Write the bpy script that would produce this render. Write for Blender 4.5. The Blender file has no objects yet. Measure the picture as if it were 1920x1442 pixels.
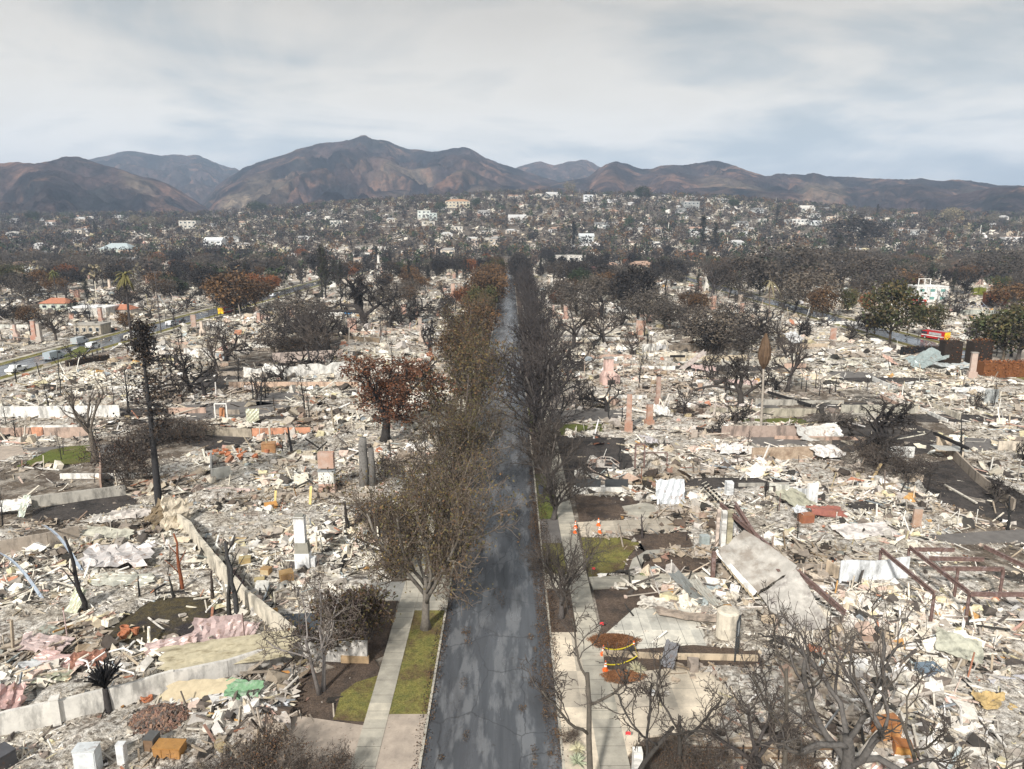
import bpy, math, random
import numpy as np
from mathutils import Vector, Matrix
R = math.radians
SC = bpy.context.scene
COL = SC.collection
# ------------------------------------------------------------------ camera, world, sun, exposure
CAMZ, FPX, PITCH, YAW = 33.0, 1333.0, math.atan(290/1333.0), math.atan(5/1333.0)
cd = bpy.data.cameras.new("camera"); cam = bpy.data.objects.new("camera", cd); COL.objects.link(cam)
cd.lens = 36*FPX/1920; cd.sensor_width = 36; cd.clip_start = 0.5; cd.clip_end = 30000
cam.location = (0, 0, CAMZ); cam.rotation_euler = (R(90)-PITCH, 0, -YAW)
SC.camera = cam
SUN_EL, SUN_AZ = R(36), R(-157)      # azimuth from +Y, clockwise: behind the camera and to the left
sd = bpy.data.lights.new("sun", 'SUN'); sun = bpy.data.objects.new("sun", sd); COL.objects.link(sun)
sd.energy = 3.2; sd.angle = R(4.5); sd.color = (1.0, 0.945, 0.86)
sv = Vector((math.sin(SUN_AZ)*math.cos(SUN_EL), math.cos(SUN_AZ)*math.cos(SUN_EL), math.sin(SUN_EL)))
sun.rotation_euler = sv.to_track_quat('Z', 'Y').to_euler()
SC.view_settings.view_transform = 'Standard'; SC.view_settings.look = 'None'
SC.view_settings.exposure = 0.88; SC.view_settings.gamma = 1.0
SC.render.film_transparent = False
try:
    SC.cycles.max_bounces = 4; SC.cycles.diffuse_bounces = 2; SC.cycles.glossy_bounces = 2
    SC.cycles.volume_bounces = 0; SC.cycles.transparent_max_bounces = 4
    SC.cycles.use_denoising = True; SC.cycles.denoiser = 'OPENIMAGEDENOISE'
    SC.cycles.use_adaptive_sampling = True; SC.cycles.adaptive_threshold = 0.015
except Exception: pass

def nt(tree, kind, **kw):
    n = tree.nodes.new(kind)
    for k, v in kw.items():
        if k.startswith('i_'): n.inputs[k[2:].replace('_', ' ')].default_value = v
        else: setattr(n, k, v)
    return n
def ramp(tree, fac, stops, interp='LINEAR'):
    n = tree.nodes.new('ShaderNodeValToRGB'); cr = n.color_ramp; cr.interpolation = interp
    while len(cr.elements) < len(stops): cr.elements.new(0.5)
    for e, (p, c) in zip(cr.elements, stops):
        e.position = p; e.color = tuple(c)+(1,) if len(c) == 3 else c
    if fac is not None: tree.links.new(fac, n.inputs[0])
    return n
def mixc(tree, fac, a, b, mode='MIX'):
    n = tree.nodes.new('ShaderNodeMix'); n.data_type = 'RGBA'; n.blend_type = mode
    for s, v in ((n.inputs[0], fac), (n.inputs[6], a), (n.inputs[7], b)):
        if hasattr(v, 'is_output') : tree.links.new(v, s)
        elif isinstance(v, (int, float)): s.default_value = v
        else: s.default_value = tuple(v)+(1,) if len(v) == 3 else v
    return n.outputs[2]
def mathn(tree, op, a, b=0.0, clamp=False):
    n = tree.nodes.new('ShaderNodeMath'); n.operation = op; n.use_clamp = clamp
    for s, v in ((n.inputs[0], a), (n.inputs[1], b)):
        if hasattr(v, 'is_output'): tree.links.new(v, s)
        else: s.default_value = v
    return n.outputs[0]

W = bpy.data.worlds.new("World"); SC.world = W; W.use_nodes = True
wt = W.node_tree; wt.nodes.clear(); L = wt.links
tc = nt(wt, 'ShaderNodeTexCoord')
sky = nt(wt, 'ShaderNodeTexSky', sky_type='NISHITA', sun_disc=False, sun_elevation=SUN_EL, sun_rotation=SUN_AZ)
sky.dust_density = 1.5
sx = nt(wt, 'ShaderNodeSeparateXYZ'); L.new(tc.outputs['Generated'], sx.inputs[0])
zz = mathn(wt, 'ADD', mathn(wt, 'MAXIMUM', sx.outputs[2], 0.0), 0.20)
cx = nt(wt, 'ShaderNodeCombineXYZ')
L.new(mathn(wt, 'DIVIDE', sx.outputs[0], zz), cx.inputs[0]); L.new(mathn(wt, 'DIVIDE', sx.outputs[1], zz), cx.inputs[1])
mp = nt(wt, 'ShaderNodeMapping'); mp.inputs['Location'].default_value = (3.3, 1.7, 0); mp.inputs['Rotation'].default_value = (0, 0, R(-32)); mp.inputs['Scale'].default_value = (0.62, 0.85, 1)
L.new(cx.outputs[0], mp.inputs[0])
n1 = nt(wt, 'ShaderNodeTexNoise', i_Scale=1.05, i_Detail=8.0, i_Roughness=0.55, i_Distortion=0.9); L.new(mp.outputs[0], n1.inputs['Vector'])
n2 = nt(wt, 'ShaderNodeTexNoise', i_Scale=3.2, i_Detail=6.0, i_Roughness=0.5, i_Distortion=0.3); L.new(mp.outputs[0], n2.inputs['Vector'])
cloud = ramp(wt, mathn(wt, 'ADD', mathn(wt, 'MULTIPLY', n1.outputs[0], 0.72), mathn(wt, 'MULTIPLY', n2.outputs[0], 0.28)),
             [(0.37, (0.42, 0.475, 0.51)), (0.44, (0.54, 0.575, 0.59)), (0.48, (0.66, 0.665, 0.65)), (0.53, (0.77, 0.755, 0.72)), (0.66, (0.71, 0.69, 0.65))])
elev = ramp(wt, sx.outputs[2], [(0.0, (1.02, 1.05, 1.07)), (0.09, (0.98, 0.99, 1.0)), (0.17, (0.78, 0.765, 0.735)), (0.30, (0.50, 0.485, 0.46)), (0.8, (0.56, 0.56, 0.55))])
cc = mixc(wt, 1.0, cloud.outputs[0], elev.outputs[0], 'MULTIPLY'); cc = mixc(wt, 1.0, cc, (0.93, 0.915, 0.90), 'MULTIPLY')
skys = mixc(wt, 1.0, sky.outputs[0], (0.1, 0.1, 0.1), 'MULTIPLY')
fin = mixc(wt, 0.97, skys, cc)
bg = nt(wt, 'ShaderNodeBackground'); bg.inputs[1].default_value = 1.0; L.new(fin, bg.inputs[0])
wo = nt(wt, 'ShaderNodeOutputWorld'); L.new(bg.outputs[0], wo.inputs[0])

# ------------------------------------------------------------------ photo pixel -> place
CP, SP = math.cos(PITCH), math.sin(PITCH); CY, SY = math.cos(YAW), math.sin(YAW)
def ray(px, py):
    u, v = (px-960)/FPX, (py-721)/FPX
    x, y, z = u, CP - v*SP, -SP - v*CP
    return (x*CY + y*SY, -x*SY + y*CY, z)
def sstep(a, b, v):
    t = np.clip((np.asarray(v, float)-a)/(b-a), 0, 1); return t*t*(3-2*t)
def T(x, y):
    """height of the terrain below the mountains"""
    x = np.asarray(x, float); y = np.asarray(y, float)
    core = np.exp(-(((x-130)/620.0)**2)**1.4)
    h = core*(sstep(620, 1750, y)*48)
    h = h + sstep(620, 1900, y)*66
    h = h + 5*np.sin(x/97.0+1)*np.sin(y/131.0)*sstep(700, 1300, y)
    return h
def G(px, py, z=0.0):
    d = ray(px, py)
    t = (CAMZ - z)/-d[2] if d[2] < -1e-4 else 9e3
    if t*d[1] < 600: return (t*d[0], t*d[1])
    t = 560.0
    while t < 9000:
        if CAMZ + t*d[2] < float(T(t*d[0], t*d[1])) + z: break
        t *= 1.008
    return (t*d[0], t*d[1])
def H(px, pyb, pyt):
    """height of something standing at (px,pyb) whose top is seen at pyt"""
    b = G(px, pyb); d = ray(px, pyt)
    z0 = float(T(*b)); return CAMZ + d[2]*b[1]/d[1] - z0
def PXW(px, py, w):
    """metres across for w photo pixels at the ground point seen at (px,py)"""
    b = G(px, py); return w*(b[1]*CP + (CAMZ-float(T(*b)))*SP)/FPX

# ------------------------------------------------------------------ mesh building
class MB:
    def __init__(s): s.v = []; s.f = []; s.n = 0; s.c = []
    def add(s, v, f, c=None):
        v = np.asarray(v, float).reshape(-1, 3); f = np.asarray(f, int)
        s.v.append(v); s.f.append(f + s.n); s.n += len(v)
        if c is None: c = (1, 1, 1)
        c = np.asarray(c, float)
        s.c.append(np.tile(c, (len(v), 1)) if c.ndim == 1 else c)
    def box(s, c, d, rz=0, rx=0, ry=0, col=None, taper=1.0, jit=0, rng=None):
        x, y, z = d[0]/2, d[1]/2, d[2]/2
        v = np.array([(-x, -y, -z), (x, -y, -z), (x, y, -z), (-x, y, -z), (-x*taper, -y*taper, z), (x*taper, -y*taper, z), (x*taper, y*taper, z), (-x*taper, y*taper, z)])
        if jit: v = v + (rng or random).uniform(-1, 1, v.shape)*jit
        m = np.array(Matrix.Rotation(rz, 3, 'Z') @ Matrix.Rotation(ry, 3, 'Y') @ Matrix.Rotation(rx, 3, 'X'))
        s.add(v @ m.T + np.array(c), [(0, 3, 2, 1), (4, 5, 6, 7), (0, 1, 5, 4), (1, 2, 6, 5), (2, 3, 7, 6), (3, 0, 4, 7)], col)
    def tube(s, pts, rad, n=6, col=None, cap=True):
        P = np.asarray(pts, float); k = len(P)
        r = np.broadcast_to(np.asarray(rad, float), (k,))
        t = np.gradient(P, axis=0); t /= np.linalg.norm(t, axis=1)[:, None]+1e-9
        up = np.array((0.31, 0.17, 0.93)) if abs(t[0] @ np.array((0.31, 0.17, 0.93))) < 0.9 else np.array((1., 0, 0))
        a = np.cross(t, up); a /= np.linalg.norm(a, axis=1)[:, None]+1e-9; b = np.cross(t, a)
        an = np.arange(n)*2*math.pi/n
        v = P[:, None, :] + r[:, None, None]*(np.cos(an)[None, :, None]*a[:, None, :] + np.sin(an)[None, :, None]*b[:, None, :])
        i = np.arange(k-1)[:, None]*n; j = np.arange(n)[None, :]; j2 = (j+1) % n
        f = np.stack([i+j, i+j2, i+n+j2, i+n+j], -1).reshape(-1, 4)
        s.add(v.reshape(-1, 3), f, col)
        if cap:
            base = s.n - k*n
            if n == 4: s.f.append(np.array([[base+(k-1)*n+q for q in range(4)], [base+3, base+2, base+1, base]]))
            else:
                s.f.append(np.array([[base+(k-1)*n, base+(k-1)*n+q, base+(k-1)*n+q+1] for q in range(1, n-1)]))
                s.f.append(np.array([[base, base+q+1, base+q] for q in range(1, n-1)]))
    def lathe(s, c, prof, n=12, col=None):
        """prof: (radius, z) from bottom to top"""
        an = np.arange(n)*2*math.pi/n
        v = np.array([[(c[0]+r*math.cos(a), c[1]+r*math.sin(a), c[2]+z) for a in an] for r, z in prof]).reshape(-1, 3)
        k = len(prof); i = np.arange(k-1)[:, None]*n; j = np.arange(n)[None, :]; j2 = (j+1) % n
        s.add(v, np.stack([i+j, i+j2, i+n+j2, i+n+j], -1).reshape(-1, 4), col)
        base = s.n-k*n
        s.f.append(np.array([[base+(k-1)*n, base+(k-1)*n+q, base+(k-1)*n+q+1] for q in range(1, n-1)]))
        s.f.append(np.array([[base, base+q+1, base+q] for q in range(1, n-1)]))
    def grid(s, P, col=None):
        """P: (a,b,3) array of points"""
        P = np.asarray(P, float); a, b = P.shape[:2]
        i = np.arange(a-1)[:, None]*b; j = np.arange(b-1)[None, :]
        s.add(P.reshape(-1, 3), np.stack([i+j, i+j+1, i+b+j+1, i+b+j], -1).reshape(-1, 4), col)
    def slab(s, P, th, col=None):
        """a sheet with thickness th, from an (a,b,3) grid"""
        P = np.asarray(P, float); a, b = P.shape[:2]
        du = np.gradient(P, axis=0); dv = np.gradient(P, axis=1); nn = np.cross(dv, du); nn /= np.linalg.norm(nn, axis=2)[:, :, None]+1e-9
        Q = P + nn*th
        base = s.n; s.grid(P, col); s.grid(Q[:, ::-1], col)
        m = a*b
        def e(idx, jdx):
            q = [(base+i, base+j, base+m+jj, base+m+ii) for i, j, ii, jj in zip(idx[:-1], idx[1:], jdx[:-1], jdx[1:])]
            s.f.append(np.array(q))
        I = np.arange(m).reshape(a, b); J = np.arange(m).reshape(a, b)[:, ::-1]
        e(I[0], J[0]); e(I[-1][::-1], J[-1][::-1]); e(I[:, 0][::-1], J[:, 0][::-1]); e(I[:, -1], J[:, -1])
    def poly(s, pts, z0, z1, col=None):
        """vertical prism over a flat outline"""
        n = len(pts); v = [(x, y, z0) for x, y in pts] + [(x, y, z1) for x, y in pts]
        s.add(v, [(i, (i+1) % n, n+(i+1) % n, n+i) for i in range(n)], col)
        b = s.n - 2*n
        cx_, cy_ = sum(p[0] for p in pts)/n, sum(p[1] for p in pts)/n
        s.add([(cx_, cy_, z1)], np.zeros((0, 3), int), col); c = s.n-1
        s.f.append(np.array([[b+n+i, b+n+(i+1) % n, c] for i in range(n)]))
    def mesh(s, name, mat, smooth=False):
        me = bpy.data.meshes.new(name)
        V = np.concatenate(s.v) if s.v else np.zeros((0, 3))
        C = np.concatenate(s.c) if s.c else np.zeros((0, 3))
        q = [f for f in s.f if f.ndim == 2 and len(f) and f.shape[1] == 4]; t = [f for f in s.f if f.ndim == 2 and len(f) and f.shape[1] == 3]
        q = np.concatenate(q) if q else np.zeros((0, 4), int); t = np.concatenate(t) if t else np.zeros((0, 3), int)
        me.vertices.add(len(V)); me.vertices.foreach_set('co', V.astype(np.float32).ravel())
        li = np.concatenate([q.ravel(), t.ravel()]).astype(np.int32)
        me.loops.add(len(li)); me.loops.foreach_set('vertex_index', li)
        me.polygons.add(len(q)+len(t))
        ls = np.concatenate([np.arange(len(q))*4, len(q)*4+np.arange(len(t))*3]).astype(np.int32)
        me.polygons.foreach_set('loop_start', ls)
        me.polygons.foreach_set('use_smooth', np.full(len(ls), bool(smooth)))
        me.update(calc_edges=True)
        ca = me.color_attributes.new('Col', 'FLOAT_COLOR', 'POINT')
        ca.data.foreach_set('color', np.concatenate([C, np.ones((len(C), 1))], 1).astype(np.float32).ravel())
        me.materials.append(mat); return me
    def build(s, name, mat, parent=None, smooth=False, **tags):
        o = bpy.data.objects.new(name, s.mesh(name, mat, smooth)); COL.objects.link(o)
        if parent is not None: o.parent = parent
        return tag(o, **tags)
def tag(o, label=None, category=None, group=None, kind=None):
    for k, v in (('label', label), ('category', category), ('group', group), ('kind', kind)):
        if v: o[k] = v
    return o
def empty(name, loc, rz=0.0, **tags):
    o = bpy.data.objects.new(name, None); COL.objects.link(o); o.empty_display_size = 0.5
    o.location = loc; o.rotation_euler = (0, 0, rz); return tag(o, **tags)
def kids(o): return [c for c in COL.objects if c.parent == o]
def dup(root, children, loc, rz, sc, **tags):
    """a copy of a thing with copies of its parts"""
    r = root.copy(); COL.objects.link(r); r.location = loc; r.rotation_euler = (0, 0, rz)
    r.scale = sc if isinstance(sc, tuple) else (sc, sc, sc)
    for c in children:
        d = c.copy(); COL.objects.link(d); d.parent = r
    return tag(r, **tags)

# ------------------------------------------------------------------ materials
MATS = {}
def mat(name, col=(0.5, 0.5, 0.5), rough=0.8, var=0.25, scale=1.5, metal=0.0, bump=0.0, attr=False, orand=0.0, stain=None, stain_amt=0.35, stain_scale=0.6, spec=0.3, coord='Object', streak=None):
    if name in MATS: return MATS[name]
    m = bpy.data.materials.new(name); m.use_nodes = True; t = m.node_tree
    b = t.nodes['Principled BSDF']; b.inputs['Roughness'].default_value = rough; b.inputs['Metallic'].default_value = metal
    b.inputs['Specular IOR Level'].default_value = spec
    co = nt(t, 'ShaderNodeTexCoord'); src = co.outputs[coord]
    if streak:
        mp = nt(t, 'ShaderNodeMapping'); mp.inputs['Scale'].default_value = streak; t.links.new(src, mp.inputs[0]); src2 = mp.outputs[0]
    else: src2 = src
    n = nt(t, 'ShaderNodeTexNoise', i_Scale=scale, i_Detail=6.0, i_Roughness=0.65); t.links.new(src, n.inputs['Vector'])
    if attr:
        a = nt(t, 'ShaderNodeVertexColor'); a.layer_name = 'Col'
        c = mixc(t, 1.0, a.outputs[0], tuple(col), 'MULTIPLY')
    else: c = tuple(col)
    vr = ramp(t, n.outputs[0], [(0.3, (1-var,)*3), (0.7, (1+var,)*3)])
    c = mixc(t, 1.0, c, vr.outputs[0], 'MULTIPLY')
    if stain:
        n2 = nt(t, 'ShaderNodeTexNoise', i_Scale=stain_scale, i_Detail=7.0, i_Roughness=0.7); t.links.new(src2, n2.inputs['Vector'])
        s = ramp(t, n2.outputs[0], [(0.62-0.3*stain_amt, (0, 0, 0)), (0.78-0.3*stain_amt, (1, 1, 1))])
        c = mixc(t, s.outputs[0], c, tuple(stain))
    if orand:
        oi = nt(t, 'ShaderNodeObjectInfo')
        rr = ramp(t, oi.outputs['Random'], [(0.0, (1-orand, 1-orand, 1-orand*0.9)), (0.5, (1, 1, 1)), (1.0, (1+orand, 1+orand*0.85, 1+orand*0.6))])
        c = mixc(t, 1.0, c, rr.outputs[0], 'MULTIPLY')
    if hasattr(c, 'is_output'): t.links.new(c, b.inputs['Base Color'])
    if bump:
        bp = nt(t, 'ShaderNodeBump', i_Strength=bump, i_Distance=0.1); t.links.new(n.outputs[0], bp.inputs['Height']); t.links.new(bp.outputs[0], b.inputs['Normal'])
    MATS[name] = m; return m
def M(c, k='plain', **kw):
    """burnt-out plaster or paint of one own colour"""
    key = k+'_%d_%d_%d' % tuple(int(v*100) for v in c)
    return mat(key, c, **kw)
SOOT = (0.06, 0.055, 0.05)
def plaster(c): return M(c, 'plaster', rough=0.9, var=0.15, scale=1.3, stain=tuple(v*0.42+0.02 for v in c), stain_amt=0.5, stain_scale=0.9, streak=(1, 1, 0.35), coord='Object')
def metalsheet(c): return M(c, 'sheet_metal', rough=0.45, var=0.2, scale=2.0, metal=0.3, stain=(0.2, 0.1, 0.05), stain_amt=0.25, stain_scale=1.2)
def brickmat(c):
    key = 'brick_%d_%d_%d' % tuple(int(v*100) for v in c)
    if key in MATS: return MATS[key]
    m = bpy.data.materials.new(key); m.use_nodes = True; t = m.node_tree; b = t.nodes['Principled BSDF']; b.inputs['Roughness'].default_value = 0.9
    co = nt(t, 'ShaderNodeTexCoord')
    s1 = nt(t, 'ShaderNodeSeparateXYZ'); t.links.new(co.outputs['Object'], s1.inputs[0])
    cb = nt(t, 'ShaderNodeCombineXYZ'); t.links.new(mathn(t, 'ADD', s1.outputs[0], s1.outputs[1]), cb.inputs[0]); t.links.new(s1.outputs[2], cb.inputs[1])
    br = nt(t, 'ShaderNodeTexBrick', i_Scale=4.0); t.links.new(cb.outputs[0], br.inputs['Vector'])
    br.inputs['Color1'].default_value = (*c, 1); br.inputs['Color2'].default_value = (*[v*0.75 for v in c], 1); br.inputs['Mortar'].default_value = (0.42, 0.36, 0.31, 1)
    br.inputs['Mortar Size'].default_value = 0.03
    n = nt(t, 'ShaderNodeTexNoise', i_Scale=0.9, i_Detail=6.0); t.links.new(co.outputs['Object'], n.inputs['Vector'])
    s = ramp(t, n.outputs[0], [(0.45, (0, 0, 0)), (0.62, (1, 1, 1))])
    t.links.new(mixc(t, mathn(t, 'MULTIPLY', s.outputs[0], 0.6), br.outputs[0], (0.50, 0.42, 0.37)), b.inputs['Base Color'])
    MATS[key] = m; return m
# ------------------------------------------------------------------ setting: terrain, mountains
def ground_mat():
    m = bpy.data.materials.new('burnt_ground'); m.use_nodes = True; t = m.node_tree; b = t.nodes['Principled BSDF']; b.inputs['Roughness'].default_value = 0.95
    b.inputs['Specular IOR Level'].default_value = 0.15
    co = nt(t, 'ShaderNodeTexCoord')
    def N(s, d=8.0, r=0.65):
        n = nt(t, 'ShaderNodeTexNoise', i_Scale=s, i_Detail=d, i_Roughness=r); t.links.new(co.outputs['Object'], n.inputs['Vector']); return n.outputs[0]
    base = ramp(t, N(0.09), [(0.35, (0.085, 0.068, 0.055)), (0.5, (0.14, 0.115, 0.092)), (0.62, (0.055, 0.05, 0.046))])
    ash = ramp(t, N(0.35), [(0.47, (0, 0, 0)), (0.6, (1, 1, 1))])
    sy_ = nt(t, 'ShaderNodeSeparateXYZ'); t.links.new(co.outputs['Object'], sy_.inputs[0])
    # the burnt lots lie on the flat; the far slopes are scorched scrub with little ash
    fl = ramp(t, mathn(t, 'DIVIDE', sy_.outputs[1], 1000.0), [(0.45, (0.7, 0.7, 0.7)), (0.75, (0.22, 0.22, 0.22))])
    c = mixc(t, mathn(t, 'MULTIPLY', ash.outputs[0], fl.outputs[0]), base.outputs[0], (0.40, 0.37, 0.33))
    f = ramp(t, N(2.3), [(0.35, (0.6, 0.6, 0.6)), (0.65, (1.35, 1.33, 1.3))])
    c = mixc(t, 1.0, c, f.outputs[0], 'MULTIPLY')
    sp = ramp(t, N(5.5, 3), [(0.64, (0, 0, 0)), (0.70, (1, 1, 1))])
    c = mixc(t, mathn(t, 'MULTIPLY', sp.outputs[0], 0.6), c, (0.6, 0.58, 0.54))
    t.links.new(c, b.inputs['Base Color'])
    bp = nt(t, 'ShaderNodeBump', i_Strength=0.6, i_Distance=0.25); t.links.new(N(1.5), bp.inputs['Height']); t.links.new(bp.outputs[0], b.inputs['Normal'])
    return m
mb = MB()
ys = np.concatenate([np.linspace(-60, 600, 34), np.linspace(630, 9000, 130)])
xs = np.concatenate([np.linspace(-9000, -1300, 26), np.linspace(-1240, 1240, 110), np.linspace(1300, 9000, 26)])
X, Y = np.meshgrid(xs, ys)
mb.grid(np.stack([X, Y, T(X, Y)], -1))
mb.build('ground', ground_mat(), smooth=True, kind='structure')

def vnoise(x, y, seed):
    """smooth value noise"""
    xi = np.floor(x).astype(int); yi = np.floor(y).astype(int); fx = x-xi; fy = y-yi
    fx = fx*fx*(3-2*fx); fy = fy*fy*(3-2*fy)
    def h(a, b):
        n = (a*374761393 + b*668265263 + seed*1442695041) & 0x7fffffff
        n = ((n ^ (n >> 13))*1274126177) & 0x7fffffff
        return ((n ^ (n >> 16)) & 0xffff)/65535.0
    return (h(xi, yi)*(1-fx)+h(xi+1, yi)*fx)*(1-fy) + (h(xi, yi+1)*(1-fx)+h(xi+1, yi+1)*fx)*fy
def ridged(x, y, seed, oct=5):
    s = 0; a = 1.0; tot = 0
    for o in range(oct):
        s = s + a*(1-np.abs(2*vnoise(x*2**o, y*2**o, seed+o)-1)); tot += a; a *= 0.52
    return s/tot
def mountain_mat():
    m = bpy.data.materials.new('burnt_chaparral'); m.use_nodes = True; t = m.node_tree; b = t.nodes['Principled BSDF']; b.inputs['Roughness'].default_value = 1.0
    b.inputs['Specular IOR Level'].default_value = 0.0
    co = nt(t, 'ShaderNodeTexCoord')
    def N(s, d=9.0, r=0.62, dist=0.0):
        n = nt(t, 'ShaderNodeTexNoise', i_Scale=s, i_Detail=d, i_Roughness=r, i_Distortion=dist); t.links.new(co.outputs['Object'], n.inputs['Vector']); return n.outputs[0]
    base = ramp(t, N(0.0035), [(0.36, (0.017, 0.021, 0.024)), (0.5, (0.033, 0.028, 0.033)), (0.64, (0.054, 0.042, 0.043))])
    och = ramp(t, N(0.0065, dist=0.8), [(0.52, (0, 0, 0)), (0.60, (1, 1, 1))])
    c = mixc(t, mathn(t, 'MULTIPLY', och.outputs[0], 0.55), base.outputs[0], (0.15, 0.10, 0.078))
    g = ramp(t, N(0.03, 10.0, .75), [(0.36, (0.45, 0.48, 0.52)), (0.64, (1.7, 1.6, 1.5))])
    c = mixc(t, 1.0, c, g.outputs[0], 'MULTIPLY')
    a = nt(t, 'ShaderNodeVertexColor'); a.layer_name = 'Col'
    sp = nt(t, 'ShaderNodeSeparateColor'); t.links.new(a.outputs[0], sp.inputs[0])
    cl = ramp(t, N(0.018, dist=1.5), [(0.40, (0.3, 0.3, 0.3)), (0.58, (1, 1, 1))])
    # dark scrub keeps to the gullies, bare earth shows on the spurs
    sg = ramp(t, sp.outputs[1], [(0.42, (0.42, 0.50, 0.62)), (0.58, (0.95, 0.95, 0.95)), (0.78, (1.9, 1.7, 1.6))]); c = mixc(t, 1.0, c, sg.outputs[0], 'MULTIPLY')
    c = mixc(t, mathn(t, 'MULTIPLY', sp.outputs[0], cl.outputs[0]), c, (0.42, 0.33, 0.24))
    t.links.new(c, b.inputs['Base Color'])
    bp = nt(t, 'ShaderNodeBump', i_Strength=1.0, i_Distance=30.0); t.links.new(mathn(t, 'ADD', N(0.012, 6.0), mathn(t, 'MULTIPLY', N(0.035, 9.0, .8), 0.45)), bp.inputs['Height']); t.links.new(bp.outputs[0], b.inputs['Normal'])
    return m
MM = mountain_mat()
def mountain(name, prof, R0, depth, seed, gully, bow=0.0, back=1.0, bare=()):
    """a ridge: prof is its skyline (photo x,y) given real distance R0; front slope 'depth' metres deep with eroded spurs"""
    px = np.array([p[0] for p in prof], float); py = np.array([p[1] for p in prof], float)
    n = int((px[-1]-px[0])/3.0)+2; q = np.linspace(px[0], px[-1], n)
    sk = np.interp(q, px, py)
    k = np.array([1, 2, 3, 2, 1])/9.0; sk = np.convolve(np.pad(sk, 2, 'edge'), k, 'valid')
    sk = sk - 1.6*(vnoise(q/13.0, q*0, seed+5)-0.5) - 1.2*(vnoise(q/5.0, q*0, seed+6)-0.5)
    dirs = np.array([ray(a, b) for a, b in zip(q, sk)])
    hor = np.hypot(dirs[:, 0], dirs[:, 1])
    Rc = R0*(1 + bow*((q-q.mean())/(q[-1]-q[0]))**2) + 140*(vnoise(q/70.0, q*0, seed)-0.5)*2
    Hc = CAMZ + Rc*dirs[:, 2]/hor
    az = np.stack([dirs[:, 0]/hor, dirs[:, 1]/hor], 1)
    ns = 120; S = np.concatenate([np.linspace(0, 1, ns), 1+np.linspace(0.04, 1, 14)])
    P = np.zeros((n, len(S), 3)); C = np.zeros((n, len(S), 3))
    for j, s in enumerate(S):
        if s <= 1:
            r = Rc - depth*(1-s)
            X_, Y_ = az[:, 0]*r, az[:, 1]*r
            w = vnoise(X_/260.0, Y_/260.0, seed+20)*0.9
            rg = ridged(X_/330.0+w, Y_/420.0+w, seed+9, 5)
            rg2 = ridged(X_/90.0+w*2, Y_/120.0, seed+33, 4)
            env = 4*s*(1-s)
            f = s**1.12 + gully*env**0.8*((rg-0.62)*1.5 + (rg2-0.6)*0.75)
            f = np.minimum(f, s**0.42*0.2+0.8*s + 0.03)
            f = np.clip(f, -0.1, 1.0)
            z = (Hc+15)*f - 15
        else:
            r = Rc + depth*back*(s-1); X_, Y_ = az[:, 0]*r, az[:, 1]*r; z = (Hc+15)*(1-(s-1))**1.3 - 15 - 3*(s > 1)
        P[:, j] = np.stack([X_, Y_, z], 1)
        C[:, j, 1] = ridged(X_/150.0+3, Y_/300.0, seed+51, 5) if s <= 1 else 0.5
        for (bx0, bx1, s0, s1, am) in bare:
            mask = sstep(bx0, bx0+(bx1-bx0)*0.3, q)*(1-sstep(bx1-(bx1-bx0)*0.3, bx1, q))*float(sstep(s0, s0+0.1, s)*(1-sstep(s1-0.1, s1, s)))
            C[:, j, 0] = np.maximum(C[:, j, 0], mask*am)
    m_ = MB(); m_.grid(P[:, ::-1], C[:, ::-1].reshape(-1, 3)); return m_.build(name, MM, smooth=True, kind='structure')
mountain('mountain_far_ridge', [(60, 330), (160, 300), (200, 292), (235, 283), (260, 284), (300, 292), (325, 289), (350, 292), (370, 290), (400, 304), (425, 313), (440, 315), (450, 321), (520, 345)], 5600, 2300, 3, 0.30)
mountain('mountain_far_hills', [(900, 345), (940, 325), (965, 316), (985, 309), (1012, 302), (1040, 310), (1062, 304), (1098, 299), (1112, 305), (1126, 314), (1170, 330), (1210, 345)], 4900, 1700, 8, 0.28)
mountain('mountain_main', [(330, 440), (380, 378), (405, 350), (430, 332), (462, 312), (500, 300), (530, 291), (560, 279), (600, 269), (640, 266), (660, 261), (682, 254), (700, 263), (714, 261), (735, 268), (758, 278), (785, 281), (810, 285), (835, 281), (855, 277), (872, 276), (888, 281), (905, 293), (925, 302), (950, 312), (975, 318), (1010, 330), (1060, 345), (1130, 372)], 3700, 1900, 15, 0.42, bow=0.1,
         bare=((398, 480, 0.15, 0.55, 0.9), (440, 560, 0.3, 0.7, 0.35), (660, 900, 0.42, 0.64, 0.40)))
mountain('mountain_right', [(930, 372), (990, 352), (1050, 341), (1100, 333), (1122, 316), (1142, 306), (1158, 303), (1175, 308), (1197, 317), (1215, 317), (1240, 311), (1262, 309), (1285, 310), (1310, 306), (1330, 303), (1343, 300), (1362, 305), (1390, 316), (1415, 324), (1442, 331), (1458, 326), (1490, 327), (1505, 328), (1525, 324), (1545, 329), (1590, 333), (1620, 333), (1660, 336), (1700, 337), (1728, 334), (1760, 340), (1800, 337), (1830, 341), (1870, 348), (1920, 349), (2050, 352), (2300, 340)], 3300, 1500, 27, 0.42, bow=0.15,
         bare=((1290, 1460, 0.35, 0.7, 0.35), (1490, 1600, 0.3, 0.95, 0.4), (1780, 1960, 0.3, 0.8, 0.3)))
mountain('foothill_left', [(-420, 330), (-200, 318), (-90, 312), (0, 307), (30, 305), (62, 307), (90, 303), (118, 295), (145, 293), (160, 297), (190, 309), (225, 318), (262, 331), (300, 338), (330, 352), (360, 372), (385, 388), (410, 402), (440, 418), (470, 430)], 2900, 1150, 39, 0.40,
         bare=((215, 300, 0.7, 0.98, 0.45),))
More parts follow.
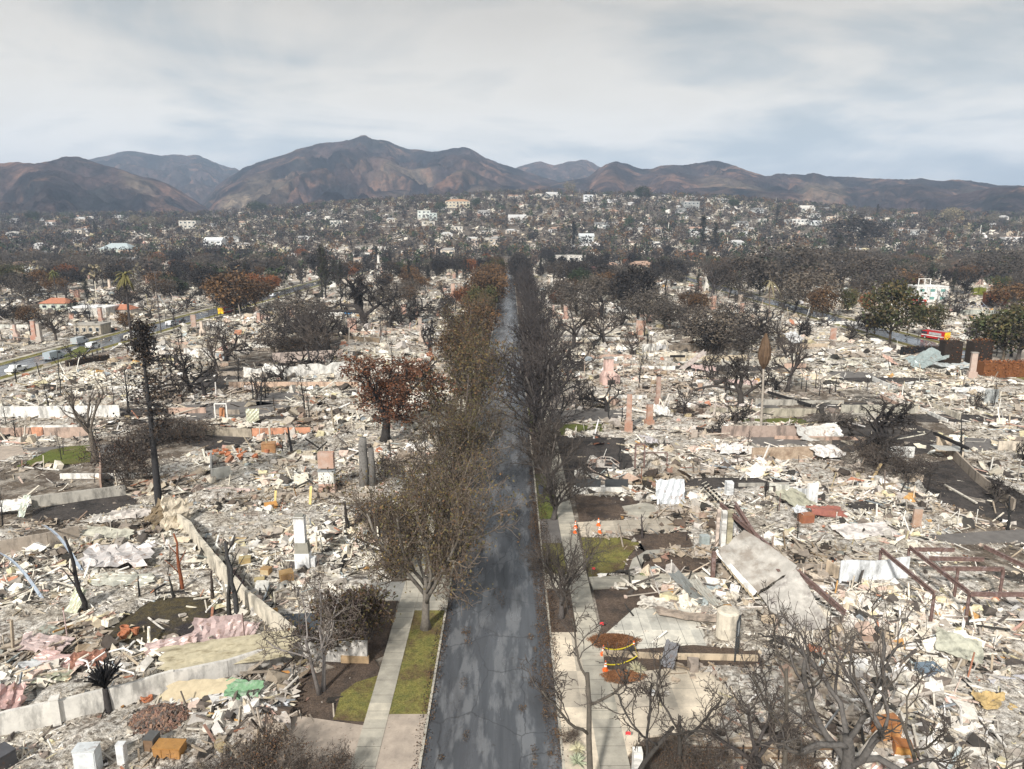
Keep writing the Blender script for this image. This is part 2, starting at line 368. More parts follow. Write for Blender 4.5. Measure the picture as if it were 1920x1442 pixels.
mountain('foothill_centre', [(420, 425), (480, 398), (540, 386), (600, 372), (660, 366), (720, 358), (800, 352), (870, 345), (930, 350), (1000, 346), (1060, 355), (1130, 365), (1220, 380), (1330, 400)], 2650, 700, 45, 0.40,
         bare=((600, 800, 0.55, 0.98, 0.20), (860, 960, 0.5, 0.98, 0.25)))
mountain('foothill_right', [(1120, 390), (1190, 366), (1260, 354), (1330, 351), (1400, 354), (1450, 362), (1500, 366), (1560, 384), (1620, 396), (1680, 392), (1740, 374), (1800, 364), (1860, 352), (1920, 350), (2050, 345), (2300, 350)], 2500, 700, 52, 0.36,
         bare=((1400, 1560, 0.3, 0.95, 0.30),))
# ------------------------------------------------------------------ trees: prototypes grown as tapered limbs
def unit(v): return v/(np.linalg.norm(v)+1e-9)
def grow(rng, segs, ends, p, d, length, rad, lev, P):
    """one limb; appends (level, points, radii) and recurses"""
    n = max(3, int(P['seg'][min(lev, len(P['seg'])-1)]))
    pts = [p.copy()]; wob = P['wob'][min(lev, len(P['wob'])-1)]; up = P['up'][min(lev, len(P['up'])-1)]
    d = d.copy()
    for i in range(n):
        d = unit(d + rng.normal(0, wob, 3) + np.array((0, 0, up)))
        p = p + d*length/n; pts.append(p.copy())
    pts = np.array(pts); tt = np.linspace(0, 1, n+1)
    endr = P['endr'] if lev < P['levels'] else 0.35
    rr = rad*(1-(1-endr)*tt)
    segs.append((lev, pts, rr))
    if lev >= P['levels']:
        ends.append((pts[-1], lev)); ends.append((pts[len(pts)//2], lev)); return
    k = P['kids'][min(lev, len(P['kids'])-1)]; k = int(round(k*rng.uniform(0.8, 1.2)))
    lo = P['start'][min(lev, len(P['start'])-1)]; ang = P['ang'][min(lev, len(P['ang'])-1)]; lr = P['lr'][min(lev, len(P['lr'])-1)]
    a0 = rng.uniform(0, 6.28)
    for i in range(k):
        t = lo + (1-lo)*((i+rng.uniform(0.2, 0.9))/k); t = min(t, 0.99)
        j = min(int(t*n), n-1); f = t*n-j
        q = pts[j]*(1-f)+pts[j+1]*f; dd = unit(pts[j+1]-pts[j])
        a0 += 2.4+rng.uniform(-0.4, 0.4)
        s = unit(np.cross(dd, (math.cos(a0), math.sin(a0), 0.15))); 
        a = ang*rng.uniform(0.7, 1.25)
        nd = unit(dd*math.cos(a)+s*math.sin(a))
        r0 = rad*(1-(1-endr)*t)
        grow(rng, segs, ends, q, nd, length*lr*rng.uniform(0.75, 1.2)*(1-P.get('tipshrink', 0.25)*t), r0*P['rr'], lev+1, P)
def leafcards(rng, mb, centres, per, spread, size, pal):
    n = len(centres)*per
    c = np.repeat(np.asarray(centres), per, 0) + rng.normal(0, spread, (n, 3))
    a = rng.normal(0, 1, (n, 3)); a /= np.linalg.norm(a, axis=1)[:, None]
    b = rng.normal(0, 1, (n, 3)); b = np.cross(a, b); b /= np.linalg.norm(b, axis=1)[:, None]
    s = size*rng.uniform(0.6, 1.4, (n, 1))
    v = np.stack([c-a*s, c+b*s*0.6, c+a*s, c-b*s*0.6], 1).reshape(-1, 3)
    pal = np.asarray(pal); clump = rng.integers(0, len(pal), len(centres))
    pick = np.where(rng.random(n) < 0.55, np.repeat(clump, per), rng.integers(0, len(pal), n))
    col = np.repeat(pal[pick]*rng.uniform(0.75, 1.25, (n, 1)), 4, 0)
    mb.add(v, np.arange(n*4).reshape(n, 4), col)
BARK = mat('charred_bark', (1, 1, 1), rough=0.95, attr=True, var=0.3, scale=5.0, orand=0.35, stain=(0.02, 0.019, 0.018), stain_amt=0.2, stain_scale=0.9)
LEAF = mat('scorched_leaves', (1, 1, 1), rough=0.85, attr=True, var=0.15, scale=2.0, orand=0.3, spec=0.2)
def tree_meshes(seed, P, leaves=None, bark=(0.11, 0.095, 0.085), twig=(0.075, 0.062, 0.055), name='tree'):
    """returns (trunk mesh, crown mesh): limbs of the first two orders, and the rest with any leaves"""
    rng = np.random.default_rng(seed); segs = []; ends = []
    stems = P.get('stems', 1)
    for s in range(stems):
        a = s*6.28/stems+rng.uniform(-.4, .4); ln = P.get('lean', 0.05) if stems == 1 else P.get('splay', 0.3)
        grow(rng, segs, ends, np.array((0.12*math.cos(a), 0.12*math.sin(a), -0.15)) if stems > 1 else np.array((0, 0, -0.15)), unit(np.array((math.cos(a)*ln, math.sin(a)*ln, 1.0))), P['h'], P['r'], 0, P)
    tr, cr = MB(), MB(); bk = np.array(bark); tw = np.array(twig)
    minr = P.get('minr', 0.012)
    for lev, pts, rr in segs:
        n = (8, 6, 4, 3, 3, 3)[lev]
        if lev == 0: rr = rr.copy(); rr[0] *= 1.45
        (tr if lev <= P.get('trunklev', 1) else cr).tube(pts, np.maximum(rr, minr), n, (bk if lev <= 1 else bk*0.5+tw*0.5 if lev == 2 else tw)*rng.uniform(0.8, 1.2), cap=lev <= 1)
    if leaves:
        E_ = np.array([e[0] for e in ends]); zc = E_[:, 2]
        keep = rng.random(len(E_)) < leaves.get('keep', 1.0)
        leafcards(rng, cr, E_[keep], leaves['per'], leaves['spread'], leaves['size'], leaves['pal'])
    if not cr.v:   # keep a crown even where the limbs are few
        cr.tube(segs[-1][1], 0.02, 3, tw)
    hh = max(p[:, 2].max() for _, p, _ in segs)
    return tr.mesh(name+'_trunk', BARK, smooth=True), cr.mesh(name+'_crown', LEAF if leaves else BARK), hh
VASE = dict(h=5.0, r=0.42, levels=4, seg=(5, 7, 5, 4, 3), wob=(0.04, 0.10, 0.14, 0.2, 0.25), up=(0.05, 0.10, 0.07, 0.05, 0.02), endr=0.55, kids=(7, 9, 7, 6), start=(0.45, 0.15, 0.12, 0.1), ang=(0.62, 0.55, 0.65, 0.75), lr=(1.75, 0.46, 0.48, 0.5), rr=0.6, lean=0.06, tipshrink=0.1, minr=0.016)
ROUND = dict(h=3.2, r=0.30, levels=4, seg=(4, 6, 5, 4, 3), wob=(0.06, 0.16, 0.2, 0.25, 0.3), up=(0.03, 0.04, 0.03, 0.03, 0), endr=0.6, kids=(6, 6, 5, 4), start=(0.5, 0.3, 0.2, 0.15), ang=(0.85, 0.7, 0.75, 0.8), lr=(1.35, 0.55, 0.52, 0.5), rr=0.6, lean=0.1, minr=0.014)
GNARL = dict(h=1.8, r=0.22, levels=4, seg=(4, 8, 7, 5, 3), wob=(0.15, 0.34, 0.36, 0.38, 0.4), up=(0.03, 0.05, 0.06, 0.05, 0.03), endr=0.65, kids=(5, 5, 5, 4), start=(0.4, 0.3, 0.2, 0.15), ang=(0.95, 0.8, 0.8, 0.9), lr=(1.9, 0.55, 0.5, 0.5), rr=0.62, lean=0.2, minr=0.013)
SPIKY = dict(h=9.0, r=0.2, levels=2, seg=(7, 5, 3), wob=(0.03, 0.12, 0.2), up=(0.05, 0.2, 0.1), endr=0.25, kids=(16, 5), start=(0.2, 0.2), ang=(0.6, 0.6), lr=(0.28, 0.4), rr=0.4, lean=0.04, minr=0.02, trunklev=0)
def conifer_meshes(seed, h=20, w=4.5, leafy=0.0, pal=None, name='conifer', density=1.0, low=0.3):
    rng = np.random.default_rng(seed); tr, cr = MB(), MB()
    n = 14; z = np.linspace(-0.15, h, n); x = np.cumsum(rng.normal(0, 0.05, n)); pts = np.stack([x-x[0], np.cumsum(rng.normal(0, 0.03, n)), z], 1)
    tr.tube(pts, 0.42*h/20*(1-0.85*np.linspace(0, 1, n)), 8, (0.035, 0.034, 0.036))
    ends = []
    for i in range(int(75*density)):
        t = low+(1-low)*rng.random()**0.8; a = rng.uniform(0, 6.28); L_ = w*(1-(t-low)/(1-low)*0.8)*rng.uniform(0.5, 1.1)
        b = np.array((np.interp(t*h, z, pts[:, 0]), np.interp(t*h, z, pts[:, 1]), t*h)); k = 5
        q = np.array([b + np.array((math.cos(a)*L_*s, math.sin(a)*L_*s, -0.10*L_*s+0.22*L_*s*s+rng.normal(0, 0.06))) for s in np.linspace(0, 1, k)])
        cr.tube(q, 0.06*(1-0.8*np.linspace(0, 1, k)), 3, (0.05, 0.042, 0.038), cap=False)
        for s in np.linspace(0.3, 1, 5):
            c = b + np.array((math.cos(a)*L_*s, math.sin(a)*L_*s, -0.10*L_*s+0.22*L_*s*s)); ends.append(c)
            for g in (-1, 1):
                a2 = a+g*rng.uniform(0.5, 1.1); l2 = L_*0.25*rng.uniform(0.5, 1.2)
                cr.tube(np.array([c, c+np.array((math.cos(a2)*l2, math.sin(a2)*l2, rng.normal(0, .15)))]), (0.025, 0.012), 3, (0.05, 0.042, 0.038), cap=False)
    if leafy: leafcards(rng, cr, np.array(ends)[rng.random(len(ends)) < leafy], 10, 0.35, 0.17, pal)
    return tr.mesh(name+'_trunk', BARK, smooth=True), cr.mesh(name+'_crown', LEAF), h
def blob_tree_meshes(seed, h, w, pal, per=60, size=0.22, name='bushy', lobes=46, trunk=(0.09, 0.075, 0.06), gap=0.0):
    """a dense leafy crown of many leaf clumps on a forked trunk (unit: metres)"""
    rng = np.random.default_rng(seed); tr, cr = MB(), MB()
    P = dict(ROUND, h=h*0.32, levels=2, r=h*0.028, lr=(1.2, 0.6)); segs = []; ends = []
    grow(rng, segs, ends, np.array((0, 0, -0.15)), np.array((0, 0, 1.)), P['h'], P['r'], 0, P)
    for lev, pts, rr in segs: tr.tube(pts, np.maximum(rr, 0.02), 5, np.array(trunk), cap=False)
    c = rng.normal(0, 1, (lobes, 3)); c /= np.linalg.norm(c, axis=1)[:, None]; c *= rng.uniform(0.35, 1.0, (lobes, 1))**0.5
    c = c*np.array((w/2*0.86, w/2*0.86, h*0.33)) + np.array((0, 0, h*0.63)); c[:, 2] += rng.normal(0, h*0.03, lobes)
    leafcards(rng, cr, c, per, w*0.075, size, pal)
    return tr.mesh(name+'_trunk', BARK), cr.mesh(name+'_crown', LEAF), h
OLIVE = [(0.088, 0.080, 0.038), (0.115, 0.095, 0.044), (0.07, 0.065, 0.034), (0.14, 0.105, 0.045), (0.085, 0.067, 0.042)]
BROWN = [(0.13, 0.078, 0.042), (0.10, 0.062, 0.038), (0.165, 0.095, 0.045), (0.08, 0.055, 0.038), (0.06, 0.045, 0.035)]
RUST = [(0.20, 0.075, 0.035), (0.26, 0.10, 0.04), (0.15, 0.065, 0.035), (0.30, 0.125, 0.05)]
GREEN = [(0.065, 0.078, 0.034), (0.085, 0.095, 0.04), (0.05, 0.06, 0.03), (0.115, 0.105, 0.045)]
DGREEN = [(0.035, 0.052, 0.028), (0.045, 0.062, 0.032), (0.028, 0.04, 0.024), (0.055, 0.068, 0.036)]
GREYB = [(0.085, 0.075, 0.068), (0.11, 0.097, 0.085), (0.065, 0.057, 0.052), (0.125, 0.105, 0.085)]
DARK = [(0.035, 0.033, 0.034), (0.045, 0.04, 0.038), (0.055, 0.046, 0.04), (0.028, 0.028, 0.03)]
PALE = [(0.24, 0.21, 0.15), (0.19, 0.17, 0.12), (0.28, 0.24, 0.16), (0.15, 0.14, 0.10)]
PROTO = {}
def proto(key, fn, *a, **k):
    if key not in PROTO: PROTO[key] = fn(*a, **k)
    return PROTO[key]
COUNT = {}
def place_tree(key, name, x, y, h, label, group=None, cat='tree', rz=None, sx=1.0, parts=('trunk', 'crown'), z=None, lean=0.0):
    """a tree of prototype `key`, height h: an empty with its trunk and crown"""
    tm, cm, hh = PROTO[key]; s = h/hh
    if z is None: z = float(T(x, y))
    o = empty(name, (x, y, z), random.uniform(0, 6.28) if rz is None else rz, label=label, category=cat, group=group)
    if lean: o.rotation_euler = (0, lean, o.rotation_euler[2])
    o.scale = (s*sx, s*sx, s)
    for nm, me in ((parts[0], tm), (parts[1], cm)):
        if nm is None: continue
        c = bpy.data.objects.new(nm, me); COL.objects.link(c); c.parent = o
    return o
def tree_px(key, name, px, pyb, pyt, label, group=None, **k):
    x, y = G(px, pyb); return place_tree(key, name, x, y, H(px, pyb, pyt), label, group, **k)
random.seed(7)
for i in range(3):
    proto('plane%d' % i, tree_meshes, 100+i, dict(VASE, levels=4), leaves=dict(per=2, spread=0.28, size=0.10, pal=OLIVE+BROWN[:1], keep=0.5 if i < 2 else .6), bark=(0.20, 0.18, 0.155), twig=(0.10, 0.08, 0.066), name='street')
    proto('planebare%d' % i, tree_meshes, 120+i, VASE, bark=(0.10, 0.09, 0.085), twig=(0.055, 0.048, 0.045), name='bare_street')
    proto('planebrown%d' % i, tree_meshes, 140+i, dict(VASE, levels=4), leaves=dict(per=2, spread=0.3, size=0.12, pal=BROWN+OLIVE[:2], keep=0.6), name='brown_street')
    proto('farplane%d' % i, tree_meshes, 500+i, dict(VASE, levels=3, kids=(7, 7, 5), minr=0.045), leaves=dict(per=5, spread=0.5, size=0.22, pal=(OLIVE+BROWN[:2], BROWN+OLIVE[:2], BROWN)[i], keep=0.8), bark=(0.12, 0.10, 0.09), twig=(0.07, 0.055, 0.045), name='far_street')
    proto('farbare%d' % i, tree_meshes, 510+i, dict(VASE, levels=3, kids=(8, 8, 8), minr=0.04), bark=(0.075, 0.068, 0.065), twig=(0.05, 0.043, 0.042), name='far_bare')
    proto('round%d' % i, tree_meshes, 160+i, ROUND, bark=(0.08, 0.07, 0.065), name='round')
    proto('gnarl%d' % i, tree_meshes, 180+i, GNARL, bark=(0.045, 0.04, 0.038), twig=(0.035, 0.03, 0.028), name='gnarled')
    proto('spiky%d' % i, tree_meshes, 200+i, SPIKY, bark=(0.03, 0.028, 0.028), twig=(0.035, 0.03, 0.028), name='spiky')
    proto('brown%d' % i, blob_tree_meshes, 220+i, 8, 9, BROWN)
    proto('olive%d' % i, blob_tree_meshes, 240+i, 8, 8, OLIVE+GREEN)
    proto('green%d' % i, blob_tree_meshes, 260+i, 8, 8, DGREEN)
    proto('grey%d' % i, blob_tree_meshes, 280+i, 9, 9, GREYB, per=40, lobes=60, size=0.18)
    proto('dark%d' % i, blob_tree_meshes, 300+i, 9, 8, DARK, per=48)
    proto('pale%d' % i, blob_tree_meshes, 320+i, 9, 8, PALE, per=30, lobes=40)
    proto('rust%d' % i, blob_tree_meshes, 340+i, 8, 8, RUST)
    proto('darkcon%d' % i, conifer_meshes, 360+i, 18, 3.6, leafy=0.9, pal=DARK+DGREEN[:1], low=0.12, density=1.1)
proto('rusttree', tree_meshes, 400, dict(ROUND, h=5.0, r=0.5, levels=4, kids=(7, 7, 5, 4)), leaves=dict(per=6, spread=0.28, size=0.13, pal=[(0.17, 0.075, 0.04), (0.21, 0.09, 0.045), (0.13, 0.06, 0.038), (0.10, 0.06, 0.04)], keep=0.75), bark=(0.03, 0.028, 0.028), name='rusty')
proto('pine', conifer_meshes, 404, 21, 4.2, leafy=0.42, pal=DARK+BROWN[3:], low=0.34, density=1.5)
proto('heavy', tree_meshes, 407, dict(VASE, h=3.6, r=0.46, levels=4, kids=(6, 4, 5, 4), start=(0.35, 0.2, 0.2, 0.15), up=(0.03, 0.10, 0.12, 0.10, 0.05), ang=(0.8, 0.6, 0.6, 0.7), lr=(1.9, 0.62, 0.55, 0.5), seg=(5, 8, 6, 4, 3), wob=(0.08, 0.27, 0.24, 0.22, 0.2), rr=.6, minr=0.014, trunklev=2), bark=(0.15, 0.14, 0.13), twig=(0.085, 0.075, 0.068), name='heavy')
proto('twostem', tree_meshes, 411, dict(ROUND, h=4.0, r=0.12, stems=2, splay=0.25, levels=4, kids=(5, 5, 5, 3), lr=(0.9, 0.6, 0.5, 0.5)), bark=(0.22, 0.20, 0.19), twig=(0.10, 0.085, 0.075), name='twostem')
proto('forktree', tree_meshes, 415, dict(GNARL, h=5.5, r=0.135, levels=4, wob=(0.10, 0.2, 0.25, 0.3, 0.3), kids=(4, 6, 5, 4), lr=(0.85, 0.55, 0.5, 0.5), up=(0.05, 0.12, 0.1, 0.05)), bark=(0.075, 0.068, 0.06), twig=(0.06, 0.05, 0.045), name='fork')
proto('pollard', tree_meshes, 420, dict(VASE, h=4.5, r=0.55, levels=3, kids=(3, 4, 4), wob=(0.08, 0.2, 0.2, 0.3), ang=(0.5, 0.45, 0.6), lr=(1.3, 0.5, 0.5), start=(0.75, 0.3, 0.3)), bark=(0.12, 0.105, 0.09), name='pollard')
proto('scrub0', tree_meshes, 430, dict(GNARL, h=1.5, r=0.05, stems=6, splay=0.5, levels=3, wob=(0.2, 0.3, 0.3, 0.3)), leaves=dict(per=3, spread=0.16, size=0.05, pal=GREYB+BROWN[3:], keep=0.35), name='scrub')
proto('scrub1', tree_meshes, 431, dict(GNARL, h=1.5, r=0.05, stems=7, splay=0.45, levels=3, wob=(0.2, 0.3, 0.3, 0.3)), leaves=dict(per=4, spread=0.18, size=0.055, pal=BROWN[1:]+GREYB+[(0.12, 0.065, 0.045)], keep=0.4), name='scrub')
proto('twiggy', tree_meshes, 433, dict(ROUND, h=1.6, r=0.10, stems=3, splay=0.4, levels=4, up=(0.1, 0.12, 0.1, 0.1, 0.05)), leaves=dict(per=2, spread=0.2, size=0.08, pal=OLIVE+BROWN[:2], keep=0.22), twig=(0.13, 0.10, 0.09), name='twiggy')
# ------------------------------------------------------------------ streets, pavements
STREETS = [-490, -368, -244.5, -121.5, -1.13, 122.5, 246, 369, 492]
RX0, RX1 = -5.57, 3.31
def road_mat(name, wet=1.0):
    m = bpy.data.materials.new(name); m.use_nodes = True; t = m.node_tree; b = t.nodes['Principled BSDF']
    co = nt(t, 'ShaderNodeTexCoord')
    def N(s, sc=(1, 1, 1), d=7.0, dist=0.0):
        mp = nt(t, 'ShaderNodeMapping'); mp.inputs['Scale'].default_value = sc; t.links.new(co.outputs['Object'], mp.inputs[0])
        n = nt(t, 'ShaderNodeTexNoise', i_Scale=s, i_Detail=d, i_Roughness=0.62, i_Distortion=dist); t.links.new(mp.outputs[0], n.inputs['Vector']); return n.outputs[0]
    base = ramp(t, N(0.5, (2.0, 0.1, 1)), [(0.35, (0.058, 0.063, 0.072)), (0.65, (0.098, 0.104, 0.116))])
    # worn pale dried patches in lengthwise bands, darker damp asphalt between
    dry = ramp(t, N(0.42, (1.7, 0.33, 1), 15.0, 0.15), [(0.50, (0, 0, 0)), (0.57, (1, 1, 1))])
    c = mixc(t, mathn(t, 'MULTIPLY', dry.outputs[0], 0.6), base.outputs[0], (0.20, 0.207, 0.22))
    patch = ramp(t, N(0.16, (1.0, 0.4, 1), 10.0, 0.2), [(0.52, (0, 0, 0)), (0.60, (1, 1, 1))])
    c = mixc(t, mathn(t, 'MULTIPLY', patch.outputs[0], 0.55), c, (0.045, 0.046, 0.05))
    lit = ramp(t, N(2.6, (1, 1, 1), 10.0), [(0.60, (0, 0, 0)), (0.68, (1, 1, 1))])
    c = mixc(t, mathn(t, 'MULTIPLY', lit.outputs[0], 0.5), c, (0.05, 0.042, 0.036))
    crk = nt(t, 'ShaderNodeTexVoronoi', feature='DISTANCE_TO_EDGE', i_Scale=0.16); mpc = nt(t, 'ShaderNodeMapping'); mpc.inputs['Scale'].default_value = (1.5, 1, 1)
    nn = nt(t, 'ShaderNodeTexNoise', i_Scale=0.8, i_Detail=5.0); t.links.new(co.outputs['Object'], nn.inputs['Vector'])
    va = nt(t, 'ShaderNodeVectorMath', operation='ADD'); t.links.new(co.outputs['Object'], mpc.inputs[0]); t.links.new(mpc.outputs[0], va.inputs[0]); t.links.new(nn.outputs[1], va.inputs[1]); t.links.new(va.outputs[0], crk.inputs['Vector'])
    ck = ramp(t, crk.outputs[0], [(0.0, (1, 1, 1)), (0.012, (0, 0, 0))])
    c = mixc(t, mathn(t, 'MULTIPLY', ck.outputs[0], 0.7), c, (0.03, 0.03, 0.032))
    t.links.new(c, b.inputs['Base Color'])
    ro = ramp(t, N(0.35, (1.0, 0.22, 1), 6.0, 0.8), [(0.40, (0.10,)*3), (0.60, (0.30,)*3)])
    t.links.new(ro.outputs[0], b.inputs['Roughness']); b.inputs['Specular IOR Level'].default_value = 0.6*wet
    bp = nt(t, 'ShaderNodeBump', i_Strength=0.10, i_Distance=0.02); t.links.new(N(9.0), bp.inputs['Height']); t.links.new(bp.outputs[0], b.inputs['Normal'])
    return m
ROAD = road_mat('damp_asphalt')
def concrete(name, col, joints=None, stain_amt=0.4):
    m = bpy.data.materials.new(name); m.use_nodes = True; t = m.node_tree; b = t.nodes['Principled BSDF']; b.inputs['Roughness'].default_value = 0.85
    co = nt(t, 'ShaderNodeTexCoord')
    n = nt(t, 'ShaderNodeTexNoise', i_Scale=0.8, i_Detail=9.0, i_Roughness=0.68); t.links.new(co.outputs['Object'], n.inputs['Vector'])
    v = ramp(t, n.outputs[0], [(0.3, (0.68, 0.68, 0.68)), (0.7, (1.22, 1.21, 1.18))])
    c = mixc(t, 1.0, col, v.outputs[0], 'MULTIPLY')
    n2 = nt(t, 'ShaderNodeTexNoise', i_Scale=3.5, i_Detail=8.0, i_Roughness=0.7); t.links.new(co.outputs['Object'], n2.inputs['Vector'])
    s = ramp(t, n2.outputs[0], [(0.60, (0, 0, 0)), (0.68, (1, 1, 1))]); c = mixc(t, mathn(t, 'MULTIPLY', s.outputs[0], stain_amt), c, (0.10, 0.085, 0.07))
    if joints:
        sx_ = nt(t, 'ShaderNodeSeparateXYZ'); t.links.new(co.outputs['Object'], sx_.inputs[0])
        jj = None; w = None
        for ax, per in joints:
            f = mathn(t, 'ABSOLUTE', mathn(t, 'SUBTRACT', mathn(t, 'FRACT', mathn(t, 'DIVIDE', sx_.outputs[ax], per)), 0.5))
            k = mathn(t, 'GREATER_THAN', f, 0.5-0.02/per); jj = k if jj is None else mathn(t, 'MAXIMUM', jj, k)
            fl = mathn(t, 'FLOOR', mathn(t, 'ADD', mathn(t, 'DIVIDE', sx_.outputs[ax], per), 0.5)); w = fl if w is None else mathn(t, 'ADD', w, mathn(t, 'MULTIPLY', fl, 7.3))
        wn = nt(t, 'ShaderNodeTexWhiteNoise', noise_dimensions='1D'); t.links.new(w, wn.inputs['W'])
        sl = ramp(t, wn.outputs[0], [(0, (0.62, 0.61, 0.59)), (0.35, (0.88, 0.86, 0.83)), (1, (1.2, 1.15, 1.07))]); c = mixc(t, 1.0, c, sl.outputs[0], 'MULTIPLY')
        c = mixc(t, mathn(t, 'MULTIPLY', jj, 0.7), c, (0.06, 0.055, 0.05))
    t.links.new(c, b.inputs['Base Color']); return m
WALK = concrete('sidewalk_concrete', (0.46, 0.445, 0.40), joints=[(1, 1.75)])
KERB = concrete('kerb_concrete', (0.42, 0.41, 0.38), joints=[(1, 3.0)])
DRIVE = concrete('driveway_concrete', (0.58, 0.53, 0.46), joints=[(0, 3.4), (1, 4.2)])
PINKDRIVE = concrete('driveway_tan', (0.40, 0.34, 0.29), stain_amt=0.7)
DRIVEDARK = concrete('driveway_dark', (0.15, 0.14, 0.135), stain_amt=0.5)
def grass_mat(name, a, b_, dead):
    m = bpy.data.materials.new(name); m.use_nodes = True; t = m.node_tree; b = t.nodes['Principled BSDF']; b.inputs['Roughness'].default_value = 1.0; b.inputs['Specular IOR Level'].default_value = 0.1
    co = nt(t, 'ShaderNodeTexCoord')
    def N(s, d=8.0):
        n = nt(t, 'ShaderNodeTexNoise', i_Scale=s, i_Detail=d, i_Roughness=0.7); t.links.new(co.outputs['Object'], n.inputs['Vector']); return n.outputs[0]
    r = ramp(t, N(1.6), [(0.35, a), (0.6, b_)]); d = ramp(t, N(0.32), [(0.47, (0, 0, 0)), (0.62, (1, 1, 1))])
    c = mixc(t, d.outputs[0], r.outputs[0], dead); f = ramp(t, N(7.0), [(0.3, (0.5, 0.5, 0.5)), (0.7, (1.5, 1.5, 1.5))]); c = mixc(t, 1.0, c, f.outputs[0], 'MULTIPLY')
    t.links.new(c, b.inputs['Base Color'])
    bp = nt(t, 'ShaderNodeBump', i_Strength=0.8, i_Distance=0.08); t.links.new(N(9.0), bp.inputs['Height']); t.links.new(bp.outputs[0], b.inputs['Normal']); return m
GRASS = grass_mat('patchy_grass', (0.125, 0.13, 0.045), (0.22, 0.20, 0.065), (0.12, 0.085, 0.05))
LUSH = grass_mat('green_grass', (0.085, 0.105, 0.03), (0.13, 0.15, 0.04), (0.13, 0.12, 0.05))
SOIL = grass_mat('bare_soil', (0.085, 0.065, 0.052), (0.13, 0.098, 0.078), (0.06, 0.05, 0.045))
DARKSOIL = grass_mat('scorched_soil', (0.055, 0.05, 0.048), (0.09, 0.08, 0.075), (0.04, 0.038, 0.038))
def strip(name, x0, x1, y0, y1, z, m, th=None, kind='structure'):
    k = MB(); n = max(2, int((y1-y0)/10)+1)
    Y_ = np.linspace(y0, y1, n); P = np.stack([np.stack([np.full(n, x0), Y_, np.full(n, z)], -1), np.stack([np.full(n, x1), Y_, np.full(n, z)], -1)], 1)
    if th: k.poly([(x0, y0), (x1, y0), (x1, y1), (x0, y1)], z-th, z)
    else: k.grid(P[:, ::-1] if x1 < x0 else P[::-1])
    return k.build(name, m, kind=kind)
def patch(name, pts, z, m, kind='structure', th=0.0, **kw):
    """ground patch outlined in photo pixels"""
    k = MB(); q = [G(*p) for p in pts]
    a = sum(q[i][0]*q[(i+1) % len(q)][1]-q[(i+1) % len(q)][0]*q[i][1] for i in range(len(q)))
    if a < 0: q = q[::-1]
    k.poly(q, -0.3, z); k.build(name, m, kind=kind, **kw); return q
YEND = 612
for X0 in STREETS:
    main = abs(X0+1.13) < 0.1
    w0, w1 = (RX0-X0, RX1-X0) if main else (-4.6, 4.6)
    y0, y1 = (-20, YEND) if abs(X0) < 130 else (150, YEND)
    strip('road', X0+w0, X0+w1, y0, y1, 0.02, ROAD)
    for s in (-1, 1):
        e = X0 + (w0 if s < 0 else w1)
        a, b_ = sorted((e, e+s*0.17)); strip('kerb', a, b_, y0, y1, 0.15, KERB, th=0.4)
        if not main:
            a, b_ = sorted((e+s*2.6, e+s*4.2)); strip('sidewalk', a, b_, y0, y1, 0.13, WALK, th=0.4)
            a, b_ = sorted((e+s*0.175, e+s*2.58)); strip('parkway', a, b_, y0, y1, 0.10, GRASS if abs(X0) < 130 else SOIL, th=0.4)
strip('sidewalk', -9.95, -8.40, -20, YEND, 0.13, WALK, th=0.4)
strip('sidewalk', 5.65, 7.55, -20, YEND, 0.13, WALK, th=0.4)
# parkway strips beside the main street: grass, soil and driveway crossings in turn
def gy(py): return G(955, py)[1]
for x0, x1, segs in ((-8.38, -5.75, [(1500, 1341, PINKDRIVE), (1341, 1146, GRASS), (1146, 1080, WALK), (1080, 1000, SOIL), (1000, 930, DRIVEDARK), (930, 830, SOIL), (830, 700, GRASS), (700, 600, SOIL), (600, 506, SOIL)]),
                     (3.49, 5.63, [(1500, 1430, SOIL), (1430, 1188, DRIVE), (1188, 1106, SOIL), (1106, 1078, WALK), (1078, 1020, GRASS), (1020, 975, DRIVEDARK), (975, 890, LUSH), (890, 810, SOIL), (810, 765, LUSH), (765, 690, SOIL), (690, 600, SOIL), (600, 506, SOIL)])):
    for a, b_, m_ in segs:
        strip('parkway' if m_ in (GRASS, LUSH, SOIL) else 'driveway_crossing', x0, x1, gy(a), gy(b_)-0.02, 0.11 if m_ in (GRASS, LUSH, SOIL) else 0.125, m_, th=0.35)

# ------------------------------------------------------------------ yards, lawns and paving near the camera (photo outlines)
CLEAR = []
def yard(name, pts, m, z=0.10, keep=True, **kw):
    q = patch(name, pts, z, m, **kw)
    if keep: CLEAR.append(q)
yard('lawn', [(1090, 1010), (1155, 1008), (1200, 1020), (1178, 1045), (1165, 1078), (1104, 1083)], GRASS, 0.12)
yard('soil', [(1155, 1006), (1290, 998), (1300, 1030), (1225, 1036), (1190, 1050), (1178, 1080), (1166, 1079), (1180, 1044), (1202, 1020)], SOIL, 0.10)
yard('garden_path', [(1176, 1078), (1186, 1050), (1212, 1034), (1240, 1032), (1238, 1041), (1216, 1045), (1204, 1058), (1200, 1077)], KERB, 0.135)
yard('soil', [(1202, 1076), (1207, 1058), (1218, 1048), (1260, 1042), (1330, 1050), (1330, 1074), (1240, 1076)], SOIL, 0.105)
yard('garden_path', [(1104, 1084), (1240, 1078), (1330, 1075), (1330, 1090), (1240, 1098), (1112, 1106)], WALK, 0.14)
yard('driveway', [(1082, 981), (1260, 972), (1272, 982), (1262, 998), (1150, 1003), (1090, 1007)], DRIVE, 0.125)
yard('soil', [(1078, 930), (1180, 932), (1200, 940), (1190, 950), (1166, 950), (1178, 974), (1086, 979)], SOIL, 0.11)
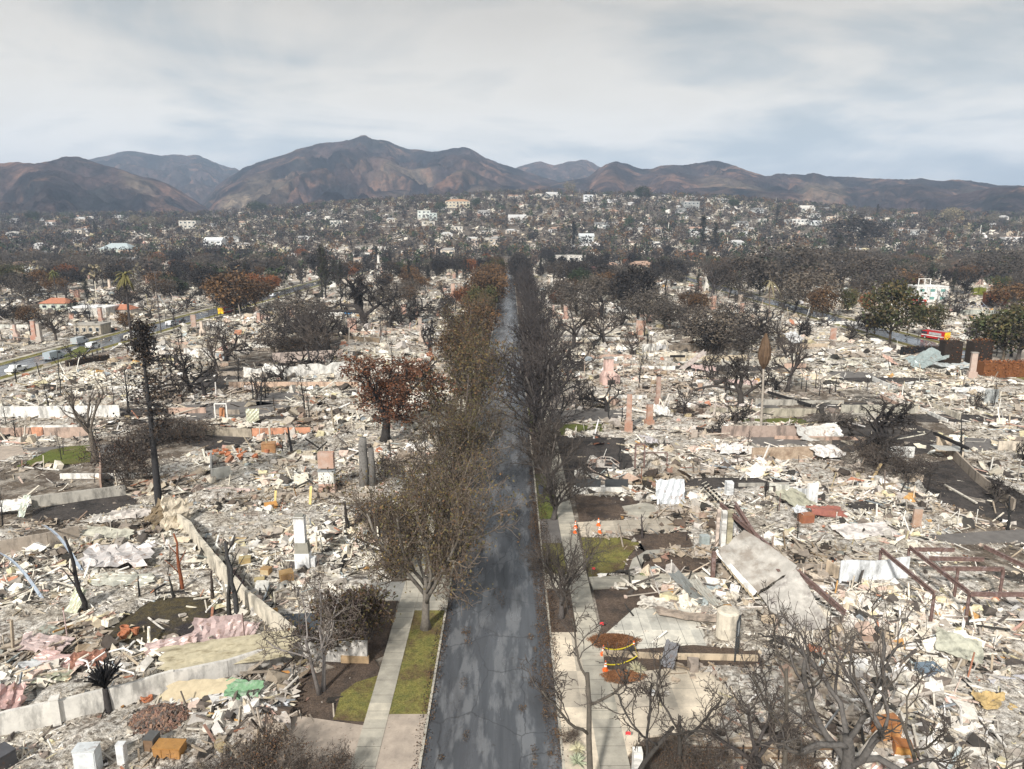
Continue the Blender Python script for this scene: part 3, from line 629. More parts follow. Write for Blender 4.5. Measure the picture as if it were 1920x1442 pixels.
yard('driveway', [(1166, 951), (1210, 944), (1232, 950), (1230, 972), (1180, 974)], WALK, 0.12)
yard('soil', [(1113, 1108), (1250, 1100), (1260, 1130), (1200, 1140), (1170, 1190), (1130, 1190)], SOIL, 0.10)
yard('driveway', [(1134, 1192), (1190, 1142), (1300, 1140), (1330, 1215), (1200, 1222), (1134, 1200)], concrete('white_paving', (0.60, 0.60, 0.57), joints=[(0, 1.6), (1, 4.0)]), 0.125)
yard('driveway', [(1045, 1192), (1128, 1190), (1150, 1240), (1330, 1262), (1370, 1300), (1345, 1370), (1210, 1384), (1150, 1450), (1085, 1470), (1056, 1470), (1044, 1260)], DRIVE, 0.128)
yard('soil', [(1130, 1225), (1300, 1212), (1420, 1222), (1430, 1245), (1300, 1250), (1200, 1262), (1135, 1258)], SOIL, 0.145)
yard('dark_yard', [(996, 822), (1060, 818), (1170, 822), (1190, 880), (1110, 895), (1075, 890), (1070, 905), (1040, 905)], DARKSOIL, 0.10)
yard('driveway', [(1075, 905), (1095, 898), (1190, 895), (1180, 906), (1080, 910)], DRIVEDARK, 0.115)
yard('lawn', [(1047, 797), (1128, 795), (1132, 812), (1052, 816)], LUSH, 0.12)
yard('driveway', [(1000, 745), (1120, 742), (1125, 760), (1010, 770)], PINKDRIVE, 0.12)
yard('driveway', [(1010, 775), (1125, 765), (1180, 775), (1170, 792), (1020, 794)], DRIVEDARK, 0.11)
yard('lawn', [(1382, 786), (1500, 785), (1520, 794), (1384, 796)], LUSH, 0.12)
yard('lawn', [(60, 862), (95, 845), (130, 838), (168, 836), (176, 846), (172, 866), (120, 872), (30, 876)], LUSH, 0.12)
yard('terrace', [(-20, 838), (40, 836), (48, 856), (-20, 868)], PINKDRIVE, 0.12)
yard('dark_yard', [(62, 956), (232, 928), (262, 938), (210, 966), (150, 975), (60, 978)], DARKSOIL, 0.10)
yard('dark_yard', [(180, 1190), (230, 1160), (290, 1125), (380, 1118), (450, 1165), (430, 1185), (380, 1180), (370, 1205), (300, 1215), (220, 1215)], grass_mat('scorched_lawn', (0.05, 0.045, 0.04), (0.10, 0.082, 0.045), (0.045, 0.04, 0.042)), 0.10)
yard('soil', [(552, 1300), (560, 1272), (700, 1235), (718, 1265), (690, 1362), (530, 1340)], SOIL, 0.11)
yard('lawn', [(640, 1302), (668, 1282), (712, 1268), (688, 1356), (625, 1352)], GRASS, 0.125)
yard('driveway', [(540, 1342), (690, 1364), (662, 1460), (470, 1460), (520, 1400)], PINKDRIVE, 0.12)
yard('front_yard', [(700, 1130), (745, 1128), (720, 1230), (650, 1260), (600, 1240), (660, 1190)], SOIL, 0.10, keep=False)
yard('driveway', [(698, 1095), (762, 1092), (752, 1128), (705, 1122)], concrete('grey_slab', (0.27, 0.27, 0.26)), 0.122)
yard('water_pool', [(526, 1156), (600, 1152), (608, 1185), (560, 1192), (530, 1172)], M((0.05, 0.06, 0.07), 'pool', rough=0.2), 0.2)
yard('dark_yard', [(340, 830), (300, 820), (470, 815), (475, 838), (400, 846)], DARKSOIL, 0.09)
yard('dark_yard', [(345, 760), (480, 752), (560, 765), (480, 780), (350, 790)], DRIVEDARK, 0.10)
yard('dark_yard', [(360, 700), (440, 690), (480, 690), (440, 730), (360, 725)], DARKSOIL, 0.10)
yard('dark_yard', [(480, 738), (570, 735), (575, 752), (480, 762)], DRIVEDARK, 0.10)
yard('dark_yard', [(1560, 800), (1700, 790), (1760, 815), (1740, 850), (1640, 860), (1560, 840)], DARKSOIL, 0.10)
yard('dark_yard', [(1670, 880), (1800, 860), (1920, 930), (1990, 990), (1920, 992), (1760, 940)], DARKSOIL, 0.10)
yard('driveway', [(1730, 1006), (1920, 994), (2010, 1010), (2010, 1025), (1920, 1018), (1780, 1022)], DRIVEDARK, 0.12)
yard('dark_yard', [(1590, 944), (1640, 938), (1655, 950), (1620, 962), (1588, 958)], DARKSOIL, 0.10)
yard('driveway', [(1900, 872), (2000, 900), (2100, 925), (2050, 935), (1930, 900), (1880, 880)], WALK, 0.10)
yard('dark_yard', [(1400, 820), (1512, 820), (1515, 838), (1400, 840)], DRIVEDARK, 0.10)
yard('driveway', [(1640, 690), (1920, 660), (2050, 655), (2050, 670), (1800, 685)], PINKDRIVE, 0.12)
yard('lawn', [(118, 668), (150, 650), (170, 652), (150, 668), (125, 676)], LUSH, 0.115, keep=False)
yard('terracotta_terrace', [(400, 1075), (440, 1070), (470, 1110), (420, 1105)], M((0.16, 0.11, 0.11), 'paver', rough=0.9, bump=0.5, scale=6), 0.10)
# more dark burnt yards in the middle distance
rg0 = random.Random(5)
for i in range(60):
    x = rg0.choice((-1, 1))*rg0.uniform(18, 108); y = rg0.uniform(88, 420); w, d_ = rg0.uniform(6, 17), rg0.uniform(1.5, 5)
    q = [(x+w*math.cos(a)*rg0.uniform(.7, 1.1), y+d_*math.sin(a)*rg0.uniform(.7, 1.1)) for a in np.arange(0, 6.2, 0.7)]
    k = MB(); k.poly(q, -0.3, 0.09+0.001*(i % 9)); k.build('dark_yard', DARKSOIL if i % 3 else DRIVEDARK, kind='structure'); CLEAR.append(q)

# ------------------------------------------------------------------ rubble
def inpoly(x, y, q):
    r = np.zeros(x.shape, bool); n = len(q)
    for i in range(n):
        (x0, y0), (x1, y1) = q[i], q[(i+1) % n]
        if y0 == y1: continue
        r ^= ((y0 > y) != (y1 > y)) & (x < (x1-x0)*(y-y0)/(y1-y0)+x0)
    return r
def house_mask(x, y):
    """0..1: how deep in ash and rubble the place is"""
    m = np.ones(x.shape)
    cov = np.zeros(x.shape)
    for X0 in STREETS:
        d = np.abs(x-X0); lo = 10.2 if abs(X0+1.13) > .1 else 9.6
        m *= sstep(lo, lo+1.5, d)
        near = sstep(11, 17, d)*(1-sstep(44, 50, d)); cov = np.maximum(cov, near)
    lot = vnoise(x/19.0, y/17.0, 4); fine = vnoise(x/4.0, y/3.2, 9); f2 = vnoise(x/1.6, y/1.3, 19)
    gap = np.abs((y/16.5) % 1.0 - 0.5)*2; gaps = 1-0.75*sstep(0.86, 0.95, gap)
    v = sstep(0.25, 0.55, 0.55*cov + 0.45*lot + 0.3*(fine-0.5) + 0.1*(f2-0.5) + 0.12)*gaps
    for q in CLEAR:
        qa = np.array(q); x0, y0 = qa.min(0)-0.5; x1, y1 = qa.max(0)+0.5
        s = (x > x0) & (x < x1) & (y > y0) & (y < y1)
        if s.any():
            ins = np.zeros(x.shape, bool); ins[s] = inpoly(x[s], y[s], q); v = np.where(ins, 0, v)
    return v*m
def ash_mat():
    m = bpy.data.materials.new('ash_rubble'); m.use_nodes = True; t = m.node_tree; b = t.nodes['Principled BSDF']; b.inputs['Roughness'].default_value = 0.95; b.inputs['Specular IOR Level'].default_value = 0.15
    co = nt(t, 'ShaderNodeTexCoord')
    def N(s, d=8.0, r=0.68):
        n = nt(t, 'ShaderNodeTexNoise', i_Scale=s, i_Detail=d, i_Roughness=r); t.links.new(co.outputs['Object'], n.inputs['Vector']); return n.outputs[0]
    c = ramp(t, N(0.22), [(0.32, (0.32, 0.28, 0.245)), (0.45, (0.57, 0.53, 0.47)), (0.55, (0.70, 0.68, 0.65)), (0.66, (0.40, 0.34, 0.29))]).outputs[0]
    f = ramp(t, N(1.7, 12.0, .75), [(0.40, (0.30, 0.27, 0.24)), (0.52, (0.92, 0.90, 0.87)), (0.64, (1.4, 1.4, 1.38))])
    c = mixc(t, 1.0, c, f.outputs[0], 'MULTIPLY')
    g = ramp(t, N(5.0, 4), [(0.56, (0, 0, 0)), (0.64, (1, 1, 1))]); c = mixc(t, mathn(t, 'MULTIPLY', g.outputs[0], 0.75), c, (0.075, 0.065, 0.055))
    t.links.new(c, b.inputs['Base Color'])
    bp = nt(t, 'ShaderNodeBump', i_Strength=1.0, i_Distance=0.45); t.links.new(N(2.2), bp.inputs['Height']); t.links.new(bp.outputs[0], b.inputs['Normal']); return m
ASH = ash_mat()
def ashbed(x0, x1, y0, y1, st):
    xs_ = np.arange(x0, x1, st); ys_ = np.arange(y0, y1, st); X_, Y_ = np.meshgrid(xs_, ys_)
    m = house_mask(X_, Y_)
    h = m*(0.10 + 0.45*vnoise(X_/2.3, Y_/2.3, 31)**1.5 + 0.25*vnoise(X_/0.9, Y_/0.9, 32)) - (1-m)*0.12 - 0.02
    h = np.where(m < 0.02, -0.25, h) + T(X_, Y_)
    k = MB(); P = np.stack([X_, Y_, h], -1); a, b_ = X_.shape
    i = np.arange(a-1)[:, None]*b_; j = np.arange(b_-1)[None, :]
    f = np.stack([i+j, i+j+1, i+b_+j+1, i+b_+j], -1).reshape(-1, 4)
    ok = (m.ravel()[f] > 0.02).any(1); f = f[ok]; used = np.unique(f); rm = np.zeros(a*b_, int); rm[used] = np.arange(len(used))
    k.add(P.reshape(-1, 3)[used], rm[f]); return k
ashbed(-118, 118, 22, 175, 0.55).build('ash_ground', ASH, smooth=True, kind='stuff')
ashbed(-420, 430, 175, 420, 1.5).build('ash_ground', ASH, smooth=True, kind='stuff')
ashbed(-560, 570, 420, 900, 4.0).build('ash_ground', ASH, smooth=True, kind='stuff')
DPAL = np.array([(0.78, 0.77, 0.74), (0.72, 0.69, 0.63), (0.66, 0.62, 0.54), (0.60, 0.57, 0.52), (0.80, 0.80, 0.80), (0.55, 0.48, 0.38), (0.48, 0.46, 0.44), (0.34, 0.31, 0.28), (0.20, 0.17, 0.15), (0.09, 0.08, 0.075), (0.05, 0.048, 0.045), (0.55, 0.37, 0.32), (0.42, 0.20, 0.13), (0.62, 0.50, 0.44), (0.30, 0.34, 0.38), (0.50, 0.30, 0.12), (0.40, 0.46, 0.48), (0.58, 0.53, 0.36)])
DW = np.array([11, 13, 14, 11, 7, 9, 8, 7, 7, 8, 8, 1.6, 1.2, 4, 1.4, 0.6, 0.8, 3]); DW = DW/DW.sum()
DEB = mat('rubble_pieces', (1, 1, 1), rough=0.85, attr=True, var=0.22, scale=2.5, stain=(0.09, 0.075, 0.06), stain_amt=0.25, stain_scale=2.0)
def rotm(rng, n, tilt):
    a = rng.uniform(0, 6.283, n); t = rng.normal(0, tilt, n); u = rng.normal(0, tilt, n)
    ca, sa, ct, st_, cu, su = np.cos(a), np.sin(a), np.cos(t), np.sin(t), np.cos(u), np.sin(u); z = np.zeros(n); o = np.ones(n)
    Z = np.stack([ca, -sa, z, sa, ca, z, z, z, o], -1).reshape(n, 3, 3)
    Xm = np.stack([o, z, z, z, ct, -st_, z, st_, ct], -1).reshape(n, 3, 3); Ym = np.stack([cu, z, su, z, o, z, -su, z, cu], -1).reshape(n, 3, 3)
    return Z @ Xm @ Ym
def scatter(mb, rng, x, y, z, size, kind, lotpal=True):
    n = len(x)
    if n == 0: return
    c = np.stack([x, y, z], -1)
    lotid = (np.floor(x/26).astype(int)*31 + np.floor(y/16.5).astype(int)*17)
    pick = rng.choice(len(DPAL), n, p=DW); col = DPAL[pick]
    tint = np.stack([vnoise(lotid*1.0, lotid*0.3, 71), vnoise(lotid*1.0, lotid*0.3, 72), vnoise(lotid*1.0, lotid*0.3, 73)], -1)
    col = col*(0.985+0.03*tint)*np.array((1.03, 1.015, 0.985))*(0.86+0.26*tint[:, :1])*rng.uniform(0.85, 1.12, (n, 1)); bw = sstep(0.5, 0.8, vnoise(x/7.0, y/4.0, 88))[:, None]; col = col*(1-bw*np.array((.48, .53, .57)))
    s = size[:, None]
    if kind == 'sheet':
        g = np.array([(i-1, j-1) for i in range(3) for j in range(3)], float)*0.5
        v = np.zeros((n, 9, 3)); v[:, :, :2] = g[None]+rng.normal(0, 0.13, (n, 9, 2)); v[:, :, 2] = rng.normal(0, 0.06, (n, 9))
        v[:, :, 2] += rng.normal(0, 0.2, (n, 1))*(g[None, :, 0]**2)*2
        v *= np.stack([size, size*rng.uniform(0.35, 0.9, n), size], -1)[:, None, :]
        f = np.array([(0, 3, 4, 1), (1, 4, 5, 2), (3, 6, 7, 4), (4, 7, 8, 5)]); tilt = 0.26; k = 9
    else:
        b = np.array([(-1, -1, -1), (1, -1, -1), (1, 1, -1), (-1, 1, -1), (-1, -1, 1), (1, -1, 1), (1, 1, 1), (-1, 1, 1)])*0.5
        v = np.repeat(b[None], n, 0)
        if kind == 'plank': v = v*np.stack([size*rng.uniform(1.5, 4, n), 0.06+0.10*size*rng.random(n), 0.04+0.06*size], -1)[:, None, :]; tilt = 0.22
        else: v = (v+rng.normal(0, 0.12, v.shape))*np.stack([size*0.8, size*rng.uniform(.4, .9, n), size*rng.uniform(.25, .7, n)], -1)[:, None, :]; tilt = 0.5
        f = np.array([(0, 3, 2, 1), (4, 5, 6, 7), (0, 1, 5, 4), (1, 2, 6, 5), (2, 3, 7, 6), (3, 0, 4, 7)]); k = 8
    Rm = rotm(rng, n, tilt)
    if kind == 'plank':   # a few studs still stand
        up = rng.random(n) < 0.05; Rm[up] = Rm[up] @ np.array([[0, 0, 1.], [0, 1, 0], [-1, 0, 0]])
    v = np.einsum('nij,nkj->nki', Rm, v) + c[:, None, :]
    F = (np.arange(n)[:, None, None]*k + f[None]).reshape(-1, 4)
    mb.add(v.reshape(-1, 3), F, np.repeat(col, k, 0))
def field(x0, x1, y0, y1, dens, smin, smax, seed, mix=(0.44, 0.42, 0.14), pw=4.0):
    rng = np.random.default_rng(seed); N_ = int((x1-x0)*(y1-y0)*dens)
    x = rng.uniform(x0, x1, N_); y = rng.uniform(y0, y1, N_)
    vis = np.abs(x-0.004*y) < (y*CP+CAMZ*SP)*0.75+3
    x, y = x[vis], y[vis]
    m = house_mask(x, y); cl = vnoise(x/3.1, y/2.6, 77)
    ok = rng.random(len(x)) < m*(0.25+1.1*cl**1.3)+0.03*(np.abs(x+1) > 11); x, y, m = x[ok], y[ok], m[ok]
    size = smin + (smax-smin)*rng.random(len(x))**pw
    size = size*(0.55+0.9*sstep(0.3, 0.7, vnoise(x/6.0+9, y/4.5, 91)))
    z = T(x, y) + m*(0.12+0.25*vnoise(x/2.3, y/2.3, 31)) + size*0.12
    k = MB(); r = rng.random(len(x)); a, b_ = mix[0], mix[0]+mix[1]
    for kd, s in (('sheet', r < a), ('plank', (r >= a) & (r < b_)), ('chunk', r >= b_)): scatter(k, rng, x[s], y[s], z[s], size[s], kd)
    return k
field(-95, 95, 24, 85, 64, 0.05, 1.1, 1, pw=9).build('rubble', DEB, kind='stuff')
field(-118, 118, 85, 175, 19, 0.10, 1.6, 2, pw=8).build('rubble', DEB, kind='stuff')
field(-300, 300, 175, 330, 3.0, 0.25, 2.4, 3, pw=5).build('rubble', DEB, kind='stuff')
field(-480, 480, 330, 640, 0.36, 0.7, 3.6, 4, pw=3).build('rubble', DEB, kind='stuff')
field(-700, 800, 640, 1700, 0.050, 1.4, 7.5, 5, pw=3).build('rubble', DEB, kind='stuff')
# ------------------------------------------------------------------ builders for ruins and debris
CREAM = (0.60, 0.55, 0.46); WHITE = (0.76, 0.75, 0.72); TAUPE = (0.36, 0.31, 0.26); CONC = (0.42, 0.40, 0.36); PINKB = (0.50, 0.36, 0.29); ORANGE = (0.60, 0.30, 0.19); BEIGE = (0.55, 0.45, 0.34); GREY = (0.30, 0.30, 0.29)
BRICK = (0.40, 0.17, 0.10); PBRICK = (0.55, 0.36, 0.30); RUSTY = (0.19, 0.125, 0.11); PINKM = (0.55, 0.42, 0.40)
rw = random.Random(11)
def wall(name, pts, pyt, m, label, group=None, th=0.22, broken=0.0, h=None, cat='wall', pillars=None, openings=(), cap=False):
    """free-standing wall along photo ground points; pyt = photo y of its top over the first point (or h in metres)"""
    g = [Vector((*G(*p), 0)) for p in pts]; h = h or H(pts[0][0], pts[0][1], pyt)
    o = g[0].copy(); k = MB(); kc = MB()
    for a, b in zip(g[:-1], g[1:]):
        d = (b-a); L_ = d.length; d.normalize(); nrm = Vector((-d.y, d.x, 0))*th/2
        n = max(2, int(L_/(0.7 if broken else 4)))
        ts = np.linspace(0, 1, n+1); hs = [h]*(n+1)
        if broken:
            off = rw.uniform(0, 99); hs = [h*max(0.12, 1-broken*1.9*max(0, float(vnoise(np.array([t*L_/2.3+off]), np.array([0.5]), 5)[0])-0.33)-rw.uniform(0, broken*0.2)) for t in ts]
        z0 = float(T(a.x, a.y))-0.3
        def P_(t, s, z): q = a-o+d*L_*t+nrm*s; return (q.x, q.y, z)
        v = []
        for t, hh in zip(ts, hs): v += [P_(t, -1, z0), P_(t, -1, hh+z0+.3), P_(t, 1, hh+z0+.3), P_(t, 1, z0)]
        f = []
        for i in range(n):
            q = i*4; f += [(q, q+4, q+5, q+1), (q+1, q+5, q+6, q+2), (q+2, q+6, q+7, q+3)]
        f += [(0, 1, 2, 3), (n*4+3, n*4+2, n*4+1, n*4)]
        k.add(v, f)
        if cap:
            c = (a+b)/2-o; kc.box((c.x, c.y, h+0.04), (L_+0.06, th+0.12, 0.08), rz=math.atan2(d.y, d.x))
    if cap or pillars:
        r = empty(name, o, label=label, category=cat, group=group); k.build('panel', m, r)
        if cap: kc.build('coping', m, r)
        for (px, py, pw) in pillars or ():
            x, y = G(px, py); q = MB(); q.box((x-o.x, y-o.y, (h*1.12)/2-0.1), (pw, pw, h*1.12+0.2), rz=math.atan2(g[1].y-g[0].y, g[1].x-g[0].x)); q.box((x-o.x, y-o.y, h*1.12+0.05), (pw*1.2, pw*1.2, 0.08), rz=math.atan2(g[1].y-g[0].y, g[1].x-g[0].x)); q.build('pillar', m, r)
        return r
    ob = k.build(name, m, label=label, category=cat, group=group); ob.location = o; return ob
def chimney(px, pyb, pyt, wpx, style, m, label, group=None, rz=None, x=None, y=None, h=None, w=None, capcol=(0.3, 0.28, 0.26)):
    if x is None: x, y = G(px, pyb); h = H(px, pyb, pyt); w = PXW(px, pyb, wpx)
    r = empty('chimney', (x, y, float(T(x, y))), rw.uniform(-.25, .25) if rz is None else rz, label=label, category='chimney', group=group)
    d = w*0.55; s = MB(); b = MB(); c = MB()
    if style == 'slab':      # one broad upright block of brick
        s.box((0, 0, h*0.5-0.1), (w, d*0.7, h+0.1)); c.box((0, 0, h+0.02), (w*1.04, d*0.78, 0.14))
        b.box((0, 0, 0.25), (w*1.2, d, 0.8))
    elif style == 'stack':   # slim upright shaft on a small base
        b.box((0, 0, h*0.14), (w*1.25, d*1.6, h*0.3)); s.box((0, 0, h*0.62), (w*0.85, d*1.1, h*0.7), taper=0.93); c.box((0, 0, h*0.98), (w*0.98, d*1.3, h*0.03))
    else:                    # firebox, sloping shoulders, shaft
        v = [(-w/2, -d/2, -.2), (w/2, -d/2, -.2), (w/2, d/2, -.2), (-w/2, d/2, -.2), (-w/2, -d/2, h*.36), (w/2, -d/2, h*.36), (w/2, d/2, h*.36), (-w/2, d/2, h*.36)]
        f = [(0, 1, 5, 4), (1, 2, 6, 5), (2, 3, 7, 6), (3, 0, 4, 7)]
        t = w*0.24; o_ = -w*0.1
        v += [(-t+o_, -d*.38, h*.52), (t+o_, -d*.38, h*.52), (t+o_, d*.38, h*.52), (-t+o_, d*.38, h*.52)]
        f += [(4, 5, 9, 8), (5, 6, 10, 9), (6, 7, 11, 10), (7, 4, 8, 11), (8, 9, 10, 11)]
        b.add(v, f); s.box((o_, 0, h*.75), (t*1.9, d*.72, h*.47)); c.box((o_, 0, h*.985), (t*2.3, d*.85, h*.035))
        k = MB(); k.box((0, -d/2-0.01, h*.12), (w*.42, 0.06, h*.2)); k.build('firebox', M(SOOT, 'soot', rough=1), r)
    b.build('base', m, r); s.build('stack', m, r); c.build('cap', M(capcol, 'plain', rough=.9), r); return r
def sheet(name, px, py, w, d, rz, tx, ty, m, label, z=0.35, crumple=0.18, nx=12, ny=9, th=0.035, seed=None, group=None, cat='sheet', curl=0.0):
    rng = np.random.default_rng(seed or (int(px)*7+int(py))); x, y = G(px, py)
    u, v = np.meshgrid(np.linspace(-.5, .5, nx), np.linspace(-.5, .5, ny), indexing='ij')
    X_ = u*w+rng.normal(0, 0.035*w*min(1, crumple*4), u.shape); Y_ = v*d+rng.normal(0, 0.035*d*min(1, crumple*4), u.shape)
    a_ = rng.uniform(0, 3); fo = np.abs(((u*math.cos(a_)+v*math.sin(a_)*d/w)*rng.uniform(3, 5)+rng.random()) % 1-.5)*2
    Z_ = crumple*(fo*1.3+np.sin(v*6+rng.uniform(0, 6))*0.4+rng.normal(0, 0.12, u.shape)) + curl*(u**2*4)*w*0.25
    ed = 0.03*min(1, crumple*5); X_[0] += rng.normal(0, ed*w, ny); X_[-1] += rng.normal(0, ed*w, ny); Y_[:, 0] += rng.normal(0, ed*d, nx); Y_[:, -1] += rng.normal(0, ed*d, nx)
    k = MB(); k.slab(np.stack([X_, Y_, Z_], -1), th)
    ob = k.build(name, m, label=label, category=cat, group=group); ob.location = (x, y, z+abs(math.sin(ty))*w*.35+abs(math.sin(tx))*d*.35); ob.rotation_euler = (tx, ty, rz); return ob
def P3(px, py, z): return Vector((*G(px, py, z), z))
def beam(name, a, b, m, label, w=0.25, h=0.35, cat='beam', group=None, parent=None, kind='I'):
    a, b = Vector(a), Vector(b); d = b-a; L_ = d.length; q = d.to_track_quat('X', 'Z'); k = MB(); o = (a+b)/2
    if kind == 'I':
        k.box((0, 0, h/2), (L_, w, 0.04)); k.box((0, 0, -h/2), (L_, w, 0.04)); k.box((0, 0, 0), (L_, 0.05, h-0.04))
    elif kind == 'box': k.box((0, 0, 0), (L_, w, h))
    else: k.tube([(-L_/2, 0, 0), (0, rw.uniform(-.02, .02)*L_, rw.uniform(-.02, .02)*L_), (L_/2, 0, 0)], w/2, 7)
    if parent is not None:
        ob = k.build(name, m, parent); ob.location = o-Vector(parent.location)
    else: ob = k.build(name, m, label=label, category=cat, group=group); ob.location = o
    ob.rotation_euler = q.to_euler(); return ob
def stump(px, pyb, pyt, label, r=0.12, col=(0.03, 0.028, 0.028), lean=0.1, forks=2, name='burnt_snag', seed=None, cat='tree trunk', group=None):
    """a snapped, charred trunk or post of scrub"""
    x, y = G(px, pyb); h = H(px, pyb, pyt); rg = np.random.default_rng(seed or int(px*3+pyb)); k = MB(); lx = rg.uniform(-lean, lean)*h
    n = 7; zz_ = np.linspace(-0.2, h, n); pts = np.stack([lx*(zz_/h)**1.3+rg.normal(0, 0.03*h/3, n), rg.normal(0, 0.03*h/3, n), zz_], 1); pts[0, :2] = pts[1, :2]*0.6
    k.tube(pts, r*(1.35-0.85*np.linspace(0, 1, n)), 7, col)
    for i in range(forks):
        j = rg.integers(2, n-1); a = rg.uniform(0, 6.28); L_ = h*rg.uniform(.18, .4)
        q = [pts[j]+np.array((math.cos(a)*L_*t*.5, math.sin(a)*L_*t*.5, L_*t*0.8)) + rg.normal(0, 0.03, 3)*t for t in np.linspace(0, 1, 4)]
        k.tube(q, r*0.45*(1-.6*np.linspace(0, 1, 4)), 5, col)
    ob = k.build(name, BARK, smooth=True, label=label, category=cat, group=group); ob.location = (x, y, 0); return ob
def pipes(px, pyb, pyt, label, col=(0.6, 0.58, 0.55), r=0.04, name='standing_pipe', cat='pipe', group=None):
    x, y = G(px, pyb); h = H(px, pyb, pyt); k = MB(); k.lathe((0, 0, -.1), [(r*1.8, 0), (r*1.8, .12), (r, .14), (r*.9, h), (r*1.3, h+.02), (r*1.3, h+.1)], 8)
    ob = k.build(name, M(col, 'plain', rough=.7), label=label, category=cat, group=group); ob.location = (x, y, 0); return ob

# ------------------------------------------------------------------ walls
P_ = plaster
wall('garden_wall', [(-60, 1400), (0, 1387), (116, 1361), (201, 1339), (330, 1302)], 1360, P_((0.66, 0.64, 0.60)), 'long white soot-specked garden wall with a square pillar at bottom left', h=2.0, broken=0.06, pillars=[(110, 1364, 0.5)], th=0.28)
wall('garden_wall', [(330, 1302), (430, 1280), (560, 1238), (690, 1244)], 1263, P_((0.58, 0.56, 0.53)), 'grey white end of the garden wall running to the two-stemmed tree', h=1.9, th=0.28)
wall('boundary_wall', [(306, 968), (356, 1008), (400, 1070), (440, 1118), (471, 1150), (556, 1222)], 940, P_(CREAM), 'cream boundary wall curving down to the right from the charred pine', h=2.1, th=0.3, broken=0.12)
wall('concrete_wall', [(61, 951), (237, 929)], 931, P_(CONC), 'low pale concrete wall above the dark yard left of the charred pine', th=0.3)
wall('retaining_wall', [(-30, 1052), (7, 1045), (92, 1030), (150, 1016)], 1020, P_(TAUPE), 'taupe stained retaining wall at the left edge above the crumpled sheets', th=0.3, broken=0.05, h=1.9)
wall('boundary_wall', [(-20, 787), (120, 786), (226, 784)], 767, P_(WHITE), 'long bright white wall at the left edge in the middle distance', h=2.4)
wall('boundary_wall', [(-20, 824), (60, 823)], 801, P_(PINKB), 'short pinkish brown wall left of the orange panel at the left edge', h=1.9)
wall('boundary_wall', [(62, 823), (83, 823)], 800, P_(ORANGE), 'short orange plaster panel between two pinkish walls', h=1.95)
wall('boundary_wall', [(85, 823), (170, 821)], 801, P_((0.46, 0.35, 0.29)), 'pinkish brown wall ending at the pollarded tree', h=1.85)
wall('boundary_wall', [(474, 821), (583, 819)], 801, P_(ORANGE), 'orange plaster wall left of the rust-leaved tree', h=1.6)
wall('boundary_wall', [(370, 815), (473, 821)], 797, P_((0.40, 0.35, 0.28)), 'mossy beige wall joined to the orange wall', h=1.5)
wall('retaining_wall', [(512, 681), (643, 674)], 657, P_((0.50, 0.42, 0.38)), 'tall pinkish retaining wall under a brown thicket', h=2.6)
wall('retaining_wall', [(643, 640), (712, 645)], 632, P_((0.22, 0.17, 0.12)), 'brown wooden wall right of the brown thicket', h=1.8)
wall('broken_wall', [(458, 707), (560, 706), (648, 700)], 684, P_(WHITE), 'white wall with a ragged broken top and a square vent hole', h=2.9, broken=0.35)
wall('boundary_wall', [(430, 728), (540, 728), (672, 728)], 712, P_((0.58, 0.43, 0.33)), 'long peach wall below the ragged white wall', h=1.4)
wall('broken_wall', [(650, 690), (770, 700)], 684, P_((0.6, 0.55, 0.5)), 'pale low wall behind the rust-leaved tree', h=1.2, broken=0.3)
wall('concrete_wall', [(398, 905), (398, 875)], 872, P_(GREY), 'grey concrete slab wall seen end-on beside the brick fireplace lot', h=2.2)
wall('concrete_wall', [(398, 906), (434, 900)], 874, P_((0.46, 0.46, 0.43)), 'short pale grey wall joined to the end-on slab', h=2.0)
wall('low_wall', [(190, 920), (190, 868)], 850, P_((0.5, 0.36, 0.28)), 'short orange stained wall beside the ivy-clad stump', h=1.5)
wall('curb_wall', [(300, 925), (360, 923), (430, 921), (470, 924)], 915, P_((0.62, 0.5, 0.47)), 'low pinkish curb wall right of the charred pine', h=0.5)
wall('foundation_wall', [(480, 851), (560, 851), (668, 855)], 845, P_((0.68, 0.62, 0.52)), 'long low cream foundation wall above the brick fireplace', h=0.55, broken=0.15)
wall('foundation_wall', [(400, 985), (540, 985)], 978, P_((0.5, 0.45, 0.38)), 'long low beige foundation left of the white chimney', h=0.5, broken=0.2)
wall('foundation_wall', [(575, 1000), (680, 1002)], 992, P_((0.62, 0.58, 0.52)), 'low pale foundation right of the white chimney', h=0.5, broken=0.3)
wall('fence_wall', [(1075, 926), (1180, 925)], 912, P_(WHITE), 'low white wall with black fence panels and square pillars', h=0.85, pillars=[(1077, 926, 0.42), (1130, 926, 0.45), (1181, 925, 0.45)])
wall('low_wall', [(1186, 924), (1222, 924)], 908, P_((0.66, 0.62, 0.55)), 'short cream wall right of the black fence panels', h=1.0)
fx = empty('metal_fence', (*G(1128, 925), 0.0), label='black solid fence panels standing on the low white wall', category='fence')
for a, b in ((1080, 1126), (1134, 1177)):
    A, B = G(a, 925), G(b, 925); k = MB(); c = ((A[0]+B[0])/2-fx.location.x, (A[1]+B[1])/2-fx.location.y+0.02, 1.35); k.box(c, (abs(B[0]-A[0]), 0.05, 0.95)); k.box((c[0], c[1], 1.86), (abs(B[0]-A[0]), 0.09, 0.06)); k.build('fence_panel', M((0.05, 0.055, 0.06), 'iron', rough=.6), fx)
wall('patterned_wall', [(1409, 863), (1468, 862), (1523, 860)], 840, mat('diamond_wall', (0.42, 0.33, 0.25), var=0.3, scale=2.2, stain=(0.25, 0.18, 0.13), stain_amt=.5), 'brown wall with a diamond pattern on the right', h=1.9, th=0.3)
wall('retaining_wall', [(1352, 821), (1508, 820)], 797, P_((0.38, 0.30, 0.26)), 'brown retaining wall below the green lawn strip', h=2.0)
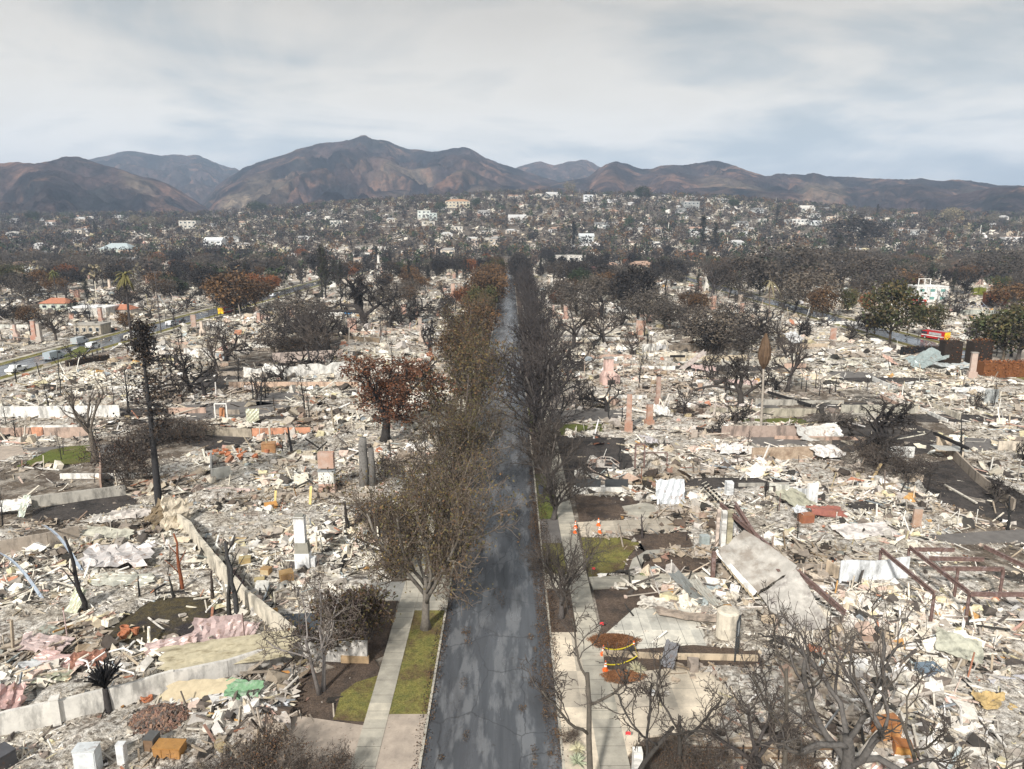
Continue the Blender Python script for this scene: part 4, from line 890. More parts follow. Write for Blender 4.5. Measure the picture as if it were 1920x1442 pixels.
wall('retaining_wall', [(1330, 780), (1420, 780), (1540, 782)], 765, P_((0.40, 0.37, 0.30)), 'long mossy grey wall above the green lawn strip', h=1.5)
wall('retaining_wall', [(1576, 777), (1650, 777), (1720, 775)], 757, P_((0.44, 0.42, 0.36)), 'grey green wall behind the uprooted tree', h=1.8)
wall('boundary_wall', [(1262, 680), (1330, 680), (1400, 678)], 664, P_((0.56, 0.48, 0.36)), 'beige wall behind the two tilted dark posts', h=1.8)
wall('boundary_wall', [(1250, 660), (1300, 660), (1390, 655)], 640, P_((0.24, 0.20, 0.16)), 'dark brown wall behind the beige wall', h=2.0)
wall('broken_wall', [(1204, 663), (1228, 662)], 640, P_(WHITE), 'square white wall panel in the middle of the right lots', h=2.6)
wall('broken_wall', [(1165, 645), (1196, 645)], 633, P_((0.72, 0.70, 0.68)), 'white wall block left of the square white panel', h=1.7, broken=0.1)
wall('broken_wall', [(1230, 662), (1252, 661)], 646, P_((0.55, 0.55, 0.55)), 'grey mottled wall right of the square white panel', h=2.1)
wall('boundary_wall', [(1500, 656), (1550, 655)], 640, P_(BEIGE), 'short tan wall among the far right ruins', h=1.7)
wall('boundary_wall', [(1330, 720), (1420, 722)], 712, P_(PINKM), 'low pink wall right of a white block', h=1.1)
wall('broken_wall', [(1305, 722), (1326, 722)], 712, P_(WHITE), 'small white wall block left of the low pink wall', h=1.2)
wall('broken_wall', [(1441, 928), (1478, 928)], 912, P_((0.68, 0.68, 0.62)), 'white broken wall left of the upright white slab', h=1.6, broken=0.2)
wall('broken_wall', [(1478, 934), (1512, 934)], 912, P_((0.75, 0.78, 0.80)), 'pale broken wall joined to the upright white slab', h=1.5, broken=0.2)
wall('upright_slab', [(1513, 945), (1530, 944)], 903, P_((0.78, 0.79, 0.80)), 'upright rounded white slab in the right lots', h=2.6, th=0.5)
wall('boundary_wall', [(1760, 835), (1830, 905), (1900, 960)], 815, P_((0.40, 0.34, 0.28)), 'brown slatted wall running down to the right edge', h=1.6, broken=0.15)
wall('boundary_wall', [(1870, 848), (1935, 850)], 827, P_((0.62, 0.55, 0.46)), 'cream wall at the right edge', h=1.8)
wall('boundary_wall', [(1640, 856), (1713, 858)], 836, P_((0.64, 0.65, 0.64)), 'pale wall behind the burnt brush heap', h=1.7, broken=0.1)
wall('broken_wall', [(1572, 1100), (1640, 1098), (1700, 1092)], 1050, P_((0.72, 0.75, 0.78)), 'big pale blue-white panel wall beside the rusty steel frame', h=2.7, broken=0.12, th=0.15)
wall('broken_wall', [(1548, 1082), (1575, 1095)], 1050, P_(BEIGE), 'tan wall fragment left of the big pale panel wall', h=2.2, broken=0.3)
wall('grey_slab', [(1845, 758), (1869, 757)], 729, P_((0.40, 0.42, 0.42)), 'tall grey slab at the right edge', h=2.9, th=0.3)
wall('upright_slab', [(1803, 870), (1803, 838)], 836, P_((0.6, 0.52, 0.42)), 'wooden side wall of the roofless shed', h=1.9, broken=0.1)
wall('shed_wall', [(1754, 850), (1782, 850)], 815, P_((0.60, 0.50, 0.38)), 'striped beige wall of the roofless shed', h=2.6)
wall('low_wall', [(1130, 1232), (1240, 1238), (1360, 1240), (1420, 1242)], 1226, P_((0.55, 0.45, 0.33)), 'low ochre garden wall beside the taped tree pit', h=0.6, broken=0.1)
wall('low_wall', [(640, 1244), (692, 1245)], 1236, M((0.42, 0.30, 0.18), 'timber', rough=.8, var=.3), 'brown timber wall end beside the hedge', h=0.7)
for (a, b, py, hh, c, lb) in ((1290, 1340, 600, 1.8, WHITE, 'far white wall behind the black thicket'), (1135, 1190, 588, 2.0, WHITE, 'far white long wall left of the black thicket'), (0, 60, 618, 1.8, (0.6, 0.6, 0.56), 'far pale wall at the left edge beyond the street'), (60, 110, 612, 2.2, (0.7, 0.68, 0.62), 'far pale wall beside the upright red brick chimney'), (1800, 1880, 592, 2.4, (0.40, 0.42, 0.38), 'grey green wall right of the white house'), (1470, 1620, 608, 1.2, WHITE, 'low white kerb wall beyond the right-hand ruins'), (960, 1075, 520, 2.5, WHITE, 'distant white wall right of the far street trees'), (1050, 1110, 510, 3.2, WHITE, 'distant white shell wall with openings beside the maroon-roofed house'), (1130, 1180, 545, 3.0, (0.7, 0.65, 0.55), 'distant cream shell wall behind dark trees')):
    wall('distant_wall', [(a, py), ((a+b)/2, py), (b, py)], 0, P_(c), lb, h=hh, broken=0.2)

# ------------------------------------------------------------------ chimneys
def brick(px, pyb, pyt, w, label, style='stack', c=BRICK, **k): return chimney(px, pyb, pyt, w, style, brickmat(c), label, **k)
# the two tall foreground ones
x, y = G(615, 925); r = empty('fireplace', (x, y, 0), 0.0, label='tall brick and plaster fireplace with an open hearth, left of the rust tree', category='fireplace')
w = PXW(615, 925, 30); h = H(615, 925, 850)
k = MB(); k.box((-w*.37, 0, .45), (w*.26, 1.0, 1.3)); k.box((w*.37, 0, .45), (w*.26, 1.0, 1.3)); k.box((0, 0, 1.2), (w, 1.0, .45)); k.box((0, .42, .4), (w*.5, .16, 1.2)); k.build('hearth', brickmat((0.52, 0.30, 0.22)), r)
k = MB(); k.box((0, 0, 2.2), (w*.98, .95, 1.6)); k.build('plaster_breast', P_((0.72, 0.71, 0.66)), r)
k = MB(); k.box((0, 0, 3.1), (w*1.06, 1.05, .16)); k.build('mantel', M((0.3, 0.32, 0.33), 'plain'), r)
k = MB(); k.box((0, .05, h*.5+1.8), (w*.96, .8, h-3.3)); k.build('stack', brickmat((0.50, 0.28, 0.20)), r)
x, y = G(570, 1072); r = empty('fireplace', (x, y, 0), 0.0, label='tall white fireplace chimney standing alone among ash', category='chimney')
h = H(570, 1072, 965); w = PXW(570, 1072, 27)
k = MB(); k.box((0, 0, 1.0), (w*1.0, .9, 2.2)); k.box((w*.62, .1, .7), (w*.45, .7, 1.6)); k.build('hearth', P_((0.78, 0.79, 0.80)), r)
k = MB(); k.box((0, -.46, .55), (w*.35, .05, .9)); k.build('firebox', M((0.28, 0.28, 0.29), 'soot', rough=1), r)
k = MB(); k.box((0, 0, 2.65), (w*.98, .85, 1.1), taper=.88); k.build('shoulder', P_((0.30, 0.29, 0.25)), r)
k = MB(); k.box((-w*.08, 0, 3.2+(h-3.35)/2), (w*.72, .7, h-3.35)); k.build('stack', P_((0.80, 0.80, 0.80)), r)
k = MB(); k.box((-w*.08, 0, h-.08), (w*.6, .6, .22)); k.box((-w*.08, 0, h-.25), (w*.82, .8, .1)); k.build('cap', M((0.28, 0.27, 0.24), 'plain'), r)
brick(1178, 812, 735, 12, 'tall slim orange brick chimney, left one of the cluster')
brick(1217, 800, 755, 13, 'short orange brick chimney in the middle of the cluster', c=(0.42, 0.18, 0.1))
brick(1233, 765, 703, 9, 'tall brick chimney with a sooty top, right one of the cluster', c=(0.38, 0.2, 0.15), capcol=(0.05, 0.05, 0.05))
chimney(1143, 722, 670, 34, 'shoulder', P_((0.66, 0.47, 0.42)), 'pale pink chimney with sloping shoulders')
brick(1201, 631, 600, 17, 'broad orange brick chimney in the middle distance', 'slab', (0.42, 0.2, 0.13))
brick(1821, 712, 660, 12, 'brick chimney with a white plastered top near the rusty hedge', c=(0.52, 0.38, 0.32))
k = MB()
brick(1717, 993, 953, 15, 'short rusty brick pillar on the right', 'slab', (0.42, 0.24, 0.15))
brick(661, 622, 596, 16, 'broad orange brick chimney behind the thicket left of the street', 'slab', (0.5, 0.26, 0.2))
brick(757, 592, 570, 10, 'orange brick chimney left of the brown street trees', 'slab', (0.46, 0.22, 0.16))
brick(545, 597, 575, 12, 'orange brick chimney with a black band far left of the street', 'slab', (0.46, 0.22, 0.14))
brick(66, 640, 600, 9, 'slim tall red brick chimney beyond the left-hand street', c=(0.5, 0.2, 0.13))
brick(76, 642, 605, 9, 'grey plastered chimney right beside the slim red one', c=(0.45, 0.42, 0.38))
brick(145, 562, 544, 10, 'far red brick chimney above the terracotta-roofed house', 'slab', (0.5, 0.2, 0.13))
brick(364, 616, 590, 9, 'tan brick chimney beside the left-hand street', 'slab', (0.42, 0.26, 0.2))
brick(135, 600, 587, 8, 'short red brick chimney in front of the tiled houses', 'slab', (0.5, 0.22, 0.15))
brick(788, 625, 595, 8, 'thin brick chimney with pale base beside the left street trees', c=(0.45, 0.35, 0.3))
brick(790, 645, 608, 7, 'thin cream chimney shaft among ruins left of the street trees', c=(0.6, 0.5, 0.42))
brick(713, 634, 617, 7, 'short dark brick chimney beyond the brown wooden wall', c=(0.25, 0.16, 0.13))
brick(850, 560, 530, 9, 'orange brick chimney behind the brown street trees', c=(0.5, 0.25, 0.17))
brick(861, 553, 530, 6, 'dark slim chimney right behind the orange one', c=(0.2, 0.14, 0.12))
chimney(1324, 548, 512, 8, 'shoulder', P_((0.68, 0.65, 0.6)), 'far white chimney tower on the right')
brick(1311, 545, 520, 6, 'slim red chimney left of the far white chimney tower', c=(0.42, 0.17, 0.1))
chimney(711, 505, 478, 8, 'shoulder', P_((0.72, 0.7, 0.66)), 'far white pointed chimney left of the street')
chimney(755, 490, 470, 7, 'shoulder', P_((0.7, 0.68, 0.64)), 'second far white chimney above the dark trees')
chimney(1035, 545, 520, 9, 'shoulder', P_((0.74, 0.72, 0.68)), 'white chimney just right of the far end of the street')
chimney(1490, 640, 615, 9, 'shoulder', P_((0.70, 0.66, 0.6)), 'white chimney among ruins left of the orange shrub')
brick(1312, 735, 718, 8, 'low brick hearth in the right-hand ruins', 'slab', (0.5, 0.3, 0.2))

# ------------------------------------------------------------------ collapsed roof, steel and large debris on the right
RS = mat('rusty_steel', RUSTY, rough=.75, var=.35, scale=3, metal=.2, stain=(0.30, 0.24, 0.24), stain_amt=.3, stain_scale=1.5)
CHAR = mat('charred_timber', (0.022, 0.02, 0.02), rough=.9, var=.4, scale=6, bump=.6)
x, y = G(1440, 1170); cr_ = empty('fallen_roofing', (x, y, 0), label='collapsed grey roof slab tilting down beside long rusty beams', category='roof')
def slab3(name, corners, m, parent, th=0.12, crum=0.08, nx=9, ny=7, seed=1):
    """corners: four (px,py,z) points"""
    rng = np.random.default_rng(seed); c = [np.array(P3(*q)) for q in corners]; u, v = np.meshgrid(np.linspace(0, 1, nx), np.linspace(0, 1, ny), indexing='ij'); u = u[..., None]; v = v[..., None]
    P = (c[0]*(1-u)+c[1]*u)*(1-v)+(c[3]*(1-u)+c[2]*u)*v; P = P+rng.normal(0, crum, P.shape)
    if parent is not None: P = P-np.array(parent.location)
    k = MB(); k.slab(P, th); return k.build(name, m, parent)
RF = mat('roof_deck', (0.42, 0.40, 0.37), rough=.8, var=.25, scale=.9, stain=(0.27, 0.24, 0.21), stain_amt=.55, stain_scale=.5, streak=(1, 1, 1))
slab3('roof_deck', [(1342, 1034, 3.2), (1396, 996, 4.4), (1496, 1062, 3.6), (1420, 1114, 1.2)], RF, cr_, seed=3)
slab3('lower_deck', [(1424, 1118, 1.4), (1494, 1066, 3.4), (1552, 1172, 1.2), (1492, 1200, 0.2)], mat('roof_deck_stained', (0.44, 0.42, 0.39), var=.3, scale=1.1, stain=(0.20, 0.18, 0.17), stain_amt=.45, stain_scale=.5), cr_, seed=4)
slab3('fascia', [(1340, 1036, 3.1), (1346, 1030, 3.3), (1420, 1110, 1.5), (1412, 1118, 1.2)], P_(WHITE), cr_, th=.06, crum=.02, nx=5, ny=2)
for i in range(9):
    t = i/9; a = P3(1352+62*t, 1048+72*t, 2.6-1.3*t); b = a+Vector((0.25, -0.4, -0.5)); beam('rafter_end', a, b, M((0.5, 0.42, 0.3), 'timber', rough=.8), None, .07, .12, parent=cr_, kind='box')
beam('steel_beam', P3(1350, 945, 3.6), P3(1585, 1150, 3.0), RS, 'long rusty steel beam slanting over the collapsed roof', .26, .4)
beam('steel_beam', P3(1378, 945, 4.0), P3(1460, 1075, 2.8), RS, 'shorter brown steel beam crossing the long one', .3, .45)
tr = empty('charred_ladder_truss', (*G(1335, 950), 0), label='black charred truss with pale rungs at the upper end of the rusty beam', category='truss')
A, B = P3(1318, 905, 2.2), P3(1352, 940, 3.0)
for s in (-.3, .3): beam('rail', A+Vector((s, s, 0)), B+Vector((s, s, 0)), CHAR, None, .16, .2, parent=tr, kind='box')
for i in range(7):
    c = A.lerp(B, (i+.5)/7); beam('rung', c+Vector((-.4, -.4, .15)), c+Vector((.4, .4, .15)), M((0.62, 0.58, 0.5), 'timber', rough=.8), None, .07, .07, parent=tr, kind='box')
beam('burnt_rafter', P3(1378, 975, 2.6), P3(1440, 1045, 2.4), CHAR, 'charred black rafter under the rusty beam', .3, .3, kind='box', cat='rafter')
def post(name, px, pyb, pyt, m, label, w=.3, cat='post', lean=0, group=None):
    x, y = G(px, pyb); return beam(name, (x, y, -.1), (x+lean, y, H(px, pyb, pyt)), m, label, w, w, cat=cat, kind='box', group=group)
post('steel_post', 1335, 1095, 1035, RS, 'thick rusty brown post under the collapsed roof', .36)
post('wall_post', 1343, 1030, 955, P_((0.66, 0.55, 0.48)), 'tall thin pinkish post at the end of the rusty beams', .3)
post('wall_post', 1354, 1028, 958, P_(WHITE), 'tall white panel post beside the pinkish one', .5)
post('wall_post', 1365, 1022, 958, P_((0.46, 0.42, 0.3)), 'olive beige panel post beside the white one', .6)
post('white_column', 1366, 930, 903, P_((0.74, 0.76, 0.78)), 'short pale column behind the black truss', .9, cat='column')
k = MB(); k.lathe((0, 0, 0), [(.9, -.2), (.9, 2.6), (.7, 2.75)], 16); ob = k.build('round_column', P_(CREAM), smooth=False, label='thick round cream column stump below the collapsed roof', category='column'); ob.location = (*G(1362, 1200), 0)
x, y = G(1380, 1237); r = empty('arched_doorway', (x, y, 0), R(62), label='dark upright arched door frame right of the round column', category='door')
k = MB(); k.box((-.55, 0, 1.7), (.14, .12, 3.6)); k.box((.55, 0, 1.7), (.14, .12, 3.6)); k.box((0, 0, 3.5), (1.2, .12, .14)); k.box((0, 0, 2.0), (1.0, .1, .12)); k.build('frame', M((0.04, 0.045, 0.05), 'iron', rough=.6), r)
k = MB(); k.box((0, 0, .95), (1.0, .05, 1.95)); k.build('lower_panel', M((0.10, 0.11, 0.115), 'iron', rough=.6), r)
k = MB(); k.box((0, 0, 2.75), (.98, .04, 1.35)); k.build('pane', M((0.6, 0.65, 0.68), 'plain', rough=.4), r)
# steel frame at the right
sf = empty('steel_portal', (*G(1750, 1180), 0), label='rusty steel portal frame of beams and posts at the right edge', category='steel frame')
Zb = 3.4
def fb(n, a, b): return beam(n, P3(*a), P3(*b), RS, None, .2, .32, parent=sf)
fb('beam', (1652, 1030, Zb), (1752, 1113, Zb)); fb('beam', (1705, 1026, Zb), (1818, 1112, Zb)); fb('crossbeam', (1742, 1047, Zb-.2), (1845, 1049, Zb-.2)); fb('crossbeam', (1765, 1066, Zb-.2), (1882, 1067, Zb-.2)); fb('beam', (1820, 1114, Zb), (1990, 1115, Zb)); fb('beam', (1845, 1025, Zb), (1990, 1095, Zb)); fb('crossbeam', (1715, 1030, Zb-.3), (1790, 1031, Zb-.3))
for a in ((1652, 1030), (1752, 1113), (1705, 1026), (1818, 1112), (1797, 1064), (1882, 1066), (1990, 1114)):
    q = P3(a[0], a[1], Zb); beam('post', (q.x, q.y, -.1), (q.x, q.y, Zb-.1), RS, None, .17, .17, parent=sf)
# smaller steel and timber portals, charred posts
def portal(px0, px1, pyb, pyt, m, label, w=.18, name='empty_doorway', group=None):
    a, b = G(px0, pyb), G(px1, pyb); h = H(px0, pyb, pyt); r = empty(name, (a[0], a[1], 0), label=label, category='frame', group=group)
    beam('post', (a[0], a[1], 0), (a[0], a[1], h), m, None, w, w, parent=r, kind='box'); beam('post', (b[0], b[1], 0), (b[0], b[1], h), m, None, w, w, parent=r, kind='box'); beam('lintel', (a[0], a[1], h), (b[0], b[1], h), m, None, w, w, parent=r, kind='box')
portal(405, 427, 792, 757, M(WHITE, 'timber', rough=.8), 'leaning white timber door frame with an orange panel inside')
sheet('wooden_sheet', 417, 788, .9, 2.2, .1, R(75), 0, M((0.42, 0.19, 0.09), 'door', rough=.7), 'orange brown door panel hanging in the white frame', z=.4, crumple=.02, cat='door')
portal(1190, 1207, 885, 833, RS, 'rusty orange steel door frame above the black fence panels', .2)
portal(1208, 1250, 880, 849, RS, 'low rusty rail frame right of the steel door frame', .14)
portal(1301, 1318, 660, 643, M(WHITE, 'timber', rough=.8), 'thin white frame before the dark brown wall', .12)
sheet('corrugated_sheet', 475, 797, 2.2, 3.0, .1, R(80), 0, metalsheet((0.46, 0.47, 0.36)), 'greenish upright corrugated panel left of the orange wall', z=.3, crumple=.06)
BL = M((0.035, 0.033, 0.033), 'char', rough=.9)
beam('charred_beam', P3(1752, 812, 2.8), P3(1815, 841, 2.6), CHAR, 'thick black beam sloping over the roofless shed', .4, .4, kind='box')
sheet('shed_cover', 1780, 862, 5.0, 2.2, .0, .05, .06, metalsheet((0.55, 0.55, 0.52)), 'flat pale roof of the low shed under the black beam', z=1.6, crumple=.05, cat='roof')
beam('tilted_post', P3(1258, 668, 1.5), P3(1283, 668, 3.4), CHAR, 'dark tilted post on the beige wall lot', .5, .6, kind='box')
sheet('roof_sheet', 1300, 690, 8.5, 1.6, .55, .2, -.45, metalsheet((0.48, 0.42, 0.39)), 'grey brown roof strip rising to a dark tip before the beige wall', z=.4, crumple=.2, cat='sheet metal')
sheet('roof_sheet', 1318, 697, 6.0, 2.4, .1, .3, .1, metalsheet(PINKM), 'pink roof sheet beside the rising grey brown strip', z=.5, crumple=.3, cat='sheet metal')
# ------------------------------------------------------------------ named debris: sheets, tarps, cabinets
SM = metalsheet
S = 'sheet metal'
sheet('garage_shutter', 1256, 948, 3.4, 3.6, .05, R(74), 0, SM((0.62, 0.66, 0.70)), 'upright dented white garage door right of the low cream wall', z=.25, crumple=.12, cat='garage door')
sheet('curved_sheet', 1530, 822, 7.5, 3.0, .15, R(38), 0, SM((0.66, 0.65, 0.62)), 'big curved white sheet curling up beside the uprooted tree', z=.2, crumple=.12, curl=.45, cat=S)
sheet('roof_sheet', 1735, 690, 9, 5, .3, .35, -.25, SM((0.34, 0.40, 0.40)), 'crumpled teal roof sheet in the far right ruins', z=.7, crumple=.5, cat=S)
sheet('roof_sheet', 1783, 694, 9, 3.5, -.1, .15, .05, SM((0.50, 0.54, 0.55)), 'curled blue-grey roof sheet right of the teal one', z=.5, crumple=.3, curl=.3, cat=S)
sheet('roof_sheet', 1667, 688, 4, 3.5, .5, .5, .3, SM((0.58, 0.40, 0.33)), 'salmon roof piece left of the crumpled teal sheet', z=.6, crumple=.3, cat=S)
sheet('white_sheet', 1487, 648, 8, 4, .8, .7, 0, SM((0.74, 0.75, 0.76)), 'bright white fanned sheet beside the short tan wall', z=1.2, crumple=.5, cat=S)
sheet('white_sheet', 1548, 860, 5, 2.6, .3, .5, .1, SM((0.74, 0.72, 0.70)), 'tented white sheet right of the diamond-patterned wall', z=.5, crumple=.3, cat=S)
sheet('white_sheet', 1372, 855, 4.2, 2.4, .2, .3, 0, SM((0.75, 0.74, 0.72)), 'white rounded tank-like sheet left of the diamond-patterned wall', z=.6, crumple=.35, cat=S)
sheet('white_sheet', 1620, 1005, 6.5, 3.0, .15, .12, 0, P_((0.68, 0.63, 0.60)), 'big pale pinkish slab lying flat left of the dark drive on the right', z=.5, crumple=.15, cat='slab')
sheet('olive_slab', 1490, 948, 4.5, 3.2, .6, .35, .1, P_((0.42, 0.41, 0.32)), 'tilted olive slab below the white broken wall', z=.4, crumple=.12, cat='slab')
sheet('roof_sheet', 1548, 970, 4.5, 1.8, .1, .3, .1, SM((0.35, 0.14, 0.11)), 'dark red roof sheet on the right', z=.4, crumple=.2, cat=S)
sheet('white_sheet', 1500, 975, 3.5, 1.6, 1.0, .5, .2, SM((0.70, 0.73, 0.76)), 'bluish white bent sheet left of the dark red one', z=.5, crumple=.3, cat=S)
sheet('folded_sheet', 1860, 1330, 2.4, 1.4, .1, .3, .1, P_((0.52, 0.38, 0.18)), 'ochre folded panel on ash at the right edge', z=.35, crumple=.2, cat='panel')
sheet('grey_blanket', 1895, 1285, 3.4, .9, .15, .1, 0, SM((0.45, 0.45, 0.48)), 'rumpled grey blanket-like sheet above the ochre panel', z=.3, crumple=.2, cat=S)
sheet('olive_slab', 1795, 1232, 3.4, 2.2, -.4, .4, .2, P_((0.46, 0.46, 0.38)), 'tilted grey green slab right of the big bare tree', z=.4, crumple=.1, cat='slab')
sheet('concrete_slab', 1890, 1215, 5, 2.5, .1, .05, .0, P_((0.44, 0.42, 0.36)), 'flat stained concrete slab at the right edge', z=.25, crumple=.04, cat='slab')
sheet('roof_sheet', 1290, 1118, 1.6, 4.2, .55, .25, .1, SM((0.26, 0.27, 0.26)), 'grey ribbed sheet leaning right of the white paving', z=.5, crumple=.1, cat=S)
sheet('roof_sheet', 1322, 1128, 1.2, 3.6, .5, .25, .1, SM((0.40, 0.39, 0.35)), 'second ribbed sheet leaning behind the grey ribbed one', z=.5, crumple=.1, cat=S)
sheet('curved_strip', 1290, 1165, 5.5, 1.1, -.28, .1, .0, P_((0.34, 0.28, 0.23)), 'brown curved strip lying over the white paving', z=.45, crumple=.12, curl=.15, cat='strip')
sheet('white_sheet', 1225, 1138, 2.6, 1.3, -.3, .2, 0, P_((0.62, 0.58, 0.52)), 'cream sheet at the corner of the white paving', z=.35, crumple=.15, cat=S)
sheet('folded_strip', 1255, 1243, 1.0, 4.2, -.35, -.1, .2, SM((0.30, 0.30, 0.32)), 'shiny dark grey strip lying across the ochre wall', z=.55, crumple=.1, curl=.2, cat='strip')
sheet('white_sheet', 1362, 1010, 2.8, 1.8, .3, .6, .1, SM((0.76, 0.75, 0.73)), 'bright white bent sheet under the collapsed beams', z=.6, crumple=.3, cat=S)
sheet('white_sheet', 1215, 845, 4.6, 2.0, .9, .4, .3, SM((0.68, 0.65, 0.66)), 'pale bent roof sheet leaning below the brick chimney cluster', z=1.0, crumple=.3, cat=S)
sheet('white_sheet', 1240, 787, 3.4, 2.2, .3, .6, .2, SM((0.74, 0.74, 0.72)), 'white sheet at the foot of the chimney cluster', z=.8, crumple=.3, cat=S)
sheet('roof_sheet', 1350, 790, 8, 1.4, .1, .1, .05, SM((0.70, 0.68, 0.63)), 'long white roof strip right of the chimney cluster', z=.5, crumple=.2, cat=S)
sheet('white_sheet', 1690, 722, 6, 1.6, .1, .05, 0, SM((0.70, 0.70, 0.68)), 'long white strip in the ash field at the right', z=.3, crumple=.12, cat=S)
sheet('white_sheet', 1830, 740, 8, 6, .2, .1, 0, P_((0.74, 0.73, 0.71)), 'broad white slab lying below the rusty hedge', z=.3, crumple=.2, cat='slab')
# left side
sheet('roof_sheet', 410, 1200, 3.7, 2.3, .35, .42, .1, SM((0.52, 0.40, 0.385)), 'pink roof sheet propped at the right of the scorched yard', z=.6, crumple=.12, cat=S)
sheet('roof_sheet', 455, 1203, 2.3, 1.5, .1, .5, .25, SM((0.56, 0.44, 0.42)), 'smaller pink sheet joined to the propped one', z=.6, crumple=.12, cat=S)
sheet('roof_sheet', 325, 1225, 3.8, 1.1, .25, .5, -.1, SM((0.52, 0.41, 0.395)), 'wavy pink strip left of the propped pink sheet', z=.5, crumple=.2, cat=S)
sheet('roof_sheet', 85, 1222, 4.2, 1.6, -.12, .3, .05, SM((0.50, 0.405, 0.39)), 'torn pink roof sheet at the left below the taupe wall', z=.45, crumple=.22, cat=S)
sheet('roof_sheet', 115, 1250, 4.2, 1.2, -.3, .2, .05, SM((0.56, 0.40, 0.38)), 'pink strip lying in front of the torn pink sheet', z=.35, crumple=.18, cat=S)
sheet('roof_sheet', 15, 1335, 2.2, 2.0, .5, .4, .3, SM((0.52, 0.36, 0.34)), 'pink sheet leaning on the white garden wall at the left edge', z=.5, crumple=.25, cat=S)
sheet('rusty_sheet', 165, 1250, 2.4, 1.8, .4, .2, .1, SM((0.36, 0.18, 0.13)), 'rust red panel left of the white bent pipes', z=.3, crumple=.15, cat='panel')
CL = mat('draped_cloth', (0.40, 0.36, 0.26), rough=.95, var=.2, scale=2, stain=(0.2, 0.17, 0.11), stain_amt=.4, streak=(1, 4, 1))
sheet('tarp', 430, 1262, 9.5, 2.6, .17, .35, -.04, CL, 'long olive tarp draped over the white garden wall', z=1.3, crumple=.22, nx=15, cat='tarp')
sheet('tarp', 380, 1312, 5.0, 1.7, .04, .55, 0, mat('tan_board', (0.47, 0.40, 0.28), rough=.9, var=.15, scale=2), 'tan ribbed board leaning under the draped tarp', z=.4, crumple=.1, nx=13, cat='board')
sheet('green_sheet', 458, 1312, 2.5, 1.5, -.1, .45, .05, mat('green_felt', (0.18, 0.32, 0.19), rough=.9, var=.2, stain=(0.35, 0.36, 0.33), stain_amt=.35, stain_scale=1.5), 'bright green sheet beside the tan ribbed board', z=.5, crumple=.2, cat='sheet')
sheet('white_sheet', 480, 1330, 4.6, .6, .03, .2, 0, SM((0.62, 0.64, 0.68)), 'long whitish strip below the bright green sheet', z=.4, crumple=.1, cat='strip')
sheet('tarp', 330, 992, 3.0, 3.4, .8, R(58), .3, P_((0.66, 0.58, 0.46)), 'stiff cream sheet draped at the foot of the charred pine', z=.6, crumple=.3, cat='tarp')
sheet('tarp', 300, 985, 2.2, 2.4, -.6, R(50), .3, P_((0.22, 0.17, 0.11)), 'brown sheet folded at the foot of the charred pine', z=.5, crumple=.3, cat='tarp')
sheet('roof_sheet', 220, 1062, 6.0, 3.6, .2, .22, .08, SM((0.58, 0.55, 0.54)), 'large crumpled grey white roof sheet in the left foreground ruins', z=.6, crumple=.4, nx=11, ny=8, cat=S)
sheet('roof_sheet', 232, 1100, 5.2, 1.6, .05, .3, .05, SM((0.50, 0.50, 0.44)), 'pale green-grey sheet under the large crumpled one', z=.4, crumple=.2, cat=S)
sheet('roof_sheet', 260, 975, 5.2, 1.8, .45, .25, .1, P_((0.62, 0.57, 0.53)), 'pale pinkish flat sheet left of the pine foot', z=.4, crumple=.2, cat=S)
sheet('roof_sheet', 200, 985, 3.0, 1.2, .4, .25, .1, P_((0.64, 0.61, 0.57)), 'cream sheet above the mossy white panel', z=.4, crumple=.2, cat=S)
sheet('mossy_board', 205, 1012, 5.4, 1.3, -.1, .5, .05, P_((0.46, 0.45, 0.38)), 'mossy white panel leaning beyond the taupe wall', z=.5, crumple=.15, cat='panel')
sheet('olive_sheet', 48, 968, 1.0, 2.6, -.25, R(60), 0, SM((0.44, 0.48, 0.42)), 'pale green upright panel left of the low concrete wall', z=.5, crumple=.08, cat='panel')
sheet('white_sheet', 22, 962, 3.6, 2.2, .2, .3, 0, SM((0.70, 0.71, 0.68)), 'white sheet at the left edge beside the pale green panel', z=.5, crumple=.25, cat=S)
sheet('olive_sheet', 145, 1150, 1.3, 2.4, -.3, R(52), 0, SM((0.52, 0.54, 0.42)), 'pale olive upright panel behind the leaning black trunk', z=.4, crumple=.1, cat='panel')
sheet('ribbed_sheet', 92, 1198, 2.4, 1.4, -.35, .3, 0, SM((0.30, 0.31, 0.27)), 'grey ribbed panel above the torn pink sheet', z=.35, crumple=.1, cat='panel')
sheet('grey_slab', 55, 1262, 2.8, 1.5, .0, .15, 0, P_((0.50, 0.51, 0.52)), 'light grey slab lying in ash at the left edge', z=.3, crumple=.08, cat='slab')
sheet('olive_sheet', 100, 1285, 2.6, 1.2, .2, .3, 0, SM((0.36, 0.37, 0.28)), 'olive crumpled panel above the white garden wall', z=.3, crumple=.2, cat='panel')
for (x0, y0, x1, y1, lb) in ((82, 985, 152, 1070, 'bent blue-grey metal strip crossing the taupe wall'), (-5, 1035, 78, 1122, 'bent blue-grey metal strip at the left edge')):
    a, b = P3(x0, y0, 2.2), P3(x1, y1, .5); pts = [a.lerp(b, t)+Vector((0, 0, .9*math.sin(t*3.1))) for t in np.linspace(0, 1, 8)]
    k = MB(); o = a; P = np.array([[(p-o)+Vector((-.28, .1, .05)), (p-o)+Vector((0, 0, 0)), (p-o)+Vector((.28, -.1, .06))] for p in pts]); k.slab(P, .04)
    ob = k.build('metal_strip', SM((0.36, 0.42, 0.50)), label=lb, category='metal strip'); ob.location = o
